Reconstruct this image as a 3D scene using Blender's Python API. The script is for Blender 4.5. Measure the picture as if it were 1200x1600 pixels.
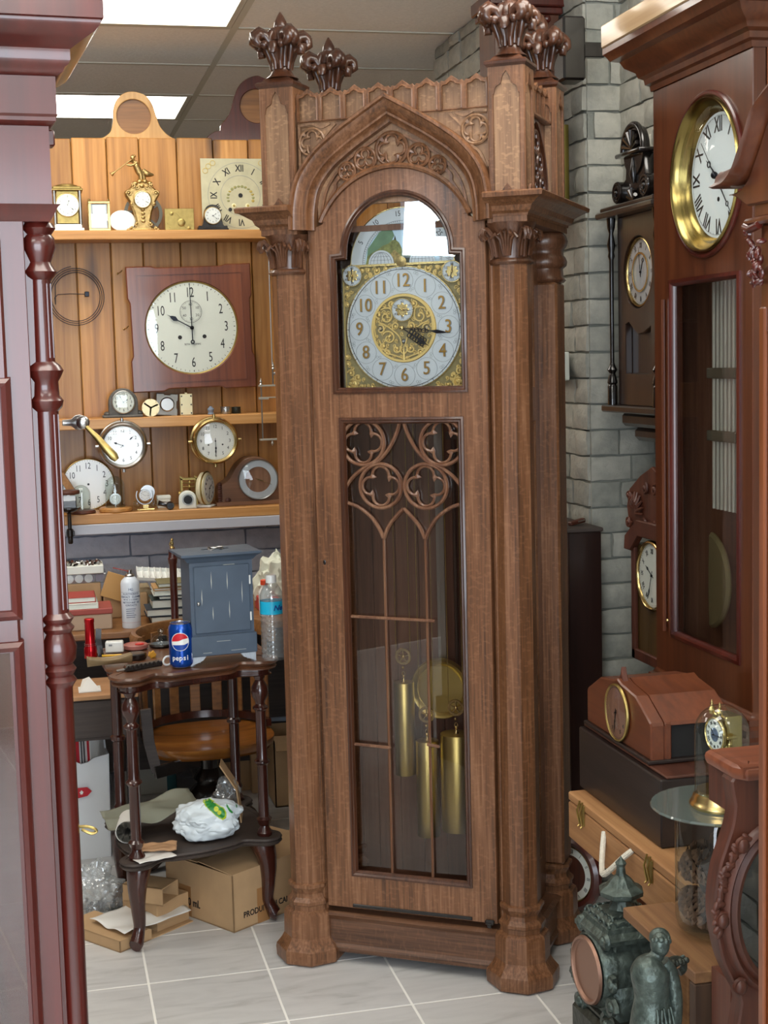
import bpy, bmesh, math, random
from math import pi, sin, cos, radians, sqrt, atan2, asin, tan
from mathutils import Matrix, Vector
for _o in list(bpy.data.objects): bpy.data.objects.remove(_o)
scene = bpy.context.scene
col = scene.collection
random.seed(7)
# ------------------------------------------------------------------ camera
FPX, HC = 2280.0, 1.6
_p, _r, _y = radians(5.966), radians(-1.467), radians(13.2)
_f0 = Vector((sin(_y), cos(_y), 0)); _r0 = Vector((cos(_y), -sin(_y), 0)); _u0 = Vector((0, 0, 1))
CF = _f0*cos(_p)-_u0*sin(_p); _u = _u0*cos(_p)+_f0*sin(_p)
CR = _r0*cos(_r)+_u*sin(_r); CU = -_r0*sin(_r)+_u*cos(_r)
CAM = Vector((0, 0, HC))
cam_d = bpy.data.cameras.new('camera'); cam = bpy.data.objects.new('camera', cam_d); col.objects.link(cam)
cam.matrix_world = Matrix(((CR.x, CU.x, -CF.x, 0), (CR.y, CU.y, -CF.y, 0), (CR.z, CU.z, -CF.z, HC), (0, 0, 0, 1)))
cam_d.sensor_fit = 'AUTO'; cam_d.sensor_width = 36; cam_d.lens = FPX/1600*36; cam_d.clip_start = 0.05
scene.camera = cam
# ------------------------------------------------------------------ world, daylight, exposure
w = bpy.data.worlds.new('world'); scene.world = w; w.use_nodes = True
w.node_tree.nodes['Background'].inputs[0].default_value = (0.62, 0.78, 1.0, 1)
w.node_tree.nodes['Background'].inputs[1].default_value = 2.0
vs = scene.view_settings
vs.view_transform = 'Standard'; vs.look = 'None'; vs.exposure = 0.0; vs.gamma = 1.0; vs.use_curve_mapping = False
def area(name, loc, target, sx, sy, power, colr):
    l = bpy.data.lights.new(name, 'AREA'); l.shape = 'RECTANGLE'; l.size = sx; l.size_y = sy; l.energy = power; l.color = colr
    o = bpy.data.objects.new(name, l); col.objects.link(o); o.location = loc
    o.rotation_euler = (Vector(target)-Vector(loc)).to_track_quat('-Z', 'Y').to_euler(); return o
SHOP_FRONT_Y = -2.6
area('daylight_shop_window', (-0.5, SHOP_FRONT_Y+0.02, 1.45), (-0.4, 3, 2.4), 3.9, 2.1, 215, (0.84, 0.92, 1.0))
area('daylight_side_window', (-2.62, .67, 2.38), (1, .9, 1.9), .36, .42, 8, (0.80, 0.90, 1.0))
PANEL_STRENGTH = 9.5
# ------------------------------------------------------------------ helpers
def ray(px, py): return CR*((px-600)/FPX)-CU*((py-800)/FPX)+CF
def P(px, py, X=None, Y=None, Z=None, D=None):
    d = ray(px, py)
    if X is not None: t = X/d.x
    elif Y is not None: t = Y/d.y
    elif Z is not None: t = (Z-HC)/d.z
    else: t = D
    return CAM+d*t
def lin(h):
    h = h.lstrip('#'); c = [int(h[i:i+2], 16)/255 for i in (0, 2, 4)]
    return tuple((x/12.92 if x <= .04045 else ((x+.055)/1.055)**2.4) for x in c)+(1,)
class NT:
    def __init__(s, name):
        s.m = bpy.data.materials.new(name); s.m.use_nodes = True; s.t = s.m.node_tree
        s.b = s.t.nodes['Principled BSDF']; s.out = s.t.nodes['Material Output']
    def n(s, t, **k):
        o = s.t.nodes.new(t)
        for a, v in k.items():
            if a in o.bl_rna.properties: setattr(o, a, v)
            else: o.inputs[a].default_value = v
        return o
    def l(s, a, b): s.t.links.new(a, b)
def plain(name, c, rough=.5, metal=0, bump=0, bs=60, var=0, coat=0, sub=0, emit=0):
    N = NT(name); b = N.b
    b.inputs['Base Color'].default_value = lin(c); b.inputs['Roughness'].default_value = rough; b.inputs['Metallic'].default_value = metal
    b.inputs['Coat Weight'].default_value = coat; b.inputs['Coat Roughness'].default_value = .08
    if emit: b.inputs['Emission Color'].default_value = lin(c); b.inputs['Emission Strength'].default_value = emit
    if bump or var:
        tc = N.n('ShaderNodeTexCoord'); no = N.n('ShaderNodeTexNoise'); no.inputs['Scale'].default_value = bs; no.inputs['Detail'].default_value = 5
        N.l(tc.outputs['Object'], no.inputs['Vector'])
        if bump:
            bp = N.n('ShaderNodeBump'); bp.inputs['Strength'].default_value = bump; bp.inputs['Distance'].default_value = .01
            N.l(no.outputs[0], bp.inputs['Height']); N.l(bp.outputs[0], b.inputs['Normal'])
        if var:
            cr = N.n('ShaderNodeValToRGB'); c1 = lin(c)
            cr.color_ramp.elements[0].position = .3; cr.color_ramp.elements[1].position = .7
            cr.color_ramp.elements[0].color = tuple(x*(1-var) for x in c1[:3])+(1,); cr.color_ramp.elements[1].color = tuple(min(1, x*(1+var)) for x in c1[:3])+(1,)
            N.l(no.outputs[0], cr.inputs[0]); N.l(cr.outputs[0], b.inputs['Base Color'])
    return N.m
def wood(name, dark, mid, light, axis=2, s=9, fine=.35, rough=.42, coat=.15, island=0, fleck=0, bump=.25, knots=0, spec=.5):
    N = NT(name); b = N.b
    tc = N.n('ShaderNodeTexCoord'); mp = N.n('ShaderNodeMapping')
    sc = [s, s, s]; sc[axis] = s*.07; mp.inputs['Scale'].default_value = sc
    vec = tc.outputs['Object']
    if island:
        gi = N.n('ShaderNodeNewGeometry'); cb = N.n('ShaderNodeCombineXYZ'); mu = N.n('ShaderNodeMath', operation='MULTIPLY'); mu.inputs[1].default_value = 37
        N.l(gi.outputs['Random Per Island'], mu.inputs[0])
        for i in range(3): N.l(mu.outputs[0], cb.inputs[i])
        va = N.n('ShaderNodeVectorMath', operation='ADD'); N.l(vec, va.inputs[0]); N.l(cb.outputs[0], va.inputs[1]); vec = va.outputs[0]
    N.l(vec, mp.inputs['Vector'])
    n1 = N.n('ShaderNodeTexNoise'); n1.inputs['Scale'].default_value = 1.6; n1.inputs['Detail'].default_value = 7; n1.inputs['Roughness'].default_value = .62; n1.inputs['Distortion'].default_value = .6
    N.l(mp.outputs[0], n1.inputs['Vector'])
    mp2 = N.n('ShaderNodeMapping'); sc2 = [s*16, s*16, s*16]; sc2[axis] = s*.6; mp2.inputs['Scale'].default_value = sc2; N.l(vec, mp2.inputs['Vector'])
    n2 = N.n('ShaderNodeTexNoise'); n2.inputs['Scale'].default_value = 1; n2.inputs['Detail'].default_value = 3; N.l(mp2.outputs[0], n2.inputs['Vector'])
    mx = N.n('ShaderNodeMix'); mx.inputs[0].default_value = fine; N.l(n1.outputs[0], mx.inputs[2]); N.l(n2.outputs[0], mx.inputs[3])
    cr = N.n('ShaderNodeValToRGB'); e = cr.color_ramp.elements
    e[0].position = .32; e[0].color = lin(dark); e[1].position = .7; e[1].color = lin(light); m = e.new(.5); m.color = lin(mid)
    N.l(mx.outputs[0], cr.inputs[0]); colr = cr.outputs[0]
    if fleck:
        mp3 = N.n('ShaderNodeMapping'); sc3 = [70, 70, 70]; sc3[(axis+2) % 3] = 45; sc3[axis] = 120; mp3.inputs['Scale'].default_value = sc3; mp3.inputs['Rotation'].default_value = (.15, .25, .1); N.l(vec, mp3.inputs['Vector'])
        n3 = N.n('ShaderNodeTexNoise'); n3.inputs['Scale'].default_value = 1; n3.inputs['Detail'].default_value = 1; N.l(mp3.outputs[0], n3.inputs['Vector'])
        r3 = N.n('ShaderNodeValToRGB'); r3.color_ramp.elements[0].position = .56; r3.color_ramp.elements[1].position = .66; N.l(n3.outputs[0], r3.inputs[0])
        f = N.n('ShaderNodeMath', operation='MULTIPLY'); f.inputs[1].default_value = fleck; N.l(r3.outputs[0], f.inputs[0])
        m3 = N.n('ShaderNodeMix', data_type='RGBA'); N.l(f.outputs[0], m3.inputs[0]); N.l(colr, m3.inputs[6]); m3.inputs[7].default_value = tuple(min(1, x*1.35) for x in lin(light)[:3])+(1,); colr = m3.outputs[2]
    if knots:
        mp4 = N.n('ShaderNodeMapping'); sc4 = [6.5, 6.5, 6.5]; sc4[axis] = 2.2; mp4.inputs['Scale'].default_value = sc4; N.l(vec, mp4.inputs['Vector'])
        vo = N.n('ShaderNodeTexVoronoi'); vo.inputs['Scale'].default_value = 1; N.l(mp4.outputs[0], vo.inputs['Vector'])
        r4 = N.n('ShaderNodeValToRGB'); r4.color_ramp.elements[0].position = .10; r4.color_ramp.elements[0].color = (knots, knots, knots, 1); r4.color_ramp.elements[1].position = .26; r4.color_ramp.elements[1].color = (0, 0, 0, 1); N.l(vo.outputs[0], r4.inputs[0])
        m4 = N.n('ShaderNodeMix', data_type='RGBA'); N.l(r4.outputs[0], m4.inputs[0]); N.l(colr, m4.inputs[6]); m4.inputs[7].default_value = tuple(x*.35 for x in lin(dark)[:3])+(1,); colr = m4.outputs[2]
    if island:
        hs = N.n('ShaderNodeHueSaturation'); mr = N.n('ShaderNodeMapRange'); mr.inputs[3].default_value = 1-island; mr.inputs[4].default_value = 1+island
        N.l(gi.outputs['Random Per Island'], mr.inputs[0]); N.l(mr.outputs[0], hs.inputs['Value']); N.l(colr, hs.inputs['Color']); colr = hs.outputs[0]
    N.l(colr, b.inputs['Base Color'])
    b.inputs['Roughness'].default_value = rough; b.inputs['Coat Weight'].default_value = coat; b.inputs['Coat Roughness'].default_value = .12; b.inputs['Specular IOR Level'].default_value = spec
    if bump:
        bp = N.n('ShaderNodeBump'); bp.inputs['Strength'].default_value = bump; bp.inputs['Distance'].default_value = .002
        N.l(mx.outputs[0], bp.inputs['Height']); N.l(bp.outputs[0], b.inputs['Normal'])
    return N.m
def glassy(name, tint='#ffffff', rough=0.0, haze=0, boost=1.0, hc='#8c9692'):
    N = NT(name); N.t.nodes.remove(N.b)
    tr = N.n('ShaderNodeBsdfTransparent'); tr.inputs[0].default_value = lin(tint)
    gl = N.n('ShaderNodeBsdfGlossy'); gl.inputs['Roughness'].default_value = rough
    lw = N.n('ShaderNodeLayerWeight'); lw.inputs[0].default_value = .5     # thin pane: Schlick reflectance, same from both sides
    pw = N.n('ShaderNodeMath', operation='POWER'); pw.inputs[1].default_value = 4.5; N.l(lw.outputs['Facing'], pw.inputs[0])
    mu = N.n('ShaderNodeMath', operation='MULTIPLY_ADD'); mu.use_clamp = True; mu.inputs[1].default_value = .9; mu.inputs[2].default_value = .055*boost; N.l(pw.outputs[0], mu.inputs[0])
    mx = N.n('ShaderNodeMixShader'); N.l(mu.outputs[0], mx.inputs[0]); src = tr.outputs[0]
    if haze:
        df = N.n('ShaderNodeBsdfDiffuse'); df.inputs[0].default_value = lin(hc); hm = N.n('ShaderNodeMixShader'); hm.inputs[0].default_value = haze; N.l(src, hm.inputs[1]); N.l(df.outputs[0], hm.inputs[2]); src = hm.outputs[0]
    N.l(src, mx.inputs[1]); N.l(gl.outputs[0], mx.inputs[2]); N.l(mx.outputs[0], N.out.inputs[0])
    return N.m
def T3(x=0, y=0, z=0, rx=0, ry=0, rz=0, s=1):
    m = Matrix.Translation((x, y, z)) @ Matrix.Rotation(rz, 4, 'Z') @ Matrix.Rotation(ry, 4, 'Y') @ Matrix.Rotation(rx, 4, 'X')
    if s != 1: m = m @ (Matrix.Diagonal((*s, 1)) if isinstance(s, tuple) else Matrix.Scale(s, 4))
    return m
def FR(x=0, y=0, z=0, rot=0): return Matrix.Translation((x, y, z)) @ Matrix.Rotation(pi/2, 4, 'X') @ Matrix.Rotation(rot, 4, 'Z')   # XY drawing -> upright, facing -y
_tc = {}
def cr_pts(pts, n=6, closed=False):
    out = []; N = len(pts); pts = [Vector(p) for p in pts]
    rng = N if closed else N-1
    for i in range(rng):
        g = (lambda k: pts[k % N]) if closed else (lambda k: pts[max(0, min(N-1, k))])
        a, b, c, d = g(i-1), g(i), g(i+1), g(i+2)
        for k in range(n):
            t = k/n
            out.append(.5*((2*b)+(-a+c)*t+(2*a-5*b+4*c-d)*t*t+(-a+3*b-3*c+d)*t**3))
    if not closed: out.append(pts[-1])
    return out
def circ(cx, cy, r, n=32, a0=0, a1=2*pi, full=True):
    m = n if full else n+1
    return [(cx+r*cos(a0+(a1-a0)*i/n), cy+r*sin(a0+(a1-a0)*i/n)) for i in range(m)]
def foil(cx, cy, R, n=4, rot=pi/2, d=.53, rl=.42, seg=10):
    d *= R; rl *= R; out = []
    ph = pi/n+asin(min(.999, d*sin(pi/n)/rl))
    for k in range(n):
        th = rot-k*2*pi/n
        for i in range(seg+1):
            a = th+ph-2*ph*i/seg
            out.append((cx+d*cos(th)+rl*cos(a), cy+d*sin(th)+rl*sin(a)))
    return out
class M:
    def __init__(s): s.v = []; s.f = []; s.m = []; s.T = Matrix.Identity(4)
    def add(s, vs_, fs, mi=0, T=None):
        o = len(s.v); t = s.T @ T if T is not None else s.T
        s.v += [t @ Vector(v) for v in vs_]; s.f += [[i+o for i in f] for f in fs]; s.m += [mi]*len(fs); return s
    def box(s, x0, x1, y0, y1, z0, z1, b=0, mi=0, T=None):
        if b <= 0:
            v = [(x, y, z) for x in (x0, x1) for y in (y0, y1) for z in (z0, z1)]
            return s.add(v, [(0, 1, 3, 2), (4, 6, 7, 5), (0, 4, 5, 1), (2, 3, 7, 6), (0, 2, 6, 4), (1, 5, 7, 3)], mi, T)
        b = min(b, abs(x1-x0)*.45, abs(y1-y0)*.45, abs(z1-z0)*.45)
        lo = (min(x0, x1), min(y0, y1), min(z0, z1)); hi = (max(x0, x1), max(y0, y1), max(z0, z1)); v = []; idx = {}
        for sx in (0, 1):
            for sy in (0, 1):
                for sz in (0, 1):
                    sg = (sx, sy, sz); c = [hi[i] if sg[i] else lo[i] for i in range(3)]
                    for ax in range(3):
                        q = [c[i] if i == ax else c[i]+(-b if sg[i] else b) for i in range(3)]
                        idx[(sx, sy, sz, ax)] = len(v); v.append(q)
        f = []
        for ax in range(3):
            o1, o2 = [i for i in range(3) if i != ax]
            for sd in (0, 1):
                q = []
                for a, c in ((0, 0), (1, 0), (1, 1), (0, 1)):
                    k = [0, 0, 0]; k[ax] = sd; k[o1] = a; k[o2] = c; q.append(idx[(*k, ax)])
                f.append(q)
            for a in (0, 1):
                for c in (0, 1):
                    k0 = [0, 0, 0]; k0[o1] = a; k0[o2] = c; k1 = list(k0); k1[ax] = 1
                    f.append([idx[(*k0, o1)], idx[(*k0, o2)], idx[(*k1, o2)], idx[(*k1, o1)]])
        for sx in (0, 1):
            for sy in (0, 1):
                for sz in (0, 1): f.append([idx[(sx, sy, sz, a)] for a in range(3)])
        return s.add(v, f, mi, T)
    def lathe(s, prof, n=24, T=None, mi=0, rot=0, a1=2*pi, cap=True):
        v = []; f = []; full = abs(a1-2*pi) < 1e-6; m = n if full else n+1
        for r, z in prof:
            for i in range(m):
                a = rot+a1*i/n; v.append((max(r, 1e-5)*cos(a), max(r, 1e-5)*sin(a), z))
        for j in range(len(prof)-1):
            for i in range(n):
                k = (i+1) % m if full else i+1
                f.append((j*m+i, j*m+k, (j+1)*m+k, (j+1)*m+i))
        if full and cap:
            if prof[0][0] > 1e-4: f.append(tuple(range(m))[::-1])
            if prof[-1][0] > 1e-4: f.append(tuple((len(prof)-1)*m+i for i in range(m)))
        return s.add(v, f, mi, T)
    def cyl(s, r, z0, z1, n=20, T=None, mi=0): return s.lathe([(r, z0), (r, z1)], n, T, mi)
    def ell(s, c, r, n=14, m=8, mi=0, T=None):
        r = r if isinstance(r, (tuple, list)) else (r, r, r)
        pr = [(cos(-pi/2+pi*j/m), sin(-pi/2+pi*j/m)) for j in range(m+1)]
        Tm = Matrix.Translation(c) @ Matrix.Diagonal((*r, 1))
        return s.lathe(pr, n, T @ Tm if T is not None else Tm, mi)
    def tube(s, pts, r, n=8, closed=False, mi=0, T=None, flat=None):
        pts = [Vector(p) if len(p) == 3 else Vector((p[0], 0, p[1])) for p in pts]; N = len(pts)
        rs = r if isinstance(r, (list, tuple)) else [r]*N
        v = []; f = []; nrm = None
        for i in range(N):
            t = (pts[(i+1) % N]-pts[i-1]) if closed else (pts[min(i+1, N-1)]-pts[max(i-1, 0)])
            if t.length < 1e-9: t = Vector((0, 0, 1))
            t.normalize()
            if nrm is None:
                nrm = Vector((0, -1, 0)) if abs(t.y) < .9 else Vector((1, 0, 0))
            nrm = nrm-t*nrm.dot(t)
            if nrm.length < 1e-6: nrm = t.orthogonal()
            nrm.normalize(); bn = t.cross(nrm)
            k = rs[min(i, len(rs)-1)]
            for j in range(n):
                a = 2*pi*j/n+pi/n
                v.append(pts[i]+nrm*cos(a)*k*(flat or 1)+bn*sin(a)*k)
        for i in range(N if closed else N-1):
            i2 = (i+1) % N
            for j in range(n):
                j2 = (j+1) % n; f.append((i*n+j, i*n+j2, i2*n+j2, i2*n+j))
        if not closed: f.append(tuple(range(n))[::-1]); f.append(tuple((N-1)*n+j for j in range(n)))
        return s.add(v, f, mi, T)
    def sweep(s, path, prof, up=(0, 0, 1), closed=False, mi=0, T=None, pclosed=True):
        path = [Vector(p) for p in path]; up = Vector(up); N = len(path); K = len(prof); v = []; f = []
        for i in range(N):
            a = path[i]-path[i-1] if (i > 0 or closed) else path[1]-path[0]
            b = path[(i+1) % N]-path[i] if (i < N-1 or closed) else path[-1]-path[-2]
            a.normalize(); b.normalize(); sa = a.cross(up); sb = b.cross(up); sd = sa+sb
            if sd.length < 1e-6: sd = sa
            sd.normalize(); sd = sd/max(.3, sd.dot(sa))
            for (p, q) in prof: v.append(path[i]+sd*p+up*q)
        for i in range(N if closed else N-1):
            i2 = (i+1) % N
            for j in range(K if pclosed else K-1):
                j2 = (j+1) % K; f.append((i*K+j, i*K+j2, i2*K+j2, i2*K+j))
        if not closed and pclosed: f.append(tuple(range(K))); f.append(tuple((N-1)*K+j for j in range(K))[::-1])
        return s.add(v, f, mi, T)
    def shape(s, polys, d=.004, bev=0, mi=0, T=None):     # flat outline(s) with holes, thickness d, in XY, centred on Z
        cu = bpy.data.curves.new('c', 'CURVE'); cu.dimensions = '2D'; cu.fill_mode = 'BOTH'; cu.extrude = max(d/2-bev, 0); cu.bevel_depth = bev; cu.bevel_resolution = 0; cu.offset = -bev
        for p in polys:
            sp = cu.splines.new('POLY'); sp.points.add(len(p)-1)
            for i, q in enumerate(p): sp.points[i].co = (q[0], q[1], 0, 1)
            sp.use_cyclic_u = True
        ob = bpy.data.objects.new('c', cu); me = bpy.data.meshes.new_from_object(ob)
        s.add([v.co.copy() for v in me.vertices], [list(p.vertices) for p in me.polygons], mi, T)
        bpy.data.objects.remove(ob); bpy.data.curves.remove(cu); bpy.data.meshes.remove(me); return s
    def text(s, st, size=.02, d=.0006, mi=0, T=None, sx=1.0, bold=0, shear=0):
        key = (st, d/size, bold, shear)
        if key not in _tc:
            cu = bpy.data.curves.new('t', 'FONT'); cu.body = st; cu.size = 1; cu.align_x = 'CENTER'; cu.align_y = 'CENTER'; cu.extrude = d/size/2; cu.resolution_u = 3; cu.offset = bold; cu.shear = shear
            ob = bpy.data.objects.new('t', cu); me = bpy.data.meshes.new_from_object(ob)
            _tc[key] = ([v.co.copy() for v in me.vertices], [list(p.vertices) for p in me.polygons])
            bpy.data.objects.remove(ob); bpy.data.curves.remove(cu); bpy.data.meshes.remove(me)
        v, f = _tc[key]; S = Matrix.Diagonal((size*sx, size, size, 1))
        return s.add(v, f, mi, T @ S if T is not None else S)
    def grid(s, fn, nu, nv, mi=0, T=None, closeu=False):
        v = [fn(i/nu, j/nv) for j in range(nv+1) for i in range(nu+(0 if closeu else 1))]; w_ = nu if closeu else nu+1; f = []
        for j in range(nv):
            for i in range(nu):
                k = (i+1) % w_; f.append((j*w_+i, j*w_+k, (j+1)*w_+k, (j+1)*w_+i))
        return s.add(v, f, mi, T)
    def build(s, name, mat, parent=None, loc=(0, 0, 0), rz=0, smooth=35, recalc=True, **kw):
        me = bpy.data.meshes.new(name); me.from_pydata([tuple(v) for v in s.v], [], s.f)
        mats = mat if isinstance(mat, (list, tuple)) else [mat]
        for m_ in mats: me.materials.append(m_)
        if len(mats) > 1:
            me.polygons.foreach_set('material_index', s.m)
        if recalc:
            bm = bmesh.new(); bm.from_mesh(me); bmesh.ops.recalc_face_normals(bm, faces=bm.faces); bm.to_mesh(me); bm.free()
        if smooth:
            me.shade_smooth(); me.set_sharp_from_angle(angle=radians(smooth))
        o = bpy.data.objects.new(name, me); col.objects.link(o); o.location = loc; o.rotation_euler = (0, 0, rz)
        if parent is not None: o.parent = parent
        for k, v in kw.items(): o[k] = v
        return o
def thing(name, label, cat, loc=(0, 0, 0), rz=0, group=None, rot=None):
    o = bpy.data.objects.new(name, None); col.objects.link(o); o.empty_display_size = .05
    o.location = loc; o.rotation_euler = rot or (0, 0, rz); o['label'] = label; o['category'] = cat
    if group: o['group'] = group
    return o
def tag(o, label, cat, group=None, kind=None):
    o['label'] = label; o['category'] = cat
    if group: o['group'] = group
    if kind: o['kind'] = kind
    return o
def struct(o): o['kind'] = 'structure'; return o
def dup(root, loc, rz=None, label=None, group=None):
    def cp(o, par):
        c = o.copy(); col.objects.link(c); c.parent = par
        for ch in list(o.children): cp(ch, c)
        return c
    r = cp(root, None); r.location = loc
    if rz is not None: r.rotation_euler = (0, 0, rz)
    if label: r['label'] = label
    if group: r['group'] = group
    return r
# ------------------------------------------------------------------ materials
W = {}
W['oak'] = wood('golden_oak', '#412817', '#6e472b', '#926749', s=11, fleck=.16, fine=.5, rough=.42, coat=.18, bump=.4)
W['oakx'] = wood('golden_oak_across', '#382317', '#5e3e2a', '#7b553c', axis=0, s=11, fleck=.16, fine=.5, rough=.36, coat=.3, bump=.4)
W['oakpan'] = wood('oak_panel', '#5f4330', '#876549', '#a07c5b', s=16, fleck=.4, rough=.45, coat=.1, bump=.4)
W['oakdark'] = wood('dark_carved_oak', '#2c160e', '#472818', '#603a26', s=20, rough=.33, coat=.4)
W['oakin'] = wood('oak_inside', '#553729', '#714f3e', '#866452', s=8, rough=.6, coat=0)
W['mahog'] = wood('red_mahogany', '#330f0c', '#4c1710', '#611f17', s=2.5, rough=.32, coat=.45, bump=.08)
W['mahogd'] = wood('dark_mahogany', '#2e0e0a', '#47170f', '#5d2218', s=8, rough=.3, coat=.4, bump=.1)
W['cherry'] = wood('cherry_case', '#38190c', '#522a18', '#68391f', s=5, rough=.3, coat=.6, bump=.08)
W['cherryx'] = wood('orange_cherry', '#4a2210', '#6a3619', '#834824', axis=2, s=7, rough=.35, coat=.4, bump=.08)
W['walnut'] = wood('walnut_carved', '#371a0f', '#53291a', '#683925', s=7, rough=.5, coat=.1)
W['plank'] = wood('knotty_pine_planks', '#7d4e20', '#b47c3a', '#d8a35e', s=4.2, rough=.45, coat=.12, island=.3, knots=.85, bump=.1)
W['shelf'] = wood('pine_shelf', '#96622e', '#bb8446', '#d2a165', axis=0, s=6, rough=.45, coat=.1, knots=.4, bump=.1)
W['bench'] = wood('workbench_wood', '#5f3d22', '#85592f', '#a47544', axis=0, s=6, rough=.5)
W['crate'] = wood('pale_pine', '#76502f', '#9c6f45', '#b68a5c', axis=1, s=7, rough=.6, coat=0)
W['ebony'] = wood('ebonised_wood', '#120c0a', '#1d1412', '#2b1f1b', axis=1, s=12, rough=.35, coat=.2)
W['black'] = plain('black_lacquer', '#15110f', .25, coat=.5)
W['tabletop'] = wood('worn_table_wood', '#3b2215', '#5f3a24', '#7b5033', axis=0, s=8, rough=.38, coat=.3)
W['tableleg'] = wood('dark_turned_wood', '#26100b', '#3a1811', '#4f2518', s=9, rough=.25, coat=.6)
W['dusty'] = wood('dusty_dark_wood', '#2e2622', '#3f3530', '#4d423b', axis=0, s=9, rough=.6, coat=0)
W['seat'] = wood('orange_seat_wood', '#4a2a10', '#824e1c', '#ad722f', axis=0, s=3, rough=.28, coat=.6)
W['brass'] = plain('polished_brass', '#b9a06a', .22, 1, bump=.02)
W['gold'] = plain('gilt_metal', '#cdb57c', .25, 1)
W['oldbrass'] = plain('aged_brass', '#a8935a', .38, 1, bump=.05, var=.15)
W['weight'] = plain('brushed_brass', '#cdbb78', .36, 1, bump=.03, bs=8)
W['steel'] = plain('steel', '#b8b8b6', .28, 1)
W['dsteel'] = plain('blued_steel', '#23252b', .3, .8)
W['silver'] = plain('silvered_dial', '#c6cdd4', .4, .35)
W['white'] = plain('white_enamel', '#eef0ec', .25, coat=.4)
W['cream'] = plain('cream_dial', '#e2e6dc', .45)
W['grey'] = plain('grey_mark', '#8c9094', .5)
W['ink'] = plain('black_ink', '#17171a', .5)
W['red'] = plain('red_mark', '#b02a22', .5)
W['bronze'] = plain('green_bronze', '#4c5650', .42, .55, bump=.4, bs=70, var=.45)
W['bronzed'] = plain('dark_bronze', '#33362f', .4, .5, bump=.3, bs=60, var=.4)
W['copper'] = plain('copper_dial', '#8d6a58', .4, .6)
W['rope'] = plain('white_rope', '#d8d2c2', .9, bump=.6, bs=220)
W['card'] = plain('cardboard', '#ba9870', .85, var=.08, bs=12)
W['cardd'] = plain('cardboard_inside', '#7d5f42', .9)
W['paper'] = plain('white_paper', '#e6e4de', .8)
W['glass'] = glassy('clock_glass', '#fbfcfb')
W['glassm'] = glassy('case_glass', '#ece9e6', boost=1.0)
W['gglass'] = glassy('green_glass', '#eef4f2', boost=1.2)
W['plastic'] = glassy('clear_plastic', '#f0f3f3', rough=.12, boost=2.2, haze=.14, hc='#e6eaea')
W['oakcarve'] = wood('carved_oak', '#321d11', '#563521', '#76503a', s=18, rough=.38, coat=.3)
W['film'] = glassy('hazy_film', '#f4f6f6', rough=.15, boost=2.5, haze=.3, hc='#e6eaea')
W['dark'] = plain('dark_void', '#0c0a09', .8)
# ================================================================== the room
PY = 5.75            # plank partition
CZ = 2.8             # ceiling
RX = 1.58            # brick side wall
# floor: marble tiles
def marble():
    N = NT('marble_tile'); tc = N.n('ShaderNodeTexCoord'); gi = N.n('ShaderNodeNewGeometry'); cb = N.n('ShaderNodeCombineXYZ'); mu = N.n('ShaderNodeMath', operation='MULTIPLY'); mu.inputs[1].default_value = 50
    N.l(gi.outputs['Random Per Island'], mu.inputs[0]); N.l(mu.outputs[0], cb.inputs[0]); N.l(mu.outputs[0], cb.inputs[2])
    va = N.n('ShaderNodeVectorMath', operation='ADD'); N.l(tc.outputs['Object'], va.inputs[0]); N.l(cb.outputs[0], va.inputs[1])
    mp = N.n('ShaderNodeMapping'); mp.inputs['Scale'].default_value = (3, 14, 3); mp.inputs['Rotation'].default_value = (0, 0, .15); N.l(va.outputs[0], mp.inputs['Vector'])
    n = N.n('ShaderNodeTexNoise'); n.inputs['Scale'].default_value = 1.6; n.inputs['Detail'].default_value = 8; n.inputs['Distortion'].default_value = 1.2; N.l(mp.outputs[0], n.inputs['Vector'])
    cr = N.n('ShaderNodeValToRGB'); e = cr.color_ramp.elements; e[0].position = .3; e[0].color = lin('#b5b4b1'); e[1].position = .62; e[1].color = lin('#cccbc9'); m = e.new(.44); m.color = lin('#c4c3c1')
    N.l(n.outputs[0], cr.inputs[0]); N.l(cr.outputs[0], N.b.inputs['Base Color']); N.b.inputs['Roughness'].default_value = .32
    return N.m
m = M(); t = .314
for i in range(-9, 8):
    for j in range(-19, 30):
        x = .207+t*i; y = 3.388+t*j
        if -2.8 < x < 2.4: m.box(x+.0028, x+t-.0028, y+.0028, y+t-.0028, -.02, 0, .0008)
struct(m.build('floor', marble(), smooth=0))
m = M(); m.box(-2.8, 2.6, -2.7, 12.9, -.06, -.0006); struct(m.build('floor_grout', plain('grout', '#f0eee8', .8), smooth=0))
# ceiling: lay-in panels on T bars
tileM = plain('ceiling_panel', '#f3f2ec', .9, bump=.25, bs=90, var=.05)
barM = plain('ceiling_bar', '#cfcdbf', .6)
LX = .756; LYc = 6.06; TX, TY = 1.334, .667
lights = {(-1, -2): 1, (-1, 1): 1, (-1, -7): 1, (-1, -11): 1, (0, -5): 1, (-2, -4): 1, (0, -9): 1, (-2, -9): 1}
m = M(); b = M()
for i in range(-3, 2):
    for j in range(-14, 11):
        x = LX+TX*i; y = LYc+TY*j
        if (i, j) in lights: continue
        m.box(x+.01, x+TX-.01, y+.01, y+TY-.01, CZ+.004, CZ+.02)
for i in range(-3, 3): b.box(LX+TX*i-.012, LX+TX*i+.012, -3.3, 12.8, CZ, CZ+.03)
for j in range(-14, 12): b.box(-3.3, 3.5, LYc+TY*j-.012, LYc+TY*j+.012, CZ+.0005, CZ+.03)
struct(m.build('ceiling', tileM, smooth=0)); struct(b.build('trim_1', barM, smooth=0))
m = M(); m.box(-3.3, 3.5, -3.3, 12.9, CZ+.12, CZ+.16); struct(m.build('ceiling_slab', tileM, smooth=0))
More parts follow.
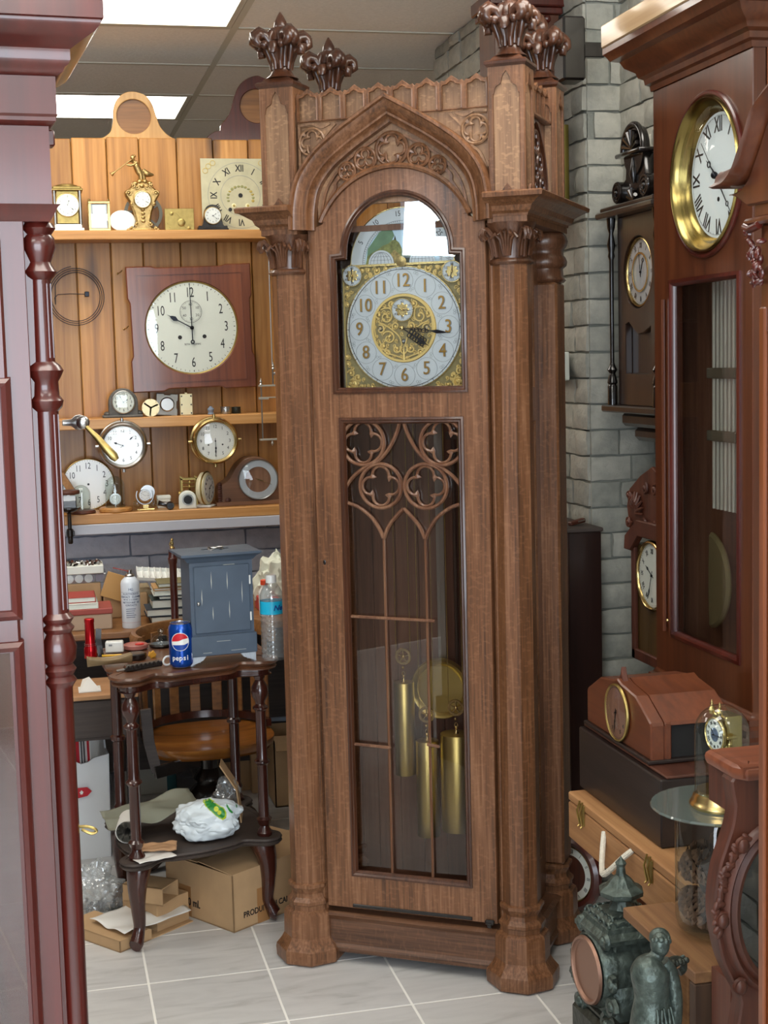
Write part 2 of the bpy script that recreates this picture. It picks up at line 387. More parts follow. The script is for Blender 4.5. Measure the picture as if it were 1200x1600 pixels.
diff = NT('lit_diffuser'); diff.b.inputs['Base Color'].default_value = (.9, .9, .9, 1); diff.b.inputs['Emission Color'].default_value = (1, .95, .86, 1); diff.b.inputs['Emission Strength'].default_value = PANEL_STRENGTH
names = {(-1, -2): 'large lit fluorescent panel at the top edge, nearest in view', (-1, 1): 'lit fluorescent panel seen just above the plank wall'}
for (i, j) in lights:
    x = LX+TX*i; y = LYc+TY*j
    o = thing('ceiling_light', names.get((i, j), 'lit fluorescent ceiling panel over the shop floor, out of the picture, row %s column %s' % (['one', 'two', 'three', 'four', 'five'][(-j) % 5], ['left', 'centre', 'right'][(i+2) % 3])), 'ceiling light', (x+TX/2, y+TY/2, CZ), group='fluorescent ceiling panels')
    q = M(); hx, hy = TX/2-.014, TY/2-.014
    q.sweep([(-hx, -hy, 0), (hx, -hy, 0), (hx, hy, 0), (-hx, hy, 0)], [(0, 0), (-.02, 0), (-.02, .02), (0, .05)], closed=True); q.build('frame', barM, o, smooth=0)
    q = M(); q.box(-hx+.02, hx-.02, -hy+.02, hy-.02, .006, .012); q.build('diffuser', diff.m, o, smooth=0)
# outer shell
wallM = plain('pale_wall', '#ddd8ca', .85, var=.04, bs=4)
m = M(); m.box(-2.75, -2.65, -2.7, .2, 0, CZ+.1); m.box(-2.75, -2.65, 3.0, 12.8, 0, CZ+.1); m.box(-2.75, -2.65, .2, 3.0, 0, 2.12); m.box(-2.75, -2.65, .2, 3.0, 2.62, CZ+.1); m.box(-2.75, -2.65, .2, .49, 2.12, 2.62); m.box(-2.75, -2.65, .86, 3.0, 2.12, 2.62); struct(m.build('wall_left', plain('dark_left_wall', '#5f564e', .85), smooth=0))
m = M(); m.box(-2.75, 2.6, 12.7, 12.8, 0, CZ+.1); struct(m.build('wall_far', plain('beige_wall', '#b7ad92', .85), smooth=0))
m = M(); m.box(2.45, 2.55, -2.7, 12.8, 0, CZ+.1); struct(m.build('wall_right_outer', wallM, smooth=0))
m = M(); y0 = SHOP_FRONT_Y-.1; m.box(-2.75, -2.45, y0, y0+.1, 0, CZ+.1); m.box(1.45, 2.6, y0, y0+.1, 0, CZ+.1); m.box(-2.45, 1.45, y0, y0+.1, 0, .38); m.box(-2.45, 1.45, y0, y0+.1, 2.55, CZ+.1); struct(m.build('wall_front', wallM, smooth=0))
m = M(); fm = plain('window_frame', '#4a4a48', .5)
for x in (-2.45, -.53, 1.4): m.box(x, x+.05, y0, y0+.09, .38, 2.55, .004)
m.box(-2.45, 1.45, y0, y0+.09, .38, .43); m.box(-2.45, 1.45, y0, y0+.09, 2.5, 2.55); struct(m.build('window_1', fm, smooth=0))
m = M()
for y in (.465, .86): m.box(-2.74, -2.66, y, y+.05, 2.12, 2.62, .004)
m.box(-2.74, -2.66, .46, .9, 2.12, 2.16); m.box(-2.74, -2.66, .46, .9, 2.6, 2.63); struct(m.build('window_2', fm, smooth=0))
# stone brick veneer: every brick modelled
def stoneM(name, a, b_, mort=False):
    N = NT(name); tc = N.n('ShaderNodeTexCoord'); n = N.n('ShaderNodeTexNoise'); n.inputs['Scale'].default_value = 26; n.inputs['Detail'].default_value = 8; N.l(tc.outputs['Object'], n.inputs['Vector'])
    gi = N.n('ShaderNodeNewGeometry'); mx = N.n('ShaderNodeMath', operation='MULTIPLY_ADD'); mx.inputs[1].default_value = .45; N.l(gi.outputs['Random Per Island'], mx.inputs[0])
    mu = N.n('ShaderNodeMath', operation='MULTIPLY'); mu.inputs[1].default_value = .7; N.l(n.outputs[0], mu.inputs[0]); N.l(mu.outputs[0], mx.inputs[2])
    cr = N.n('ShaderNodeValToRGB'); cr.color_ramp.elements[0].position = .25; cr.color_ramp.elements[1].position = .8; cr.color_ramp.elements[0].color = lin(a); cr.color_ramp.elements[1].color = lin(b_)
    N.l(mx.outputs[0], cr.inputs[0]); N.l(cr.outputs[0], N.b.inputs['Base Color']); N.b.inputs['Roughness'].default_value = .85
    n2 = N.n('ShaderNodeTexNoise'); n2.inputs['Scale'].default_value = 45; n2.inputs['Detail'].default_value = 6; N.l(tc.outputs['Object'], n2.inputs['Vector'])
    bp = N.n('ShaderNodeBump'); bp.inputs['Strength'].default_value = .7; bp.inputs['Distance'].default_value = .008; N.l(n2.outputs[0], bp.inputs['Height']); N.l(bp.outputs[0], N.b.inputs['Normal'])
    return N.m
stone = stoneM('grey_stone_brick', '#85877f', '#b2b0a4'); stoneb = stoneM('blue_grey_brick', '#a0a7b7', '#c6ccd9'); mortM = plain('mortar', '#85877f', .95, bump=.5, bs=60); mortb = plain('blue_mortar', '#8d94a3', .95, bump=.5, bs=60)
def bricks(name, T, L, H, bl, bh, mats, seed=1, g=.007, keep=None, d=.02, backing=True, lens=None):
    rnd = random.Random(seed); m = M(); z = 0; r = 0
    if backing: m.box(-.0, L, 0, .05, 0, H, mi=1, T=T)
    while z < H-.01:
        x = -rnd.random()*bl*.6 if r % 2 else 0.0
        h = min(bh, H-z)
        while x < L-.005:
            l = bl*(rnd.uniform(.55, 1.15) if lens is None else rnd.choice(lens)); x1 = min(x+l, L); x0 = max(x, 0)
            if L-x1 < bl*.22: x1 = L
            if x1-x0 > .02 and (keep is None or keep((x0+x1)/2, z+h/2)):
                dd = d*rnd.uniform(.5, 1.1); k = 5; zz0, zz1 = z+g/2, z+h-g/2; X0, X1 = x0+g/2, x1-g/2
                if x0 <= 0: X0 = 0
                if x1 >= L: X1 = L
                # rough split face: small displaced grid with sides
                nu = max(2, int((X1-X0)/.03)); nv = 3; vv = []; ff_ = []
                for jj in range(nv+1):
                    for ii in range(nu+1):
                        u_, v_ = ii/nu, jj/nv; ed = (ii in (0, nu)) or (jj in (0, nv))
                        yy = -(dd*.55 if ed else dd)+rnd.uniform(-.0025, .0025)
                        ox = rnd.uniform(-.002, .002) if ed and 0 < X0 and X1 < L else 0; oz = rnd.uniform(-.0022, .0022) if ed else 0
                        vv.append((X0+(X1-X0)*u_+ox, yy, zz0+(zz1-zz0)*v_+oz))
                for jj in range(nv):
                    for ii in range(nu): a = jj*(nu+1)+ii; ff_.append((a, a+1, a+nu+2, a+nu+1))
                bnd = [i for i in range(nu+1)]+[j*(nu+1)+nu for j in range(1, nv+1)]+[nv*(nu+1)+i for i in range(nu-1, -1, -1)]+[j*(nu+1) for j in range(nv-1, 0, -1)]
                o = len(vv); vv += [(vv[i][0], .002, vv[i][2]) for i in bnd]
                for q in range(len(bnd)): q2 = (q+1) % len(bnd); ff_.append((bnd[q], o+q, o+q2, bnd[q2]))
                m.add(vv, ff_, 0, T)
            x = x1
            if x >= L: break
        z += h; r += 1
    return m
# wall facing -X : local x runs along world -Y ; wall facing -Y : local x along world +X
def TX_(X, y1): return Matrix.Translation((X, y1, 0)) @ Matrix.Rotation(-pi/2, 4, 'Z')
JX, JY = 1.69, 4.05       # shallow pier corner
Y0A = 5.64
m = bricks('a', TX_(RX, Y0A), Y0A-JY, CZ, .2, .0765, None, 3)
q = bricks('b', T3(RX, JY, 0), .36, CZ, .2, .0765, None, 4); m.add(q.v, q.f); m.m[-len(q.f):] = q.m
q = bricks('c', T3(RX, Y0A-.05, 0)@Matrix.Rotation(0, 4, 'Z'), .02, CZ, .2, .0765, None, 4); m.box(RX+.001, 2.4, JY+.051, Y0A-.001, 0, CZ, mi=1)
struct(m.build('wall_right', [stone, mortM], smooth=30))
# nearer wall with an arched recess
ax0, ax1 = 0.0, 1.35      # along the wall from the pier toward the camera
def inarch(x, z):
    u = (x-.78)/.80; zs = 1.78
    return abs(u) < 1 and z < zs+.42*sqrt(max(0, 1-u*u))
m = bricks('d', TX_(JX, JY-.0), 4.6, CZ, .2, .0765, None, 9, keep=lambda x, z: not inarch(x, z), backing=False)
q = bricks('e', TX_(JX+.2, JY), 4.6, CZ, .2, .0765, None, 12); m.v += q.v; off = len(m.v)-len(q.v); m.f += [[i+off for i in f] for f in q.f]; m.m += q.m
# masonry behind the front leaf, with the arch cut in
pl = [(0, 0), (0, CZ), (4.6, CZ), (4.6, 0), (1.58, 0)]+[(.78+.80*cos(a), 1.78+.42*sin(a)) for a in [pi*i/24 for i in range(25)]]
pl = [(0, 1.78), (0, CZ), (4.6, CZ), (4.6, 0), (1.58, 0)]+[(.78+.80*cos(pi*i/24), 1.78+.42*sin(pi*i/24)) for i in range(24)]+[(0, 1.78)]
m.shape([pl[:-1]], .16, mi=1, T=TX_(JX+.081, JY) @ FR(0, 0, 0))
for i in range(17):       # voussoirs
    a = pi*(1-(i+.5)/17); c, s_ = cos(a), sin(a)
    T = TX_(JX, JY) @ FR(.78+.85*c, -.012, 1.78+.47*s_, atan2(s_*.9, c*.55)-pi/2)
    m.box(-.062, .062, -.05, .05, -.012, .012, .006, T=T)
struct(m.build('wall_right_arch', [stone, mortM], smooth=30))
# blue-grey brick below the ledge
LEDGE_Y = 5.48
zl = P(260, 815, Y=LEDGE_Y).z
m = bricks('f', T3(-1.6, PY, 0), 3.2, zl-.02, .42, .086, None, 21, d=.03)
struct(m.build('wall_back_brick', [stoneb, mortb], smooth=30))
# plank partition
ztop = P(250, 217, Y=PY).z
m = M(); x = -1.6; rnd = random.Random(5)
edges = [P(px, 600, Y=PY-.01).x for px in (80, 128, 182, 232, 290, 346, 400, 452)]
xs = [-1.6, -1.3, -1.05, -.8, -.6, -.45]+edges+[edges[-1]+.14*k for k in range(1, 8)]
for a, b_ in zip(xs[:-1], xs[1:]):
    zm = P(200, 365, Y=PY-.1).z
    m.box(a+.0015, b_-.0015, PY-.012, PY+.02, zl, ztop+rnd.uniform(-.004, .004), .003)
m.box(-1.6, xs[-1], PY+.02, PY+.06, 0, ztop-.01)
struct(m.build('wall_back', W['plank'], smooth=0))
def shelf(y0px, y1px, Yf, mat, nm):
    a = P(90, y0px, Y=Yf).z; b_ = P(90, y1px, Y=Yf).z
    m = M(); m.box(-1.2, 1.5, Yf, PY-.013, b_, a, .003); o = m.build(nm, mat, smooth=0); return o, a
S1Y, S2Y = 5.58, 5.56
o, S1 = shelf(360, 375, S1Y, W['shelf'], 'shelf_board'); tag(o, 'upper pine shelf board below the brass and black clocks', 'shelf')
o, S2 = shelf(656.5, 673, S2Y, W['shelf'], 'shelf_board'); tag(o, 'middle pine shelf board below the square wall clock', 'shelf')
o, S3 = shelf(806, 822, LEDGE_Y, W['shelf'], 'shelf_board'); tag(o, 'lowest pine shelf board resting on the white sill', 'shelf')
z1 = P(90, 822, Y=LEDGE_Y).z; z0 = P(90, 838, Y=LEDGE_Y).z
m = M(); m.box(-1.2, 1.5, LEDGE_Y-.006, PY-.02, z0, z1-.0005, .002); struct(m.build('trim_2', plain('white_sill', '#b9bcc6', .5), smooth=0))
# ================================================================== dials and hands helpers
ROM = ['XII', 'I', 'II', 'III', 'IIII', 'V', 'VI', 'VII', 'VIII', 'IX', 'X', 'XI']
ARA = ['12'] + [str(i) for i in range(1, 12)]
def disc(m, r, y=0, mi=0, n=48, cx=0, cz=0, t=.002): m.lathe([(0, 0), (r, 0), (r, t), (0, t)], n, FR(cx, y, cz), mi)
def ring(m, r0, r1, y=0, t=.002, mi=0, n=56, cx=0, cz=0): m.lathe([(r0, 0), (r1, 0), (r1, t), (r0, t), (r0, 0)], n, FR(cx, y, cz), mi, cap=False)
def numerals(m, r, size, kind='A', y=0, mi=0, cx=0, cz=0, radial=False, sx=1, only=None, d=.0005, bold=0):
    for h in range(12):
        if only and h not in only: continue
        a = pi/2-h*pi/6; st = (ARA if kind == 'A' else ROM)[h]
        m.text(st, size, d, mi, FR(cx+r*cos(a), y, cz+r*sin(a), (a-pi/2) if (radial or kind == 'R') else 0), sx=sx, bold=bold)
def ticks(m, r0, r1, n=60, y=0, mi=0, cx=0, cz=0, w=.0006, big=5):
    for i in range(n):
        a = 2*pi*i/n; ww = w*(2 if i % big == 0 else 1); m.box(r0, r1, -ww/2, ww/2, -.0003, .0003, mi=mi, T=FR(cx, y, cz, a))
def hand(m, L, deg, wd=.004, y=0, mi=0, cx=0, cz=0, style='spade', tail=.2, t=.001):
    T = FR(cx, y, cz, -radians(deg))
    if style == 'spade':
        p = [(-wd*.35, -L*tail), (wd*.35, -L*tail), (wd*.3, L*.55), (wd*1.5, L*.68), (wd*.9, L*.8), (wd*.25, L*.86), (0, L), (-wd*.25, L*.86), (-wd*.9, L*.8), (-wd*1.5, L*.68), (-wd*.3, L*.55)]
    elif style == 'bregue':
        m.tube([(x, 0, z) for x, z in circ(0, L*.72, wd*1.6, 16)], wd*.35, 5, closed=True, mi=mi, T=Matrix.Translation((cx, y, cz)) @ Matrix.Rotation(radians(deg), 4, 'Y'))
        p = [(-wd*.5, -L*tail), (wd*.5, -L*tail), (wd*.35, L*.7-wd*1.6), (0, L*.72-wd*1.4), (-wd*.35, L*.7-wd*1.6)]
        m.shape([[(-wd*.3, L*.72+wd*1.5), (wd*.3, L*.72+wd*1.5), (0, L)]], t, mi=mi, T=T)
    else: p = [(-wd*.5, -L*tail), (wd*.5, -L*tail), (wd*.3, L), (-wd*.3, L)]
    m.shape([p], t, mi=mi, T=T); m.cyl(wd*1.1, -.001, .002, 12, T, mi)
def spiral(m, cx, cz, R, a0, turns, y, r, mi=0, flip=1, lead=None, n=18):
    pts = []
    if lead: pts += [(lead[0], y, lead[1])]
    for i in range(n+1):
        t_ = i/n; a = a0+flip*turns*2*pi*t_; rr_ = R*(1-.8*t_); pts.append((cx+rr_*cos(a), y, cz+rr_*sin(a)))
    m.tube(pts, [r*1.1]*(len(pts)-4)+[r, r, r*1.3, r*1.6], 5, mi=mi); m.ell(pts[-1], r*2, 8, 5, mi)
# ================================================================== the great oak hall clock
UA = radians(-33.3); UV = Vector((cos(UA), sin(UA), 0)); VV = Vector((-sin(UA), cos(UA), 0))
gc = (Vector((.641, 3.782, 0))+Vector((1.138, 3.428, 0)))/2+UV*.008
G = thing('longcase_clock', 'tall carved gothic oak hall clock with brass dial and tracery door', 'clock', gc, UA)
OAK, OX, OD = W['oak'], W['oakx'], W['oakdark']
CXS, DEP = .295, .325
r8 = pi/8
def octo(m, prof, x, y): m.lathe([(r/cos(r8), z) for r, z in prof], 8, T3(x, y, 0), rot=r8)
for x in (-CXS, CXS):
    for y in (0, DEP):
        m = M(); octo(m, [(.078, 0), (.086, .006), (.088, .03), (.086, .04), (.072, .058), (.066, .07), (.065, .128), (.062, .136), (.052, .142), (.052, .155), (.056, .158), (.056, .166), (.047, .176), (.044, .186), (.05, .2), (.053, .204), (.053, .212), (.045, .216)], x, y)
        m.build('pedestal', OD if 0 else W['oak'], G, smooth=20)
        m = M()
        if y == 0: octo(m, [(.045, .216), (.0435, 1.822)], x, y)
        else: m.box(x-.046, x+.046, y-.045, y+.045, .216, 1.79, .006)
        m.build('column', OAK, G, smooth=20)
        m = M()
        if y == 0:
            octo(m, [(.048, 1.822), (.051, 1.828), (.048, 1.834), (.045, 1.836)], x, y)
            m.lathe([(.043, 1.834), (.044, 1.86), (.05, 1.895), (.062, 1.922)], 24, T3(x, y, 0))
            for k in range(8):
                a = k*pi/4+pi/4; big = k % 2 == 0; c, s_ = cos(a), sin(a); tx, ty = -s_, c
                if big:
                    pr = [(.046, 1.842), (.050, 1.868), (.058, 1.893), (.07, 1.907), (.079, 1.904), (.082, 1.893), (.076, 1.884), (.07, 1.888)]
                    for off in (-1, 0, 1):
                        m.tube([(x+c*r_+tx*off*.009*(1-.3*i/7), y+s_*r_+ty*off*.009*(1-.3*i/7), z-abs(off)*.003) for i, (r_, z) in enumerate(pr)], [.005, .0055, .006, .006, .006, .006, .005, .004], 6)
                else:
                    for off in (-2, -1, 0, 1, 2):
                        sp = off*.0085
                        m.tube([(x+c*.045+tx*sp*.45, y+s_*.045+ty*sp*.45, 1.842), (x+c*.052+tx*sp*.8, y+s_*.052+ty*sp*.8, 1.88), (x+c*.060+tx*sp*1.5, y+s_*.060+ty*sp*1.5, 1.903-abs(off)*.005), (x+c*.066+tx*sp*2, y+s_*.066+ty*sp*2, 1.897-abs(off)*.008)], [.0035, .0045, .005, .004], 6)
        else:
            octo(m, [(.05, 1.79), (.056, 1.797), (.05, 1.804), (.048, 1.826), (.057, 1.834), (.059, 1.845), (.055, 1.856), (.05, 1.862), (.05, 1.875), (.058, 1.885), (.061, 1.898), (.057, 1.912), (.05, 1.92)], x, y)
        m.build('capital', W['oakcarve'], G, smooth=50)
# plinths
PR = [(0, 0), (.012, 0), (.014, .012), (.006, .022), (.004, .085), (.010, .092), (.016, .1), (.004, .108), (0, .108)]
m = M(); m.sweep([(-.25, -.012, .03), (.25, -.012, .03)], PR); m.box(-.25, .25, -.012, .03, .03, .138); m.build('plinth', OX, G, smooth=20)
for sx in (-1, 1):
    m = M(); pth = [(sx*.318, .03, .03), (sx*.318, DEP-.03, .03)]
    if sx < 0: pth.reverse()
    m.sweep(pth, PR); m.box(sx*.27, sx*.318, .03, DEP-.03, .03, .138); m.build('side_plinth', OX, G, smooth=20)
# case behind: front surround stiles, floor, back, roof
m = M()
for sx in (-1, 1): m.box(sx*.238, sx*.272, -.008, .03, .138, 1.92, .003); m.box(sx*.243, sx*.255, -.016, -.006, .16, 1.91, .003)
m.box(-.27, .27, .005, .03, 2.06, 2.19); m.build('front_surround', OAK, G, smooth=20)
m = M()
for k in range(8): m.box(-.27+.0675*k+.0008, -.27+.0675*(k+1)-.0008, DEP-.02, DEP-.008, .1, 1.93, .0015)
m.build('back_panel', W['oakin'], G, smooth=0)
for za_, zb_ in ((.13, .15), (1.925, 1.94)): m = M(); m.box(-.285, .285, .03, DEP-.01, za_, zb_); m.build('case_board', W['oakin'], G, smooth=0)
for sx in (-1, 1):      # side walls with tall glazed openings
    X0, X1 = (.268, .29) if sx > 0 else (-.29, -.268)
    m = M(); m.box(X0, X1, .03, .085, .138, 1.93, .002); m.box(X0, X1, .235, .30, .138, 1.93, .002)
    m.box(X0, X1, .08, .24, .138, .25, .002); m.box(X0, X1, .08, .24, 1.43, 1.52, .002); m.box(X0, X1, .08, .24, 1.84, 1.93, .002); m.build('side_frame', OAK, G, smooth=0)
    for (za, zb) in ((.25, 1.43), (1.52, 1.84)):
        q = M(); Ts = Matrix.Translation((sx*.279, .16, 0)) @ Matrix.Rotation(sx*pi/2, 4, 'Z')
        for (cx_, cz_) in ((-.04, zb-.045), (.04, zb-.045), (0, zb-.115)):
            q.tube([(a, 0, b_) for a, b_ in foil(cx_, cz_, .037)], .0035, 5, closed=True, T=Ts); q.tube([(a, 0, b_) for a, b_ in circ(cx_, cz_, .038, 20)], .0035, 5, closed=True, T=Ts)
        q.tube([(0, 0, zb-.155), (0, 0, za)], .004, 5, T=Ts); q.tube([(-.08, 0, (za+zb)/2), (.08, 0, (za+zb)/2)], .004, 5, T=Ts); q.build('side_tracery', OD, G)
        q = M(); q.box(-.0015, .0015, .08, .24, za, zb, T=T3(sx*.276)); q.build('side_glass', W['glassm'], G, smooth=0)
# ---- door
DX = .006
arcR, arcZ = .21, 1.862
th = asin((1.945-arcZ)/arcR)
outl = [(-.232, .155), (.236, .155), (.236, 1.93)]+[(DX-.004+arcR*cos(a), arcZ+arcR*sin(a)) for a in [th+(pi-2*th)*i/30 for i in range(31)]]+[(-.232, 1.93)]
hb = .165; low = [(DX-hb, .245), (DX+hb, .245), (DX+hb, 1.453), (DX-hb, 1.453)]
a0 = .0
upp = [(DX-.178, 1.516), (DX+.178, 1.516), (DX+.178, 1.866), (DX+.149, 1.866)]+[(DX+.149*cos(pi*i/28), 1.868+.149*sin(pi*i/28)) for i in range(29)]+[(DX-.149, 1.866), (DX-.178, 1.866)]
m = M(); m.shape([outl, low, upp], .03, .0015, T=FR(0, -.01, 0))
door = m.build('door', OAK, G, smooth=30)
def bead(pl, name='moulding'):
    m = M(); m.sweep([(x, -.0255, z) for x, z in pl], [(-.001, -.003), (-.001, .004), (.004, .006), (.008, .002), (.011, .003), (.015, -.002), (.015, -.006), (-.001, -.006)], up=(0, -1, 0), closed=True); return m.build(name, OD, door, smooth=40)
bead(low[::-1]); bead([p for i, p in enumerate(upp[::-1]) if i not in (1, 29+2)])
m = M()
for zz in (.235, ): m.box(-.16, .17, -.029, -.0255, .158, .168, .002)
m.box(.205, .23, -.034, -.0255, .152, .166, .003); m.box(.211, .224, -.038, -.03, .146, .158, .002); m.build('door_catch', W['black'], door)
m = M(); m.ell((-.212, -.026, 1.08), (.004, .002, .007), 10, 6); m.build('key_escutcheon', W['black'], door)
# glass panes
m = M(); m.box(DX-hb-.003, DX+hb+.003, -.006, -.003, .24, 1.458); m.build('lower_glass', W['glassm'], door, smooth=0)
m = M(); m.shape([upp], .003, T=FR(0, -.004, 0)); m.build('upper_glass', W['glass'], door, smooth=0)
# tracery of the lower light
m = M(); YT = -.018
PRF = [(-.0045, -.005), (-.0045, .001), (-.0015, .005), (.0015, .005), (.0045, .001), (.0045, -.005)]
PRF2 = [(-.0032, -.005), (-.0032, 0), (0, .003), (.0032, 0), (.0032, -.005)]
def bar2(pts, prf=PRF, closed=False): m.sweep([(DX+x, YT, z) for x, z in pts], prf, up=(0, -1, 0), closed=closed)
for sx in (-1, 1):
    bar2(circ(sx*.106, 1.39, .0575, 36), closed=True); bar2(foil(sx*.106, 1.39, .054), PRF2, True)
    bar2(circ(sx*.0605, 1.279, .0565, 36), closed=True); bar2(foil(sx*.0605, 1.279, .053), PRF2, True)
    V = lambda pts, n=6: [(p[0], p[1]) for p in cr_pts([(sx*a, b_, 0) for a, b_ in pts], n)]
    bar2(V([(.003, 1.452), (.014, 1.415), (.036, 1.374), (.066, 1.343), (.1, 1.328), (.132, 1.305), (.155, 1.277), (.164, 1.25)]))
    bar2(V([(.0, 1.222), (.022, 1.2), (.042, 1.175), (.055, 1.145)])); bar2(V([(.164, 1.238), (.125, 1.225), (.09, 1.2), (.068, 1.17), (.057, 1.145)]))
    bar2([(sx*.056, 1.15), (sx*.056, .247)], PRF2)
    bar2(V([(.003, 1.45), (.02, 1.441), (.035, 1.447), (.05, 1.452)], 4), PRF2)
    bar2(V([(.164, 1.32), (.157, 1.305), (.163, 1.29)], 4), PRF2)
m.sweep([(-.158, YT, .247), (.17, YT, .247)], PRF2, up=(0, -1, 0))
for z, xa, xb in ((.939, -.158, .078), (.6, -.158, -.05), (.612, .05, .083)): m.tube([(DX+xa, YT-.002, z), (DX+xb, YT-.002, z-.004)], .0042, 6)
m.build('tracery', wood('carved_tracery', '#4a2b1c', '#6f4a34', '#8d6a50', s=20, rough=.4, coat=.3), door, smooth=30)
# ---- pointed arch moulding, cornice
half = cr_pts([(-.236, 1.93, 0), (-.2335, 1.985, 0), (-.218, 2.045, 0), (-.178, 2.098, 0), (-.124, 2.14, 0), (-.066, 2.176, 0), (0, 2.214, 0)], 7)
pa = [(p.x, -.02, p.y) for p in half]; pa += [(-x, y, z) for x, y, z in pa[-2::-1]]
m = M(); m.sweep(pa, [(-.028, -.02), (-.029, .052), (-.026, .058), (-.02, .058), (-.017, .05), (-.008, .046), (.0, .034), (.006, .03), (.008, .036), (.013, .036), (.016, .026), (.022, .018), (.027, .016), (.028, -.02)], up=(0, -1, 0)); m.build('arch_moulding', OAK, G, smooth=40)
CP = [(0, 0), (.003, 0), (.004, .006), (.012, .012), (.017, .024), (.032, .034), (.042, .04), (.05, .042), (.052, .052), (.046, .056), (0, .058)]
for sx in (-1, 1):
    pth = [(sx*.252, -.052, 1.935), (sx*.348, -.052, 1.935), (sx*.348, DEP+.05, 1.935), (sx*.27, DEP+.05, 1.935)]
    if sx > 0: pass
    else: pth.reverse()
    m = M(); m.sweep(pth, CP, up=(0, 0, 1)); m.box(sx*.25, sx*.349, -.053, DEP+.05, 1.92, 1.988, .001); m.box(sx*.262, sx*.27, -.05, .02, 1.92, 1.95); m.build('cornice', W['oakx'] if 0 else OAK, G, smooth=30)
# ---- corner towers, caps and finials
def lancet(w_, h, n=8):   # trefoil pointed arch outline, base at 0
    pts = [(-w_/2, 0), (-w_/2, h*.80)]+[(p.x, p.y) for p in cr_pts([(-w_/2, h*.80, 0), (-w_*.44, h*.86, 0), (-w_*.26, h*.885, 0), (-w_*.22, h*.90, 0), (-w_*.16, h*.95, 0), (0, h, 0)], 3)[1:]]
    return pts+[(-x, y) for x, y in pts[-2::-1]]
for x in (-.3, .3):
    for y in (.0, DEP):
        m = M(); hw = .044; m.box(x-hw+.004, x+hw-.004, y-hw+.004, y+hw-.004, 1.99, 2.29, mi=1)
        for k in range(4):
            T = Matrix.Translation((x, y, 0)) @ Matrix.Rotation(k*pi/2, 4, 'Z')
            fr = [(-hw, 1.99), (hw, 1.99), (hw, 2.29), (-hw, 2.29)]
            ln = [(a, 1.996+b_) for a, b_ in lancet(.064, .285)]
            m.shape([fr, ln], .006, .001, T=T @ FR(0, -hw+.001, 0))
            m.sweep([(a, -hw-.001, b_) for a, b_ in ln[1:-1]], [(-.002, -.003), (-.002, .002), (.002, .002), (.002, -.003)], up=(0, -1, 0), T=T)
            m.shape([[(-.027, 1.993), (.027, 1.993), (.012, 1.998), (0, 2.014), (-.012, 1.998)]], .006, T=T @ FR(0, -hw-.001, 0))
        m.build('corner_tower', [OAK, W['oakpan']], G, smooth=20)
        m = M(); m.sweep([(x-hw, y-hw, 2.288), (x+hw, y-hw, 2.288), (x+hw, y+hw, 2.288), (x-hw, y+hw, 2.288)], [(-.01, 0), (.003, 0), (.008, .006), (.009, .012), (.004, .016), (-.014, .02), (-.02, .02)], closed=True)
        m.lathe([(.058, 2.304), (.05, 2.312), (.04, 2.318)], 4, T3(x, y, 0), rot=pi/4); m.build('tower_cap', OD, G, smooth=20)
        m = M()
        m.lathe([(.043, 2.316), (.03, 2.326), (.0225, 2.34), (.022, 2.36), (.03, 2.385), (.036, 2.41), (.028, 2.44), (0, 2.45)], 16, T3(x, y, 0))
        m.lathe([(.01, 2.42), (.017, 2.435), (.0195, 2.446), (.0165, 2.458), (.009, 2.472), (.002, 2.482), (0, 2.483)], 6, T3(x, y, 0))
        for k in range(4):
            a = k*pi/2+pi/4; a += 0; c, s_ = cos(a), sin(a)
            T = Matrix.Translation((x, y, 0)) @ Matrix.Rotation(a, 4, 'Z')
            for off in (-1, 0, 1):
                pr = [(.02, 2.345), (.023, 2.375), (.032, 2.402), (.045, 2.424), (.059, 2.429), (.069, 2.421), (.070, 2.408), (.062, 2.402), (.056, 2.407)]
                m.tube([(r_, off*(.010+.004*sin(i)), z-abs(off)*.006) for i, (r_, z) in enumerate(pr)], [.007, .008, .010, .0125, .0145, .015, .013, .010, .007], 8, T=T)
            for off in (-1, 1): m.ell((.052, off*.021, 2.395), (.012, .009, .011), 8, 6, T=T)
            T = T @ Matrix.Rotation(pi/4, 4, 'Z')
            m.tube([(.02, 0, 2.35), (.028, 0, 2.38), (.044, 0, 2.396), (.055, 0, 2.39), (.054, 0, 2.379), (.047, 0, 2.38)], [.007, .011, .0145, .0145, .012, .008], 8, T=T)
            for off in (-1, 1): m.tube([(.02, off*.004, 2.34), (.034, off*.016, 2.39), (.036, off*.016, 2.414), (.03, off*.012, 2.43)], [.005, .009, .011, .008], 7, T=T)
        m.build('finial', OD, G, smooth=60)
# ---- gable wall: parapet fret, spandrel circles, tympanum
def archrow(n, L, z0, z1):
    wv = L/n; top = []
    for k in range(n):
        cx_ = -L/2+wv*(k+.5)
        top += [(cx_-wv*.5, z1-.004), (cx_-wv*.42, z1+.001), (cx_-wv*.3, z1-.001), (cx_-wv*.12, z1+.007), (cx_, z1+.012), (cx_+wv*.12, z1+.007), (cx_+wv*.3, z1-.001), (cx_+wv*.42, z1+.001)]
    holes = [[(-L/2+wv*(k+.5)+a, z0+.003+b_) for a, b_ in lancet(wv*.80, z1-z0-.003)] for k in range(n)]
    dia = [[(-L/2+wv*k+a, z1-.014+b_) for a, b_ in ((-.005, 0), (0, -.007), (.005, 0), (0, .007))] for k in range(1, n)]
    return [[(-L/2, z0), (L/2, z0)]+top[::-1]]+holes+dia
PZ0, PZ1 = 2.2, 2.27
m = M(); m.shape(archrow(8, .506, PZ0, PZ1), .008, .001, T=FR(0, -.022, 0)); m.box(-.253, .253, -.008, -.001, PZ0-.004, PZ1-.004, mi=1)
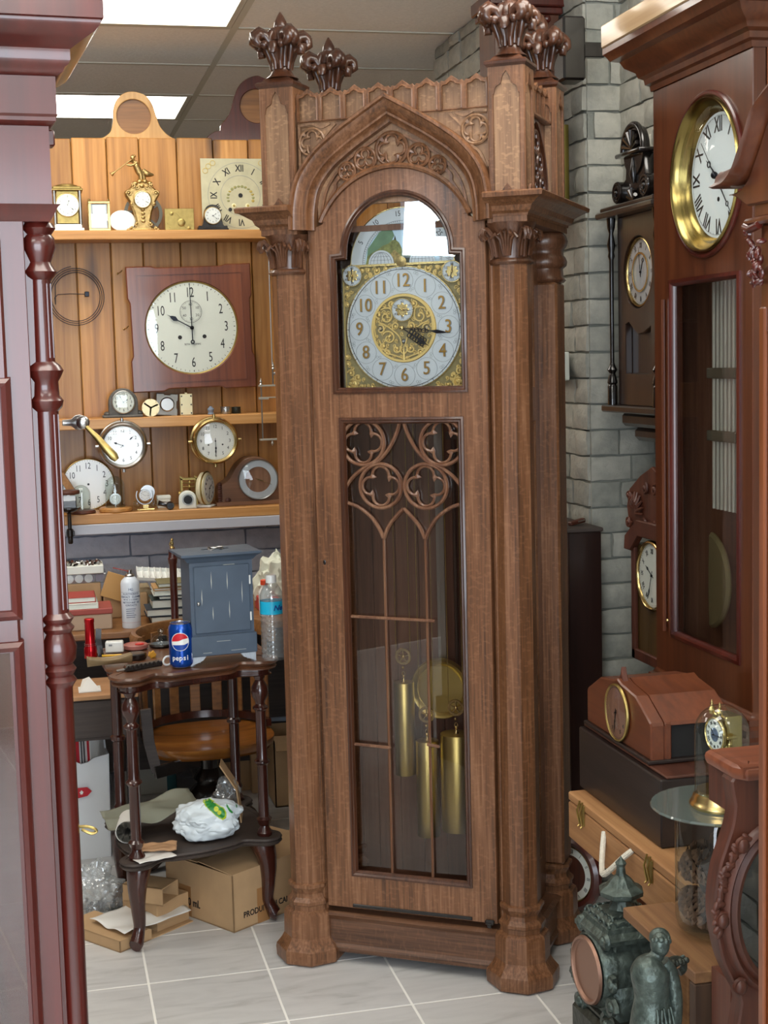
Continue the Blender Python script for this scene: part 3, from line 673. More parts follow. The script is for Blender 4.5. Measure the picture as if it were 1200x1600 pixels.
for k in range(8): m.shape([[(-.253+.06325*(k+.5)+a, PZ0-.004+b_) for a, b_ in lancet(.054, .078)]], .004, mi=1, T=FR(0, -.010, 0))

for k in range(8):
    ln = [(-.253+.06325*(k+.5)+a, PZ0+.003+b_) for a, b_ in lancet(.0506, .067)]
    m.sweep([(a, -.026, b_) for a, b_ in ln], [(-.0022, -.002), (-.0022, .002), (.0015, .003), (.0022, -.002)], up=(0, -1, 0))
m.build('parapet', [OAK, W['oakpan']], G, smooth=20)
# back and side parapets with hanging lancets
for sx in (-1, 1):
    m = M(); T = Matrix.Translation((sx*.31, DEP/2, 0)) @ Matrix.Rotation(sx*pi/2, 4, 'Z')
    m.shape(archrow(5, .25, PZ0, PZ1), .008, T=T @ FR(0, -.012, 0)); m.box(-.13, .13, -.003, .004, 1.98, PZ1-.005, T=T); m.box(-.125, .125, -.022, -.003, PZ0-.008, PZ0+.002, .003, T=T)
    m.build('side_parapet', OAK, G, smooth=20)
for sx in (-1, 1):
    m = M(); T = Matrix.Translation((sx*.318, DEP/2, 0)) @ Matrix.Rotation(sx*pi/2, 4, 'Z')
    m.sweep([(p.x, 0, p.y) for p in cr_pts([(-.12, 1.99, 0), (-.105, 2.08, 0), (-.06, 2.15, 0), (0, 2.19, 0), (.06, 2.15, 0), (.105, 2.08, 0), (.12, 1.99, 0)], 4)], [(-.005, -.004), (-.005, .004), (.005, .004), (.005, -.004)], up=(0, -1, 0), T=T)
    for cx_, cz_, R in ((0, 2.135, .03), (-.04, 2.085, .026), (.04, 2.085, .026), (0, 2.06, .022), (-.065, 2.03, .024), (.065, 2.03, .024), (0, 2.015, .02)):
        m.tube([(a, 0, b_) for a, b_ in circ(cx_, cz_, R, 20)], .004, 6, closed=True, T=T); m.tube([(a, 0, b_) for a, b_ in foil(cx_, cz_, R*.92, 4, seg=5)], .003, 5, closed=True, T=T)
    m.build('side_gable_tracery', OD, G)
m = M(); m.box(-.256, .256, -.010, .01, 1.99, PZ0+.004); m.box(-.256, .256, -.016, -.008, PZ0-.012, PZ0-.001, .002); m.build('gable_panel', W['oakpan'], G, smooth=0)
def fret(m, cx_, cz_, R, n, y, rot=pi/2, w1=1.0):
    P1 = [(-.0035*w1, -.006), (-.0035*w1, .001), (0, .004), (.0035*w1, .001), (.0035*w1, -.006)]; P2 = [(-.0026*w1, -.006), (-.0026*w1, 0), (0, .002), (.0026*w1, 0), (.0026*w1, -.006)]
    m.sweep([(a, y, b_) for a, b_ in circ(cx_, cz_, R, 32)], P1, up=(0, -1, 0), closed=True)
    m.sweep([(a, y, b_) for a, b_ in foil(cx_, cz_, R*.9, n, rot, seg=8)], P2, up=(0, -1, 0), closed=True)
    for k in range(n):   # solid cusps
        a = rot+pi/n+k*2*pi/n; m.tube([(cx_+R*.93*cos(a), y+.002, cz_+R*.93*sin(a)), (cx_+R*.5*cos(a), y+.003, cz_+R*.5*sin(a))], [.0075*R/.04, .001], 4)
YS = -.02
for sx in (-1, 1):
    m = M(); fret(m, sx*.215, 2.150, .034, 4, YS)
    for pts in ([(.165, 2.194), (.185, 2.186), (.2, 2.19), (.215, 2.196), (.245, 2.193)], [(.15, 2.193), (.172, 2.172), (.183, 2.16)], [(.19, 2.123), (.205, 2.112), (.225, 2.095), (.24, 2.06), (.246, 2.03)], [(.249, 2.11), (.249, 2.08), (.243, 2.075), (.248, 2.06)], [(.249, 2.19), (.249, 2.11)]):
        q = cr_pts([(sx*a, b_, 0) for a, b_ in pts], 4); m.sweep([(p.x, YS, p.y) for p in q], [(-.0032, -.008), (-.0032, .001), (.0032, .001), (.0032, -.008)], up=(0, -1, 0))
    m.build('spandrel_tracery', W['oakpan'], G, smooth=30)
m = M(); YB = -.027; m.shape([[(-.205, 1.95), (.205, 1.95), (.205, 2.19), (-.205, 2.19)], circ(DX, 1.868, .175, 40)] if 0 else [[(-.205, 1.95)]+[(DX+.175*cos(a), 1.868+.175*sin(a)) for a in [pi-.49-(pi-.98)*i/30 for i in range(31)]]+[(.205, 1.95), (.205, 2.19), (-.205, 2.19)]], .016, T=FR(0, -.008, 0)); m.build('tympanum', W['oakpan'], G, smooth=0)
m = M(); fret(m, .0, 2.118, .0405, 4, YB, w1=1.1)
for sx in (-1, 1):
    fret(m, sx*.070, 2.0975, .0275, 3, YB); fret(m, sx*.119, 2.071, .021, 3, YB)
    q = cr_pts([(sx*a, b_, 0) for a, b_ in [(.139, 2.06), (.152, 2.045), (.153, 2.03), (.163, 2.015), (.18, 1.985), (.186, 1.95)]], 4); m.sweep([(p.x, YB, p.y) for p in q], [(-.004, -.008), (-.004, .001), (.004, .001), (.004, -.008)], up=(0, -1, 0))
    q = cr_pts([(sx*a, b_, 0) for a, b_ in [(.032, 2.15), (.055, 2.137), (.09, 2.118), (.13, 2.088), (.16, 2.055), (.18, 2.02), (.192, 1.97)]], 4); m.sweep([(p.x, YB, p.y) for p in q], [(-.003, -.008), (-.003, .0), (.003, .0), (.003, -.008)], up=(0, -1, 0))
ar = [(DX-.004+(arcR+.006)*cos(a), YB-.004, arcZ+(arcR+.006)*sin(a)) for a in [.42+(pi-.84)*i/30 for i in range(31)]]
m.sweep(ar, [(-.006, -.01), (-.006, .003), (0, .006), (.006, .001), (.006, -.01)], up=(0, -1, 0)); m.build('tympanum_tracery', OAK, G, smooth=30)
# ---- dial
DY, DZ = .026, 1.678
m = M(); m.box(-.166, .164, DY+.012, DY+.016, 1.512, 1.835); m.build('dial_plate', plain('brass_ground', '#857a52', .6, .1, bump=.1, bs=120, var=.15), G, smooth=0)
dial = G.children[-1]; dial = [c for c in G.children if c.name.startswith('dial_plate')][0]
m = M(); ring(m, .086, .156, DY+.0115, .003, cz=DZ, mi=0)
for r_ in (.149, .156, .086): m.tube([(a, DY+.008, b_) for a, b_ in circ(0, DZ, r_, 64)], .0008 if r_ == .149 else .002, 5, closed=True, mi=1 if r_ != .149 else 2)
ticks(m, .149, .155, 60, DY+.008, 2, 0, DZ, .0007)
for h in range(12):
    a = pi/2-h*pi/6; cx_, cz_ = .1195*cos(a), DZ+.1195*sin(a)
    m.tube([(p, DY+.0082, q) for p, q in circ(cx_, cz_, .0278, 28)], .0006, 4, closed=True, mi=3)
    for rr_ in (.143, .0985):
        a2 = a+pi/12; px_, pz_ = rr_*cos(a2), DZ+rr_*sin(a2)
        for k in range(3 if rr_ > .12 else 2): m.tube([(p, DY+.0082, q) for p, q in circ(px_+.004*cos(k*2.1+a), pz_+.004*sin(k*2.1+a), .003, 8)], .0005, 4, closed=True, mi=3)
m.build('chapter_ring', [W['silver'], W['gold'], W['ink'], W['grey']], dial, smooth=30)
m = M(); numerals(m, .1195, .0475, 'A', DY+.0055, 0, 0, DZ, sx=.86, d=.003); m.build('numeral', plain('gilt_numeral', '#b48d4c', .3, .9), dial, smooth=0)
m = M(); numerals(m, .1195, .0475, 'A', DY+.0078, 0, .0008, DZ-.0006, sx=.9, d=.001, bold=.018); m.build('numeral_outline', W['grey'], dial, smooth=0)
# pierced gilt scrollwork
m = M(); ys = DY+.006; disc(m, .084, DY+.012, mi=1, cz=DZ, t=.002)
for sx in (-1, 1):
    f = sx
    for (cx_, cz_, R, a0_, tn) in ((.046, .030, .017, 2.6, 1.1), (.062, -.002, .013, 1.2, 1.0), (.040, -.024, .019, .6, 1.2), (.020, -.052, .012, 2.6, 1.0), (.056, -.044, .011, 3.6, 1.0), (.030, .062, .010, 4.2, 1.0), (.066, .036, .010, 4.4, .9), (.020, .006, .011, 5.4, 1.0), (.044, -.062, .009, .4, .9)):
        spiral(m, sx*cx_, DZ+cz_, R, a0_ if sx > 0 else pi-a0_, tn, ys, .0023, flip=sx)
    for pts in ([(.0, -.078), (.02, -.07), (.05, -.058), (.066, -.03)], [(.075, -.02), (.078, .01), (.07, .045), (.05, .065)], [(.005, -.04), (.012, -.02), (.03, -.004), (.05, .01), (.066, .016)], [(.03, .035), (.034, .05), (.048, .052), (.06, .048)], [(.0, -.066), (.01, -.055), (.004, -.04)]):
        m.tube([(sx*p.x, ys, DZ+p.y) for p in cr_pts([(a, b_, 0) for a, b_ in pts], 4)], .0023, 5)
_rr = random.Random(31); _pl = []
for _ in range(900):
    a_, R_ = _rr.random()*2*pi, .013+.064*sqrt(_rr.random()); x_, z_ = R_*cos(a_), R_*sin(a_)
    if sqrt(x_*x_+(z_-.046)**2) < .036 or min(sqrt((x_-u_)**2+(z_-v_)**2) for u_, v_ in ((-.063, 0), (.063, 0), (0, -.033))) < .012: continue
    if any((x_-u_)**2+(z_-v_)**2 < .0118**2 for u_, v_ in _pl): continue
    _pl.append((x_, z_)); spiral(m, x_, DZ+z_, .0062, a_+1, .95, ys+.0012, .00125, flip=1 if x_ > 0 else -1, n=9)
m.tube([(0, ys, DZ-.08), (0, ys, DZ-.045)], [.004, .001], 6)
ring(m, .08, .086, ys, .003, cz=DZ, mi=0)
for (x, z, ax) in ((-.063, 0, 0), (.063, .0, 0), (0, -.033, 0)):
    m.lathe([(.006, 0), (.006, .003), (.0035, .004)], 16, FR(x, ys+.003, DZ+z), 2); m.cyl(.003, 0, .006, 8, FR(x, ys+.002, DZ+z), 3)
m.build('centre_scrollwork', [plain('gilt_scroll', '#dcc07a', .35, .45), plain('dull_ground', '#8a7d56', .65, .1), W['black'], W['steel']], dial, smooth=60)
m = M()
for sx in (-1, 1):
    for (cx_, cz_, R, a0_, tn) in ((.140, -.140, .014, .8, 1.1), (.118, -.146, .010, 2.6, 1), (.146, -.112, .011, .2, 1), (.153, -.088, .007, 1, .9), (.09, -.150, .008, 2.8, .9), (.128, -.122, .010, 4, 1), (.15, .088, .008, 0, 1), (.152, .108, .006, 2, 1), (.152, .065, .006, 4, 1), (.07, .146, .010, 2.2, 1), (.092, .150, .006, 5, 1), (.088, .136, .007, 1, 1), (.11, .150, .006, 3, 1), (.045, .153, .005, 4, 1), (.158, -.07, .006, 2, 1), (.07, -.157, .005, 1, 1), (.155, -.148, .007, 3, 1)):
        spiral(m, sx*cx_, DZ+cz_, R, a0_ if sx > 0 else pi-a0_, tn, ys+.002, .0024, flip=sx)
    _rr = random.Random(41); _pl = []
    for _ in range(1500):
        x_, z_ = _rr.uniform(.006, .157), _rr.uniform(-.157, .152)
        if x_*x_+z_*z_ < .166**2 or (x_-.134)**2+(z_-.137)**2 < .033**2 or any((x_-u_)**2+(z_-v_)**2 < .0125**2 for u_, v_ in _pl): continue
        _pl.append((x_, z_)); spiral(m, sx*x_, DZ+z_, .0062, _rr.random()*6, .95, ys+.003, .0014, flip=sx, n=9)
    m.ell((sx*.14, ys+.004, DZ-.138), (.009, .003, .009), 10, 6)
    for k in range(6): m.ell((sx*.14+.011*cos(k*pi/3), ys+.004, DZ-.138+.011*sin(k*pi/3)), (.004, .002, .004), 8, 5)
    m.tube([(sx*.161, ys+.004, DZ+.155), (sx*.161, ys+.004, DZ-.162), (sx*.01, ys+.004, DZ-.162)], .0016, 5)
m.build('corner_scrollwork', bpy.data.materials['gilt_scroll'], dial, smooth=60)
def subdial(cx_, cz_, R, nm, degs):
    m = M(); disc(m, R, DY+.004, 0, 36, cx_, cz_, .003); m.tube([(a, DY+.0005, b_) for a, b_ in circ(cx_, cz_, R, 32)], .0014, 5, closed=True, mi=1)
    ring(m, 0.0005, R*.5, DY+.0008, .0015, 1, 24, cx_, cz_)
    for k in range(8): m.ell((cx_+R*.5*cos(k*pi/4), DY+.0005, cz_+R*.5*sin(k*pi/4)), (R*.14, .001, R*.14), 8, 5, mi=1)
    ticks(m, R*.86, R*.96, 60 if R > .026 else 24, DY+.0006, 2, cx_, cz_, .0005)
    if R > .026:
        for k, st in enumerate(('60', '10', '20', '30', '40', '50')): a = pi/2-k*pi/3; m.text(st, .009, .0004, 2, FR(cx_+R*.7*cos(a), DY+.0006, cz_+R*.7*sin(a)))
    else:
        for k, st in enumerate(('SILENT', 'CHIME')): m.text(st, .0055, .0004, 2, FR(cx_, DY+.0006, cz_+(R*.72 if k == 0 else -R*.72)))
    for dg in degs: hand(m, R*.8, dg, .0022, DY-.002, 2, cx_, cz_, 'plain', .2)
    m.ell((cx_, DY-.003, cz_), .0035, 10, 6, 1); m.build(nm, [W['silver'], W['gold'], W['ink']], dial, smooth=50)
subdial(0, DZ+.046, .029, 'seconds_dial', (95, 285)); subdial(-.134, DZ+.137, .0265, 'chime_selector', (0, 180)); subdial(.134, DZ+.137, .0265, 'chime_selector', (5, 195))
# moon arch
m = M(); MZ = 1.842
half_ = lambda r, k=40: [(r*cos(pi*i/k), MZ+r*sin(pi*i/k)) for i in range(k+1)]
m.shape([half_(.139)+half_(.100)[::-1]], .003, mi=0, T=FR(0, DY+.008, 0))
for i, st in enumerate(('5', '10', '15', '20', '25', '29½')):
    a = pi-(.46+i*.5)*1.03; m.text(st, .019, .0005, 2, FR(.123*cos(a), DY+.006, MZ+.123*sin(a), a-pi/2), sx=.85)
for i in range(60): a = pi*i/59; m.box(.101, .105, -.0004, .0004, -.0003, .0003, mi=2, T=FR(0, DY+.006, MZ, a))
m.tube([(a, DY+.006, b_) for a, b_ in half_(.106)], .0005, 4, mi=2); m.tube([(a, DY+.006, b_) for a, b_ in half_(.139)], .0016, 5, mi=1)
m.box(-.139, .139, DY+.004, DY+.009, MZ-.006, MZ, mi=1)
m.build('lunar_ring', [W['silver'], W['gold'], W['ink']], dial, smooth=30)
m = M(); m.shape([half_(.1005)], .002, mi=0, T=FR(0, DY+.012, 0))
hill = [(-.099, 0), (-.094, .02), (-.08, .03), (-.066, .036), (-.05, .046), (-.036, .05), (-.026, .058), (-.018, .06), (-.008, .052), (.0, .036), (.008, .03), (.02, .02), (.03, .026), (.042, .02), (.05, .0)]
m.shape([[(a, MZ+b_) for a, b_ in hill]], .001, mi=1, T=FR(0, DY+.0095, 0))
m.shape([[(-.085, MZ), (-.08, MZ+.016), (-.05, MZ+.03), (-.03, MZ+.024), (-.02, MZ+.034), (-.005, MZ+.02), (.01, MZ)]], .001, mi=2, T=FR(0, DY+.0085, 0))
m.shape([[(0, MZ), (.006, MZ+.018), (.02, MZ+.014), (.034, MZ+.02), (.04, MZ)]], .001, mi=3, T=FR(0, DY+.0075, 0))
m.shape([[(-.021, MZ+.058), (-.018, MZ+.07), (-.015, MZ+.058)]], .001, mi=3, T=FR(0, DY+.0095, 0))
m.shape([[(-.0985, MZ+.0), (-.092, MZ+.04), (-.06, MZ+.08), (-.03, MZ+.094), (-.02, MZ+.07), (-.03, MZ+.052), (-.07, MZ+.03)]], .001, mi=4, T=FR(0, DY+.0105, 0))
m.build('moon_disc', [plain('painted_sky', '#b9d3e6', .3), plain('painted_hill', '#6f7440', .5, var=.5, bs=90), plain('painted_meadow', '#8f7d4a', .5, var=.5, bs=120), plain('painted_trees', '#2d3326', .5, var=.5, bs=120), plain('painted_green_sky', '#5e7f62', .4, var=.2, bs=30)], dial, smooth=0)
m = M()
for cx_ in (-.055, .055):
    m.shape([[(cx_+.034*cos(pi*i/20), MZ+.034*sin(pi*i/20)) for i in range(21)]], .003, mi=0, T=FR(0, DY+.005, 0))
    m.tube([(cx_+.029*cos(pi*i/20), DY+.003, MZ+.029*sin(pi*i/20)) for i in range(21)], .0005, 4, mi=1)
    for k in range(-2, 3): m.tube([(cx_+k*.010*cos(t_*.31), DY+.003, MZ+.028*sin(t_*.31)) for t_ in range(6)], .0004, 4, mi=1)
    for k in (.009, .018): m.tube([(cx_-sqrt(.029**2-k*k), DY+.003, MZ+k), (cx_+sqrt(.029**2-k*k), DY+.003, MZ+k)], .0004, 4, mi=1)
m.lathe([(.0135, 0), (.0135, .002), (0, .003)], 20, FR(0, DY+.002, MZ+.003), 2)
m.build('moon_globe', [W['silver'], W['ink'], W['gold']], dial, smooth=0)
# hands
m = M(); yh = DY-.006
hand(m, .138, 97, .0032, yh, 0, 0, DZ, 'spade', .0)
for k in range(5): m.tube([(a, yh, b_) for a, b_ in circ(.03+.009*k, DZ-.004-.0012*k, .004+.001*(k % 2), 10)], .0013, 5, closed=True)
m.build('minute_hand', W['dsteel'], dial, smooth=30)
m = M(); a = radians(124); hand(m, .086, 124, .005, yh+.003, 0, 0, DZ, 'spade', .0)
for k in range(6):
    for s_ in (-1, 1):
        d_ = .026+.008*k; m.tube([(p, yh+.003, q) for p, q in circ(d_*sin(a)+s_*.006*cos(a), DZ+d_*cos(a)-s_*.006*sin(a), .0052, 10)], .0015, 5, closed=True)
m.build('hour_hand', W['dsteel'], dial, smooth=30)
m = M(); m.ell((0, yh-.003, DZ), (.006, .004, .006), 14, 8); m.build('hand_collet', W['gold'], dial)
# movement seatboard, pendulum, weights
m = M(); m.box(-.2, .2, .05, .24, 1.46, 1.49, .003); m.box(-.15, .15, .045, .2, 1.49, 1.83); m.build('movement', W['oakin'], G, smooth=0)
BX, BZ, BY = .03, .712, .19
m = M(); m.box(BX-.011, BX+.011, BY+.012, BY+.016, BZ, 1.46); m.build('pendulum_rod', W['steel'], G, smooth=0)
m = M(); m.lathe([(0, .012), (.064, .012), (.066, .009), (.069, .011), (.074, .018), (.0795, .02), (.083, .014), (.084, .004), (.078, -.004), (0, -.01)], 48, FR(BX, BY, BZ)); m.build('pendulum_bob', W['weight'], G, smooth=40)
for (x, za, zb, R) in ((-.050, .742, .490, .0275), (.012, .587, .327, .031), (.094, .611, .350, .0435)):
    m = M(); m.lathe([(0, zb), (R-.001, zb), (R, zb+.002), (R, za-.002), (R-.001, za), (0, za)], 32, T3(x, .11, 0)); wt = m.build('weight', W['weight'], G, smooth=40)
    m = M(); zp = za+.069
    for rr_ in (.0205, .0175): m.tube([(x+rr_*cos(a), .11, zp+rr_*sin(a)) for a in [2*pi*i/24 for i in range(24)]], .0026, 6, closed=True)
    for k in range(5): a = pi/2+k*2*pi/5; m.tube([(x, .11, zp), (x+.019*cos(a), .11, zp+.019*sin(a))], .0022, 5)
    m.ell((x, .11, zp), .0055, 10, 6); m.ell((x, .106, zp-.029), .0042, 8, 6); m.tube([(x+.004*cos(a), .11, za+.023+.006*sin(a)) for a in [2*pi*i/12 for i in range(12)]], .0016, 5, closed=True); m.lathe([(.007, za), (.004, za+.006), (.003, za+.012), (.0045, za+.016), (.002, za+.02)], 10, T3(x, .11, 0))
    m.build('pulley', W['gold'], wt, smooth=50)
    m = M(); m.tube([(x-.02, .11, zp), (x-.02, .11, 1.46)], .0012, 4); m.tube([(x+.02, .11, zp), (x+.02, .11, 1.46)], .0012, 4); m.build('weight_cable', W['oldbrass'], wt)
m = M()
for k in range(5): m.cyl(.006, .62+.05*k, 1.38, 10, T3(.13+.016*(k-2)-.05, .28, 0))
m.box(.03, .2, .27, .29, 1.38, 1.40); m.build('chime_tube', plain('dull_tube', '#6a6058', .35, .8), G)
# ================================================================== helpers for the smaller clocks
from mathutils import noise as _ns
def hands(par, L1, a1, L2, a2, wd, y, cx=0, cz=0, style='spade', mat=None, tail=.2):
    mat = mat or W['dsteel']
    q = M(); hand(q, L1, a1, wd, y, 0, cx, cz, style, tail); q.build('hour_hand', mat, par, smooth=0)
    q = M(); hand(q, L2, a2, wd*.75, y-.0015, 0, cx, cz, style, tail); q.build('minute_hand', mat, par, smooth=0)
def face(par, R, y, cz=0, cx=0, kind='A', ns=None, nr=None, fm=None, bm=None, bw=.1, time=(300, 0), glass=True, hs='spade', tk=True, only=None, holes=(), dom=.0, ink=None, sx=.9, wd=None, bd=None):
    fm = fm or W['white']; bm = bm or W['brass']; ns = ns or R*.26; nr = nr or R*.76; ink = ink or W['ink']
    q = M(); disc(q, R, y, 0, 48, cx, cz, .002)
    if kind: numerals(q, nr, ns, kind, y-.0024, 1, cx, cz, sx=sx, only=only, d=.0008)
    if tk:
        ticks(q, R*.93, R*.965, 60, y-.0024, 1, cx, cz, R*.008)
    for hx, hz in holes: q.cyl(R*.045, -.001, .0012, 12, FR(cx+hx*R, y-.002, cz+hz*R), 1)
    d = q.build('dial', [fm, ink], par, smooth=0)
    if bm is not None and bw:
        t = bd or R*bw
        q = M(); q.lathe([(R*.985, 0), (R*.99, t*.5), (R*(1+bw*.35), t), (R*(1+bw*.75), t*.9), (R*(1+bw), t*.4), (R*(1+bw), -t*.2)], 56, FR(cx, y, cz), cap=False); q.build('bezel', bm, par, smooth=50)
    if time: hands(par, R*.55, time[0], R*.8, time[1], wd or R*.035, y-.003, cx, cz, hs)
    if glass:
        q = M(); q.lathe([(R*1.0, .004+R*.02), (R*.8, .004+R*.02+dom*.4*R), (R*.4, .004+R*.02+dom*.85*R), (0, .004+R*.02+dom*R)], 40, FR(cx, y, cz), cap=False); q.build('glass', W['glass'], par, smooth=60, recalc=False)
    return d
def crumple(name, c, r, seed, amp, mat, parent=None, n=4, fs=3.0, flat=None, ridge=True, **kw):
    bm = bmesh.new(); bmesh.ops.create_icosphere(bm, subdivisions=n, radius=1)
    sd = Vector((seed*7.1, seed*3.3, seed*1.7))
    for v in bm.verts:
        p = v.co.copy(); d = _ns.noise(p*fs+sd)*amp
        if ridge: d += (abs(_ns.noise(p*fs*2.3+sd))-.3)*amp*.8
        d += _ns.noise(p*1.1+sd)*amp*1.2
        q = p*(1+d); q = Vector((q.x*r[0], q.y*r[1], q.z*r[2]))
        if flat is not None and q.z < -r[2]*flat: q.z = -r[2]*flat+(q.z+r[2]*flat)*.05
        v.co = q
    m = M(); m.add([v.co.copy() for v in bm.verts], [[x.index for x in f.verts] for f in bm.faces]); bm.free()
    return m.build(name, mat, parent, loc=c, smooth=50 if not ridge else 28, **kw)
def at1(px, py, Y): return P(px, py, Y=Y)
def pxw(n, D): return n*D/FPX
# ================================================================== left foreground clock
LY = 2.02; lp = P(37, 345, Y=LY)
zL = lambda py: P(40, py, Y=LY).z
L = thing('longcase_clock', 'red mahogany tall clock with turned corner column, cut off by the left picture edge', 'clock', (lp.x, LY, 0), radians(5))
MH = W['mahog']
m = M(); m.box(-.62, -.001, 0, .02, .25, zL(345), .001); m.box(-.62, .03, .02, .28, .25, zL(345)); m.box(-.64, .06, .0, .3, 0, .25, .004); m.build('body', MH, L, smooth=20)
m = M(); xd = -.032   # door edge and its mouldings
m.box(-.56, xd, -.012, -.0005, .3, zL(370), .004)
m.sweep([(xd-.006, -.012, zL(955)), (xd-.006, -.012, zL(600)), (-.55, -.012, zL(600)), (-.55, -.012, zL(955))], [(-.006, -.004), (-.004, .006), (.002, .009), (.008, .004), (.010, -.004)], up=(0, -1, 0), closed=True)
m.sweep([(xd-.006, -.012, .36), (xd-.006, -.012, zL(1008)), (-.55, -.012, zL(1008)), (-.55, -.012, .36)], [(-.006, -.004), (-.004, .006), (.002, .009), (.008, .004), (.010, -.004)], up=(0, -1, 0), closed=True)
m.build('door', MH, L, smooth=30)
m = M(); m.box(-.54, xd-.016, -.014, -.0125, .37, zL(1015)); m.build('door_glass', W['glassm'], L, smooth=0)
m = M()
fr2 = [(0, zL(345)), (.0, zL(322)), ]
def slab(x1, za, zb, pr): m.sweep([(-.66, 0, 0), (x1, 0, 0), (x1, .3, 0)], pr, up=(0, 0, 1))
a, b_ = zL(346), zL(320)
slab(.034, 0, 0, [(-.03, a), (.0, a), (.004, a+.006), (.010, b_-.004), (.014, b_), (-.03, b_)])
slab(.034, 0, 0, [(-.03, zL(320)), (.004, zL(320)), (.004, zL(196)), (-.03, zL(196))])
slab(.034, 0, 0, [(-.03, zL(197)), (.006, zL(197)), (.013, zL(190)), (.013, zL(184)), (.016, zL(180)), (-.03, zL(180))])
slab(.034, 0, 0, [(-.03, zL(180)), (.0145, zL(180)), (.0145, zL(120)), (-.03, zL(120))])
slab(.034, 0, 0, [(-.03, zL(121)), (.016, zL(121)), (.024, zL(115)), (.026, zL(108)), (.03, zL(105)), (.033, zL(98)), (.033, zL(82)), (.038, zL(78)), (.048, zL(70)), (.062, zL(60)), (.068, zL(52)), (.07, zL(48)), (.07, zL(44)), (.073, zL(42)), (.073, zL(14)), (-.03, zL(10))])
for k in range(3): m.box(.036, .049, .03+.07*k, .055+.07*k, zL(222), zL(196), .002)
m.build('hood_cornice', MH, L, smooth=40)
m = M(); m.box(-.6, .058, .03, .28, zL(12), zL(-60), .003); m.build('crest_block', MH, L, smooth=0)
zc = lambda y: zL(y)
pr = [(.017, zc(1640)), (.0175, zc(1086)), (.019, zc(1082)), (.024, zc(1074)), (.019, zc(1066)), (.024, zc(1056)), (.019, zc(1048)), (.024, zc(1040)), (.026, zc(1020)), (.021, zc(1004)), (.019, zc(998)), (.024, zc(990)), (.019, zc(983)), (.024, zc(974)), (.0175, zc(966)), (.0165, zc(645)), (.022, zc(638)), (.024, zc(628)), (.019, zc(620)), (.018, zc(598)), (.022, zc(590)), (.026, zc(580)), (.022, zc(572)), (.0155, zc(566)), (.0145, zc(436)), (.02, zc(430)), (.023, zc(423)), (.018, zc(414)), (.016, zc(408)), (.023, zc(385)), (.022, zc(370)), (.018, zc(364)), (.024, zc(354)), (.020, zc(346))]
m = M(); m.lathe(pr, 28, T3(.020, .03, 0))
for k in range(3):      # thin raised reeds
    a = -pi/2+.5+(k-1)*.5
    for za, zb, R in ((zc(960), zc(650), .0172), (zc(560), zc(442), .0152)): m.tube([(.020+R*cos(a), .03+R*sin(a), za), (.020+R*cos(a), .03+R*sin(a), zb)], .0012, 4)
m.build('corner_column', wood('red_column', '#2b0c08', '#45130d', '#5c1c14', s=4, rough=.3, coat=.5), L, smooth=40)
def sidepull(py, dx, k):
    z = zL(py); m = M(); m.lathe([(.004, 0), (.005, .012), (.010, .018), (.011, .024), (.008, .032), (0, .035)], 14, T3(.045, .07, z, ry=pi/2)); m.ell((.072, .06, z), .0095, 14, 10); m.build('handle_ball', W['steel'], L)
    m = M(); m.tube([(.076, .056, z-.006), (.090, .05, z-.022), (.100, .045, z-.036), (.110, .04, z-.048), (.114, .04, z-.053)], [.003, .0045, .006, .0065, .004], 12); m.build('handle_lever', W['oldbrass'], L)
sidepull(666, 0, 0)
m = M(); z = zL(1318)
m.tube(cr_pts([(.02, .05, z), (.045, .045, z+.001), (.058, .04, z-.002), (.062, .04, z-.007), (.054, .04, z-.009), (.042, .045, z-.003)], 4), .0022, 7); m.build('lower_pull', W['oldbrass'], L)
# ================================================================== square wall clock on the planks
SY = PY-.13
c0 = P(300, 512, Y=SY); k = (c0-CAM).dot(CF)/FPX
SQ = thing('wall_clock', 'square mahogany wall clock with large white arabic dial hung on the planks', 'clock', (c0.x, SY, c0.z), 0, rot=(0, -radians(1.2), 0))
hw = 97*k; m = M(); oc = [(-hw, -hw), (-hw*.35, -hw), (-hw*.3, -hw*1.03), (hw*.3, -hw*1.03)]
oc = [(-hw, -hw), (-hw*.5, -hw), (-hw*.42, -hw*.965), (hw*.42, -hw*.965), (hw*.5, -hw), (hw, -hw), (hw, -hw*.5), (hw*.965, -hw*.42), (hw*.965, hw*.42), (hw, hw*.5), (hw, hw), (hw*.6, hw), (hw*.52, hw*.975), (-hw*.52, hw*.975), (-hw*.6, hw), (-hw, hw), (-hw, hw*.5), (-hw*.965, hw*.42), (-hw*.965, -hw*.42), (-hw, -hw*.5)]
m.shape([oc, circ(.001, -.0, 72*k, 56)], .025, .004, T=FR(0, .015, 0))
for sx in (-1, 1): m.box(sx*hw*.84-.001, sx*hw*.84+.001, .0, .003, -hw*.86, hw*.86); m.box(-hw*.84, hw*.84, .0, .003, sx*hw*.86-.001, sx*hw*.86+.001)
m.box(-hw*.93, hw*.93, .03, .115, -hw*.93, hw*.93)
m.build('case', wood('red_brown_case', '#4d2312', '#69351d', '#7f4628', s=6, rough=.35, coat=.4, bump=.05), SQ, smooth=20)
face(SQ, 71*k, .012, kind='A', ns=.053, nr=71*k*.765, fm=W['cream'], bm=W['oldbrass'], bw=.035, time=None, dom=0, sx=.62, glass=True, holes=((-.27, -.2), (.27, -.2)))
m = M(); m.tube([(a, .0, b_) for a, b_ in circ(-.001, 71*k*.35, 17*k, 32)], .0008, 4, closed=True); ticks(m, 14.5*k, 16.5*k, 60, .001, 0, -.001, 71*k*.35, .0005)
for i, st in enumerate(('60', '10', '20', '30', '40', '50')): a = pi/2-i*pi/3; m.text(st, .014, .0005, 0, FR(-.001+11.5*k*cos(a), .0, 71*k*.35+11.5*k*sin(a)))
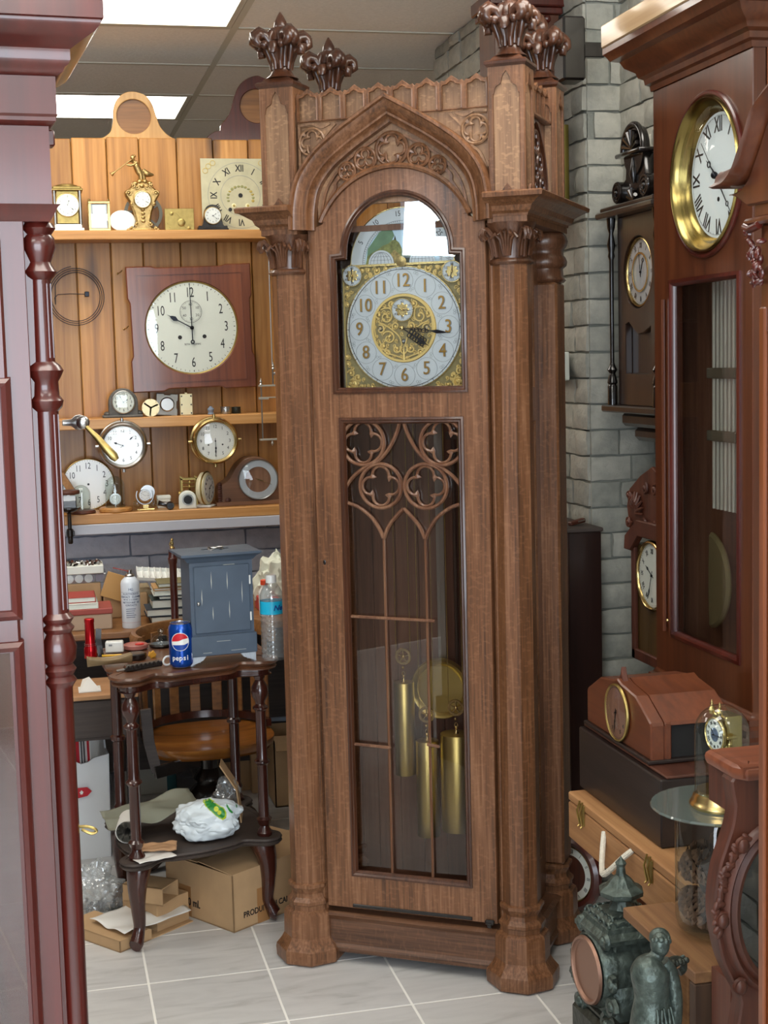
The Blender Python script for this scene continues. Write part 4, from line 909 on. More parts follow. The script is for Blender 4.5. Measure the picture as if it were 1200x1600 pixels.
m.text('SETH THOMAS', .0095, .0005, 0, FR(0, .0094, -71*k*.36))
for o in SQ.children:
    pass
m.build('seconds_track', W['ink'], SQ, smooth=0)
m = M(); hand(m, 42*k*1.05, -60, .0062, .004, 0, 0, 0, 'spade', .0); m.build('hour_hand', W['dsteel'], SQ, smooth=0)
m = M(); hand(m, 69*k, 0, .0042, .002, 0, 0, 0, 'plain', .3); m.tube([(a, .002, b_) for a, b_ in circ(0, -22*k, 2.4*k, 14)], .0025, 5, closed=True); m.ell((0, .0, 0), .008, 12, 6); m.build('minute_hand', W['dsteel'], SQ, smooth=0)
# coil gong hanging on the planks
cc = P(119, 463, Y=PY-.03); k = (cc-CAM).dot(CF)/FPX
m = M(); pts = []
for i in range(150):
    a = 1.7+i/149*2*pi*3.15; R = (45-9.5*i/149)*k; pts.append((R*cos(a), -.004+.010*i/149, R*sin(a)*1.03))
pts += [(-32*k, .004, -12*k), (-33*k, .002, -2*k), (-28*k, 0, 3*k), (-10*k, -.002, 4*k), (16*k, -.004, 3*k)]
m.tube(pts, .0014, 6)
m.box(13*k, 20*k, -.012, .004, -1*k, 7*k, .002); o = m.build('coil_gong', W['dsteel'], None, loc=cc); tag(o, 'coiled steel wire gong hung on the planks left of the square clock', 'gong')
m = M(); p0 = P(398, 340, Y=PY-.05)
o = None
# nails and hook
for px, py, lb in ((186, 426, 'small brass-tipped hook in the planks beside the square clock'), (196, 513, 'small hooked nail left of the middle of the square clock')):
    c = P(px, py, Y=PY-.03); m = M(); m.tube([(-.006, .015, -.004), (.004, -.01, .0), (.012, -.012, .008)], .002, 6); m.ell((-.006, -.006, -.004), .004, 8, 5); tag(m.build('hook', W['brass'], None, loc=c), lb, 'hook')
# ================================================================== upper shelf
def sp(px, py=None, Y=None, z=None):   # a point on a shelf of height z at depth Y under pixel column px
    Y = Y or 5.64; q = P(px, 400, Y=Y); q = Vector((q.x, Y, z))
    for _ in range(3):
        v = q-CAM; sx_ = 600+FPX*v.dot(CR)/v.dot(CF); q.x += (px-sx_)*v.dot(CF)/FPX
    return q
KS = 5.5/FPX
c = sp(107, Y=5.66, z=S1)
o = thing('carriage_clock', 'brass and glass four-pillar mantel clock, leftmost on the upper shelf', 'clock', c)
m = M(); w_ = 24*KS; h = 70*KS
m.box(-w_, w_, -.05, .05, 0, .012, .003); m.box(-w_*.86, w_*.86, -.045, .045, .012, .026, .003); m.build('base', W['white'], o)
m = M(); m.box(-w_*.9, w_*.9, -.048, .048, h-.014, h-.004, .003); m.box(-w_, w_, -.053, .053, h-.02, h-.013, .002); m.lathe([(.045, 0), (.04, .007), (.02, .012), (0, .013)], 20, T3(0, 0, h-.004)); m.build('top', W['oldbrass'], o)
for sx in (-1, 1):
    for sy in (-1, 1): m = M(); m.cyl(.0055, .026, h-.02, 12, T3(sx*w_*.8, sy*.04, 0)); m.build('pillar', W['steel'], o)
m = M(); m.box(-w_*.66, w_*.66, -.034, -.028, .03, h-.022); m.box(-w_*.6, w_*.6, -.03, .03, .03, h-.022); m.build('movement_plate', W['oldbrass'], o, smooth=0)
face(o, 17*KS, -.038, cz=h*.57, kind='A', fm=W['white'], bm=W['gold'], bw=.1, time=(20, 130), ns=.009, dom=.02)
c = sp(156, Y=5.66, z=S1)
o = thing('carriage_clock', 'small glass-sided carriage clock with empty panes, second from left on the upper shelf', 'clock', c)
w_ = 17*KS; h = 48*KS; m = M(); m.box(-w_, w_, -.036, .036, 0, .012, .002); m.box(-w_, w_, -.036, .036, h-.014, h-.004, .002)
for sx in (-1, 1):
    for sy in (-1, 1): m.box(sx*w_*.85-.004, sx*w_*.85+.004, sy*.03-.004, sy*.03+.004, .01, h-.012); m.ell((sx*w_*.85, sy*.03, h), .005, 8, 5)
m.build('frame', W['gold'], o, smooth=20)
m = M(); m.box(-w_*.75, w_*.75, .015, .02, .012, h-.014); m.box(-w_*.6, w_*.6, -.02, .015, h*.5, h-.016); m.build('movement', W['steel'], o, smooth=0)
m = M(); m.box(-w_*.8, w_*.8, -.034, -.032, .012, h-.014); m.build('pane', W['glass'], o, smooth=0)
c = sp(192, Y=5.63, z=S1); m = M(); m.ell((0, .002, 16*KS), (20*KS, .004, 16.2*KS), 40, 12); tag(m.build('oval_dial', W['white'], None, loc=c), 'blank white oval enamel plaque leaning on the upper shelf', 'plaque')
# gear wheel
c = P(223, 312, Y=5.71); m = M(); R = 30*KS; T = FR(0, 0, 0)
m.lathe([(R*.83, -.005), (R, -.005), (R, .005), (R*.83, .005), (R*.83, -.005)], 56, T, cap=False); m.cyl(R*.16, -.006, .006, 16, T)
for k_ in range(5): a = k_*2*pi/5+.5; m.box(R*.1, R*.86, -R*.05, R*.05, -.004, .004, T=FR(0, 0, 0, a))
c.z = S1+R+.002; tag(m.build('gear_wheel', plain('grey_iron', '#6f6c60', .45, .7), None, loc=c), 'grey spoked iron wheel standing behind the gilt figure clock', 'wheel')
# gilt figural clock
c = sp(224, Y=5.63, z=S1)
o = thing('figural_clock', 'gilt waisted mantel clock topped by a figure blowing a horn', 'clock', c)
GLD = plain('rococo_gilt', '#bb9d66', .33, .9, bump=.3, bs=90, var=.2)
prw = [(26, 0), (24, 3), (13, 6), (11, 14), (14, 28), (20, 44), (26, 54), (27, 60), (20, 64), (15, 70), (6, 76)]
ou = [(x*KS, z*KS) for x, z in prw]+[(-x*KS, z*KS) for x, z in prw[::-1]]
m = M(); m.shape([ou], .05, .006, T=FR(0, 0, 0)); m.box(-26*KS, 26*KS, -.03, .03, 0, .008, .003)
for sx in (-1, 1):
    for (x, z, R, a0_) in ((20, 57, 5, 0), (11, 10, 4, 2), (14, 68, 4, 1), (20, 3, 4, 2), (17, 40, 3, 1), (8, 66, 3.5, 2)):
        spiral(m, sx*x*KS, z*KS, R*KS, a0_ if sx > 0 else pi-a0_, 1.0, -.029, .0028, flip=sx, n=10)
for z in (14, 20, 26, 32): m.ell((0, -.028, z*KS), (.008, .005, .006), 8, 5)
for x, z in ((-10, 72), (-3, 75), (5, 75), (12, 72), (0, 68)): m.ell((x*KS, -.015, z*KS), (.012, .018, .010), 10, 6)
m.build('case', GLD, o, smooth=50)
face(o, 12*KS, -.032, cz=47*KS, kind='A', bm=W['gold'], bw=.16, time=(10, 120), ns=.008)
m = M(); z0 = 76*KS   # the little figure
fg = lambda pts, r, n=10: m.tube([(x*KS, y, z0+z*KS) for x, y, z in cr_pts(pts, 4)], [r_ for a_, b2 in zip(r[:-1], r[1:]) for r_ in [a_+(b2-a_)*t_/4 for t_ in range(4)]]+[r[-1]], n)
fg([(-2, 0, 0), (-1, 0, 9), (-4, 0, 17), (-7, -.002, 24), (-9, -.004, 31)], [.007, .010, .013, .012, .008])      # trunk leaning
fg([(0, .004, 17), (4, .004, 8), (5, .004, 0)], [.011, .008, .005]); fg([(-3, 0, 16), (0, -.004, 8), (-1, -.004, -2)], [.012, .008, .006])
fg([(3, .004, 18), (10, .008, 12), (20, .01, 11)], [.008, .012, .003])
m.ell((-12*KS, -.006, z0+36*KS), (.0085, .009, .0105), 12, 8); fg([(-9, 0, 30), (-11, -.004, 34)], [.006, .004])
fg([(-6, -.008, 29), (-14, -.014, 24), (-22, -.012, 25)], [.005, .0045, .003]); fg([(-9, .006, 29), (-14, .0, 31), (-21, -.006, 29)], [.005, .004, .003])
m.ell((-10*KS, 0, z0+38.5*KS), (.008, .009, .007), 10, 6); m.ell((0, 0, z0-.006), (.024, .018, .010), 14, 8)
m.build('figure', GLD, o, smooth=60)
m = M(); m.lathe([(.002, 0), (.002, .07), (.004, .085), (.009, .095)], 10, Matrix.Translation((-14*KS, -.012, z0+33*KS)) @ Matrix.Rotation(radians(-126), 4, 'Y')); m.build('horn', GLD, o)
# brass plate
c = sp(281, Y=5.66, z=S1); m = M(); w_ = 23*KS; h = 36*KS; m.box(-w_, w_, -.003, .003, 0, h, .001)
for (x, z, x1, z1) in ((-15, 6, 0, 22), (-18, 12, -4, 28), (-6, 30, 8, 14), (-2, 12, 16, 4)): m.box(0, sqrt((x1-x)**2+(z1-z)**2)*KS, -.002, .002, 0, .005, T=Matrix.Translation((x*KS, -.005, z*KS)) @ Matrix.Rotation(-atan2(z1-z, x1-x), 4, 'Y'))
m.lathe([(0, 0), (6*KS, 0), (6*KS, .006), (4*KS, .008), (0, .008)], 16, FR(3*KS, -.003, 14*KS)); m.lathe([(0, 0), (3*KS, 0), (3*KS, .006), (0, .008)], 12, FR(14*KS, -.003, 5*KS)); m.lathe([(0, 0), (3*KS, 0), (3*KS, .006), (0, .008)], 12, FR(-12*KS, -.003, 28*KS))
tag(m.build('movement_plate', W['oldbrass'], None, loc=c), 'square brass movement plate with levers, standing on the upper shelf', 'clock part')
# black tambour
def tambour(o, w_, h, dp, mat, shoulder, base=True, foot=.006):
    pts = [(-w_, foot), (-w_, foot+shoulder*.7)]+[(p.x, p.y) for p in cr_pts([(-w_, foot+shoulder*.7, 0), (-w_*.93, foot+shoulder, 0), (-w_*.7, foot+shoulder*1.35, 0), (-w_*.48, h*.82, 0), (-w_*.25, h*.965, 0), (0, h, 0)], 4)[1:]]
    pts += [(-x, z) for x, z in pts[-2::-1]]
    m = M(); m.shape([pts], dp, .002, T=FR(0, 0, 0)); m.box(-w_*1.06, w_*1.06, -dp*.6, dp*.6, 0, foot+.002, .002); return m.build('case', mat, o, smooth=30)
c = sp(332, Y=5.63, z=S1); o = thing('mantel_clock', 'miniature black tambour clock on the upper shelf in front of the painted dial', 'clock', c)
h = 40*KS; tambour(o, 23*KS, h, .05, W['black'], .012)
face(o, 12.5*KS, -.03, cz=h*.56, bm=W['oldbrass'], bw=.1, time=(60, 130), ns=.008)
# painted dial leaning
c = sp(374, Y=5.69, z=S1); k = 5.6/FPX; hw = 57*k
o = thing('painted_dial', 'square cream painted clock dial with roman numerals and roses, leaning on the planks', 'dial', c, rot=(-.03, 0, 0))
dm = plain('painted_tin', '#c2bd9c', .5, var=.1, bs=20)
m = M(); m.box(-hw, hw, 0, .003, 0, 2*hw, mi=0)
cz = hw*1.0
for R in (51, 31): m.tube([(a, -.0005, b_) for a, b_ in circ(4*k, cz, R*k, 56)], .0007, 4, closed=True, mi=1)
numerals(m, 41.5*k, .036, 'R', -.0006, 2, 4*k, cz, sx=.75, bold=.02)
m.cyl(3.4*k, -.001, .001, 16, FR(4*k, -.001, cz), 2); m.cyl(3*k, -.001, .001, 14, FR(-13*k, -.001, cz-22*k), 2); m.cyl(3*k, -.001, .001, 14, FR(21*k, -.001, cz-22*k), 2)
m.build('plate', [dm, W['grey'], W['ink']], o, smooth=0)
m = M(); rr = random.Random(3)
for sx in (-1, 1):
    for j in range(9):
        a = radians(20+j*16); x, z = 4*k+sx*20*k*cos(a-.6), cz-4*k+18*k*sin(a-.6); m.ell((x, -.001, z), (.006, .001, .003+.003*rr.random()), 8, 5, mi=rr.choice((0, 1, 1)))
    m.ell((4*k+sx*11*k, -.001, cz-16*k), (4*k, .0015, 4*k), 12, 6, mi=2); m.ell((4*k+sx*11*k, -.002, cz-16*k), (2*k, .0015, 2*k), 10, 6, mi=0)
m.build('floral_painting', [plain('ochre_paint', '#b7a254', .6), plain('leaf_paint', '#9a9a66', .6), plain('rose_paint', '#e4ddb0', .6)], o)
m = M()
for sx, sz in ((-1, 1), (1, 1), (-1, -1), (1, -1)):
    for (x, z) in ((45, 45), (38, 50), (50, 38)): m.tube([(a, -.0008, b_) for a, b_ in circ(sx*x*k, cz+sz*z*k, 4*k, 12)], .0012, 4, closed=True)
m.build('corner_scroll', plain('yellow_gilt_paint', '#cdb15f', .5), o)
# ---- crests standing on top of the plank wall
def crest(pl, hole, px, py0, Y, mat, label, dpt=.03, name='clock_crest'):
    c = P(px, py0, Y=Y); k = (c-CAM).dot(CF)/FPX
    m = M(); m.shape([[(x*k, z*k) for x, z in pl], circ(hole[0]*k, hole[1]*k, hole[2]*k, 36)], dpt, .002, T=FR(0, 0, 0))
    o = thing(name, label, 'clock part', (c.x, Y, ztop), 0); b = m.build('board', mat, o, smooth=25)
    m = M(); m.lathe([(hole[2]*k*1.08, .02), (hole[2]*k*1.0, .02), (hole[2]*k*1.0, .0)], 36, FR(hole[0]*k, dpt*.5, hole[1]*k)); m.cyl(hole[2]*k*1.06, -.02, -.016, 32, FR(hole[0]*k, dpt*.5+.0, hole[1]*k)); m.build('hole_backing', W['dark'] if 0 else W['bench'], o, smooth=0); return o
l = [(-57, 0), (-48, 4), (-40, 12), (-36, 28), (-35, 44), (-30, 58), (-20, 68), (-8, 72), (4, 71), (16, 66), (25, 54), (30, 38), (36, 20), (46, 8), (58, 0)]
crest([(p.x, p.y) for p in cr_pts([(a, b_, 0) for a, b_ in l], 4)]+[(58, -2), (-57, -2)], (-4, 34, 26.5), 214, 217, PY+.02, wood('pale_maple', '#a8783f', '#c79a5e', '#d6ad74', s=4, rough=.5), 'pale maple crest board with a round hole standing on the plank wall')
l = [(-58, 0), (-50, 8), (-40, 13), (-34, 14), (-33, 22), (-26, 30), (-18, 42), (-12, 60), (-4, 80), (8, 92), (24, 98), (34, 96), (46, 88), (60, 60), (70, 10), (76, 0)]
crest([(p.x, p.y) for p in cr_pts([(a, b_, 0) for a, b_ in l], 3)]+[(76, -2), (-58, -2)], (24, 52, 26), 378, 219, PY+.02, W['mahogd'], 'dark red scalloped crest board with a round hole, behind the hall clock')
l = [(-26, 0), (-30, 8), (-24, 16), (-12, 22), (12, 22), (24, 16), (30, 8), (26, 0)]
crest(l, (0, 9, 10), 622, 140, PY+.02, W['ebony'], 'dark octagonal clock crest peeping over the carved parapet')
# ================================================================== middle shelf
KS = 5.45/FPX; y2 = 5.63
c = sp(193, Y=y2, z=S2); o = thing('mantel_clock', 'arched weathered grey desk clock on the middle shelf', 'clock', c); h = 46*KS
GW = plain('weathered_case', '#5d5a55', .6, bump=.3, bs=60, var=.25)
m = M(); pts = [(-23*KS, .006)]+[(23*KS*cos(a), h-24*KS+24*KS*sin(a)) for a in [pi-pi*i/24 for i in range(25)]]+[(23*KS, .006)]
m.shape([pts], .06, .003, T=FR(0, 0, 0)); m.box(-33*KS, 30*KS, -.04, .04, 0, .010, .003); m.ell((-25*KS, 0, .014), (.014, .02, .01), 10, 6); m.ell((24*KS, 0, .014), (.016, .02, .012), 10, 6); m.build('case', GW, o, smooth=30)
face(o, 16.5*KS, -.036, cz=h*.53, fm=W['cream'], bm=W['steel'], bw=.12, time=(60, 330), ns=.014, dom=.05)
c = sp(236, Y=5.61, z=S2); m = M(); R = 14*KS; T = FR(0, 0, R)
m.cyl(R, -.012, .0, 32, T); m.lathe([(R*.9, 0), (R, 0), (R, .004), (R*.9, .004)], 32, T)
for k_ in range(3): m.box(0, R*.9, -.003, .003, 0, .004, T=T @ Matrix.Rotation(k_*2.1+.4, 4, 'Z')); m.lathe([(0, 0), (R*.3, 0), (R*.3, .005), (0, .005)], 16, T @ Matrix.Translation((R*.5*cos(k_*2.1+1.4), R*.5*sin(k_*2.1+1.4), 0)))
for k_ in range(8): a = k_*pi/4; m.lathe([(0, .004), (.003, .004), (.002, .007), (0, .007)], 8, T @ Matrix.Translation((R*.93*cos(a), R*.93*sin(a), 0)))
tag(m.build('watch_movement', plain('cream_gilt', '#d0c095', .35, .6), None, loc=c), 'round cream gilt movement leaning beside the grey desk clock', 'clock part')
c = sp(260, Y=5.66, z=S2); o = thing('square_movement', 'square grey steel movement with a mirror-like round lens', 'clock part', c, rot=(-.1, .08, 0)); w_ = 17.5*KS
m = M(); m.shape([[(-w_, 0), (w_, 0), (w_, w_*.6), (w_*.9, w_*.7), (w_*.9, w_*1.3), (w_, w_*1.4), (w_, 2*w_), (w_*.3, 2*w_), (w_*.25, 1.9*w_), (-w_*.25, 1.9*w_), (-w_*.3, 2*w_), (-w_, 2*w_)]], .02, .002, T=FR(0, 0, 0)); m.build('plate', plain('dull_steel', '#8d8a83', .4, .7), o)
m = M(); m.lathe([(w_*.55, .0), (w_*.66, .012), (w_*.58, .016), (w_*.55, .012)], 28, FR(0, -.008, w_)); m.cyl(w_*.56, 0, .008, 28, FR(0, -.008, w_)); m.build('lens', W['steel'], o)
c = sp(291.5, Y=5.64, z=S2); m = M(); w_ = 10*KS; h = 34*KS; m.box(-w_, w_, -.012, -.006, 0, h, .002); m.box(-w_, w_, .006, .012, 0, h, .002)
for sx in (-1, 1):
    for z in (.1, .5, .9): m.cyl(.003, -.014, .014, 8, FR(sx*w_*.75, 0, h*z), 1)
for z in (.35, .72): m.cyl(w_*.5, -.018, .0, 16, FR(0, 0, h*z), 0); m.cyl(w_*.2, -.02, .0, 10, FR(0, 0, h*z), 1)
m.box(-w_*.2, w_*.2, -.01, .0, h, h*1.06, .001)
tag(m.build('carriage_movement', [plain('pale_brass_plate', '#d4caa4', .4, .5), W['black']], None, loc=c), 'tall pale brass carriage movement standing upright on the middle shelf', 'clock part')
c = sp(329.5, Y=5.62, z=S2); m = M(); m.lathe([(.012, 0), (.013, .003), (.010, .006), (.011, .014), (.013, .018), (.012, .024), (.007, .026), (.006, .031), (0, .032)], 18); tag(m.build('small_jar', plain('blue_grey_jar', '#7f8da0', .4), None, loc=c), 'tiny blue-grey ink jar on the middle shelf', 'jar')
c = sp(353, Y=5.62, z=S2); m = M(); m.lathe([(.019, 0), (.02, .002), (.02, .02), (.0195, .022), (.0205, .023), (.0205, .028), (0, .029)], 24); tag(m.build('tin', W['steel'], None, loc=c), 'round steel tin on the middle shelf beside the ink jar', 'tin')
c = sp(369, Y=5.66, z=S2); m = M(); m.lathe([(.017, 0), (.018, .002), (.018, .02), (.018, .025), (0, .026)], 24); tag(m.build('tin', W['bronzed'], None, loc=c), 'round dark tin on the middle shelf behind the steel one', 'tin')
# steel movement frame at the right end
c = P(424, 640, Y=5.52); k = (c-CAM).dot(CF)/FPX
o = thing('pendulum_movement', 'steel rod pendulum suspension frame hanging in front of the planks', 'clock part', c)
m = M()
for x, z0, z1 in ((-15, -46, 38), (9, -46, 66), (4, 38, 62)): m.cyl(.0028, z0*k, z1*k, 10, T3(x*k, 0, 0))
m.cyl(.0022, 60*k, 240*k, 8, T3(4*k, .005, 0)); m.build('rod', W['steel'], o)
m = M(); m.box(-19*k, 14*k, -.006, .006, 36*k, 39*k, .001); m.box(-20*k, 14*k, -.009, .009, -48*k, -45*k, .001); m.box(-20*k, -4*k, -.009, -.002, 16*k, 20*k, .001); m.box(-16*k, 12*k, -.004, .004, 18*k, 20*k, .001); m.build('crossbar', plain('pale_steel', '#b7b0a0', .4, .6), o)
m = M()
for x, z in ((-15, 38), (5, 62)): m.lathe([(.004, 0), (.007, .004), (.004, .009), (.0055, .014), (.002, .022), (0, .03)], 10, T3(x*k, 0, z*k))
m.lathe([(0, -.022), (.006, -.012), (.003, 0)], 10, T3(0, 0, -48*k)); m.ell((9*k, 0, 56*k), (.010, .008, .008), 12, 8); m.ell((11*k, 0, 46*k), (.009, .008, .006), 12, 8); m.build('finial', W['steel'], o)
# round bulkhead clocks screwed to the planks
def round_clock(px, py, rpx, name, label, bm, fm, time, white=False):
    Yc = 5.535; c = P(px, py, Y=Yc); k = (c-CAM).dot(CF)/FPX; R = rpx*k
    o = thing(name, label, 'clock', c, rz=radians(-3) if white else 0)
    m = M(); m.lathe([(R*.80, .05), (R*.82, .062), (R*.9, .066), (R*.97, .06), (R*1.0, .045), (R*.97, .03), (R*.93, .026), (R*.93, .0), (R*1.02, -.004), (R*1.04, -.02), (R*1.04, -.016-.005), (R*.5, -.021), (R*.5, -.19), (0, -.19)], 56, FR(0, .0, 0), cap=False); m.build('case', bm, o, smooth=50)
    m = M()
    for a in (0.02, pi/2, pi+.02, -pi/2): m.cyl(.006, 0, .012, 12, Matrix.Translation((R*1.0*cos(a), -.03, R*1.0*sin(a))) @ Matrix.Rotation(pi/2-a, 4, 'Y'))
    m.build('hinge_knob', bm, o)
    face(o, R*.80, -.05, kind='A', fm=fm, bm=None, bw=0, time=time, ns=R*.2, nr=R*.62, dom=.12, tk=True, holes=((-.38, -.2), (.38, -.2)) if not white else ())
    return o
round_clock(192, 695, 37, 'ship_clock', 'silver round porthole clock with glaring white glass, screwed to the planks', W['steel'], plain('glare_white', '#f6f6f2', .15, coat=1), (290, 50), True)  # window glare on this clock is put into its white dial colour
round_clock(334, 688, 36, 'ship_clock', 'brass round porthole clock with a white dial, screwed to the planks', W['gold'], W['white'], (178, 180))
# ================================================================== ledge: clocks along the bottom shelf
KS = 5.3/FPX; y3 = 5.58
c = sp(140, Y=5.66, z=S3); R = 41*KS; o = thing('round_dial', 'large loose white dial in a brass rim leaning behind the glass domes', 'dial', c)
face(o, R, 0, cz=R+.002, kind='A', fm=W['white'], bm=W['brass'], bw=.055, time=None, glass=False, ns=.034, sx=.7, nr=R*.73, holes=((0, 0),))
c = sp(96, Y=5.60, z=S3); o = thing('wall_clock', 'octagonal light wood clock half hidden by the red mahogany clock', 'clock', c); R = 24*KS
m = M(); m.lathe([(R*.98, 0), (R*1.0, .02), (R*1.5, .01), (R*1.55, 0), (R*1.55, -.04), (0, -.04)], 6, FR(-12*KS, 0, R*1.36, pi/6*0)); m.build('case', W['crate'], o, smooth=20)
face(o, R, -.004, cz=R*1.36, cx=-12*KS, fm=W['silver'], bm=W['oldbrass'], bw=.07, time=(300, 60), ns=.022)
def dome(o, R, h, z0=0, th=1): 
    m = M(); hs = h-R; pr = [(R, z0), (R, z0+hs)]+[(R*cos(a), z0+hs+R*sin(a)) for a in [pi/2*i/10 for i in range(1, 11)]]
    m.lathe(pr, 40, cap=False); m.tube([(R*cos(a), R*sin(a), z0+.001) for a in [2*pi*i/40 for i in range(40)]], .0012, 5, closed=True); return m.build('glass_dome', W['gglass'], o, smooth=60, recalc=False)
c = sp(128, Y=5.53, z=S3); o = thing('dome_display', 'small empty-looking glass dome with a white post on a dark wood base', 'dome', c)
m = M(); m.lathe([(.05, 0), (.052, .004), (.048, .012), (.036, .014), (0, .014)], 32); m.build('base', W['walnut'], o); dome(o, .034, .092, .014)
m = M(); m.box(.0, .006, -.003, .003, .014, .085); m.box(-.02, .006, -.003, .003, .078, .086, .001); m.build('post', W['white'], o)
c = sp(181, Y=5.54, z=S3); o = thing('dome_display', 'pocket watch hanging in a glass dome on a light oak base', 'dome', c)
m = M(); m.lathe([(.058, 0), (.062, .004), (.062, .012), (.055, .018), (0, .018)], 36); m.build('base', W['shelf'], o); dome(o, .036, .115, .018)
m = M(); m.tube([(.0, .01, .018), (.0, .012, .095), (-.004, 0, .104), (-.006, -.006, .094)], .0018, 6); m.build('hanger', W['steel'], o)
m = M(); m.lathe([(0, -.006), (.021, -.006), (.023, 0), (.021, .006), (0, .007)], 28, FR(0, -.008, .048)); m.tube([(.005*cos(a), -.008, .077+.006*sin(a)) for a in [2*pi*i/12 for i in range(12)]], .0012, 5, closed=True); ww = m.build('watch', W['steel'], o)
m = M(); disc(m, .0185, -.0150, 0, 28, 0, .048, .001); numerals(m, .014, .0055, 'A', -.0165, 1, 0, .048); hand(m, .012, 40, .001, -.017, 1, 0, .048, 'plain'); m.build('watch_dial', [W['white'], W['ink']], ww, smooth=0)
c = sp(228, Y=5.54, z=S3); o = thing('gyroscope_clock', 'small chrome swivel clock in a ring on a glass-footed stand', 'clock', c)
m = M(); m.box(-.034, .034, -.015, .015, 0, .006, .002); m.box(-.012, .012, -.01, .01, .006, .02, .002); m.build('stand', W['gold'], o)
for x in (-.03, .03): m = M(); m.ell((x, .01, .024), (.016, .012, .015), 14, 8); m.build('glass_ball', W['gglass'], o)
m = M(); m.tube([(-.002+.032*cos(a), 0, .056+.034*sin(a)) for a in [radians(150)+radians(240)*i/24 for i in range(25)]], .0022, 6)
m.lathe([(0, -.006), (.021, -.006), (.022, 0), (.021, .004)], 28, FR(-.002, 0, .056)); m.lathe([(0, -.006), (.027, -.006), (.028, 0), (.027, .004)], 28, FR(.010, .02, .066)); m.build('ring', W['steel'], o)
face(o, .019, -.007, cz=.056, cx=-.002, bm=None, bw=0, ns=.006, time=(300, 90), glass=False)
c = sp(256, Y=5.60, z=S3); m = M(); m.box(-.025, .025, -.02, .02, 0, .04, .003); m.box(-.027, .027, -.022, .022, .034, .048, .003); tag(m.build('small_box', W['cream'], None, loc=c), 'small cream lidded box on the lowest shelf', 'box')
c = sp(262, Y=5.52, z=S3); m = M(); m.lathe([(.012, 0), (.016, .012), (.016, .024), (.012, .03), (0, .03)], 18, T3(.008, 0, .016, rx=pi/2)); m.tube([(.0, 0, .018), (-.02, .004, .022), (-.034, .004, .026)], [.010, .009, .011], 10); tag(m.build('loupe', W['black'], None, loc=c), 'black eye loupe lying in front of the cream box', 'loupe')
c = sp(293.5, Y=5.52, z=S3); o = thing('alarm_clock', 'small white arched alarm clock with a dark face', 'clock', c); m = M(); R = 14*KS
pts = [(-R, 0)]+[(R*cos(a), R*1.15+R*.95*sin(a)) for a in [pi-pi*i/20 for i in range(21)]]+[(R, 0)]; m.shape([pts], .03, .004, T=FR(0, 0, 0)); m.build('case', W['cream'], o)
m = M(); m.tube([(a, -.017, b_) for a, b_ in circ(0, R*1.08, R*.62, 28)], .0018, 5, closed=True); m.build('rim', W['steel'], o)
face(o, R*.5, -.018, cz=R*1.08, fm=W['ink'], bm=None, bw=0, kind=None, ink=W['steel'], time=(300, 100), glass=False)
c = sp(296, Y=5.60, z=S3); o = thing('brass_movement', 'open brass skeleton movement standing behind the white alarm clock', 'clock part', c); m = M(); w_ = 12*KS; h = 48*KS
for sx in (-1, 1):
    for sy in (-.02, .02): m.box(sx*w_-.003, sx*w_+.003, sy-.002, sy+.002, 0, h+.004)
m.box(-w_*1.1, w_*1.1, -.022, -.018, h-.008, h-.002); m.box(-w_*1.1, w_*1.1, .018, .022, h-.008, h-.002); m.box(-w_*1.1, w_*1.1, -.022, .022, 0, .004); m.build('frame', W['oldbrass'], o, smooth=0)
m = M()
for z in (.5, .68, .82): m.cyl(.0025, -w_, w_, 8, T3(0, 0, h*z, ry=pi/2)); m.cyl(.012-.003*z, -.002, .002, 18, T3(-.008+.014*z, 0, h*z, ry=pi/2)); 
m.cyl(.01, -.004, .004, 14, T3(-w_-.008, 0, h*.45, ry=pi/2)); m.build('wheel_train', W['oldbrass'], o)
c = sp(322, Y=5.55, z=S3); o = thing('alarm_clock', 'round cream alarm clock seen edge-on beside the tambour clock', 'clock', c, rz=radians(62)); m = M(); R = 27*KS
m.lathe([(0, -.02), (R*.8, -.02), (R*.98, -.012), (R, 0), (R*.98, .012), (R*.86, .016), (R*.8, .012)], 44, FR(0, 0, R+.008)); m.build('case', plain('cream_plastic', '#d9d0ae', .35), o, smooth=50)
m = M(); m.tube([(a, -.006, b_) for a, b_ in circ(0, R+.008, R*1.0, 40)], .0035, 6, closed=True); m.build('band', W['oldbrass'], o)
m = M(); m.box(-.028, .028, -.03, .035, 0, .009, .003); m.build('foot', W['white'], o)
face(o, R*.8, -.014, cz=R+.008, bm=None, bw=0, time=(60, 200), glass=False)
c = sp(397, Y=5.60, z=S3); o = thing('mantel_clock', 'brown wooden tambour mantel clock with silver chapter ring and twisted carving', 'clock', c); h = 79*KS; w_ = 62*KS
wt_ = wood('brown_tambour', '#5a3c28', '#775238', '#8d6446', axis=0, s=6, rough=.4, coat=.2)
tambour(o, w_, h, .11, wt_, .065, foot=.014)
R = 31*KS; m = M(); ring(m, R*.68, R, -.0615, .003, 0, 56, .010, h*.53); numerals(m, R*.84, .015, 'A', -.0635, 1, .010, h*.53, sx=.8); m.build('chapter_ring', [W['silver'], W['ink']], o, smooth=0)
m = M(); disc(m, R*.69, -.058, 0, 40, .010, h*.53); m.build('dial_centre', wood('dial_wood', '#6a4a36', '#866049', '#9a7258', s=8, rough=.35), o, smooth=0)
m = M(); m.lathe([(R*.99, 0), (R*1.0, .008), (R*1.05, .012), (R*1.08, .006), (R*1.08, 0)], 56, FR(.010, -.058, h*.53), cap=False); m.build('bezel', W['steel'], o, smooth=50)
m = M(); m.lathe([(R, .010), (R*.6, .016), (0, .02)], 36, FR(.010, -.058, h*.53), cap=False); m.build('glass', W['glass'], o, recalc=False)
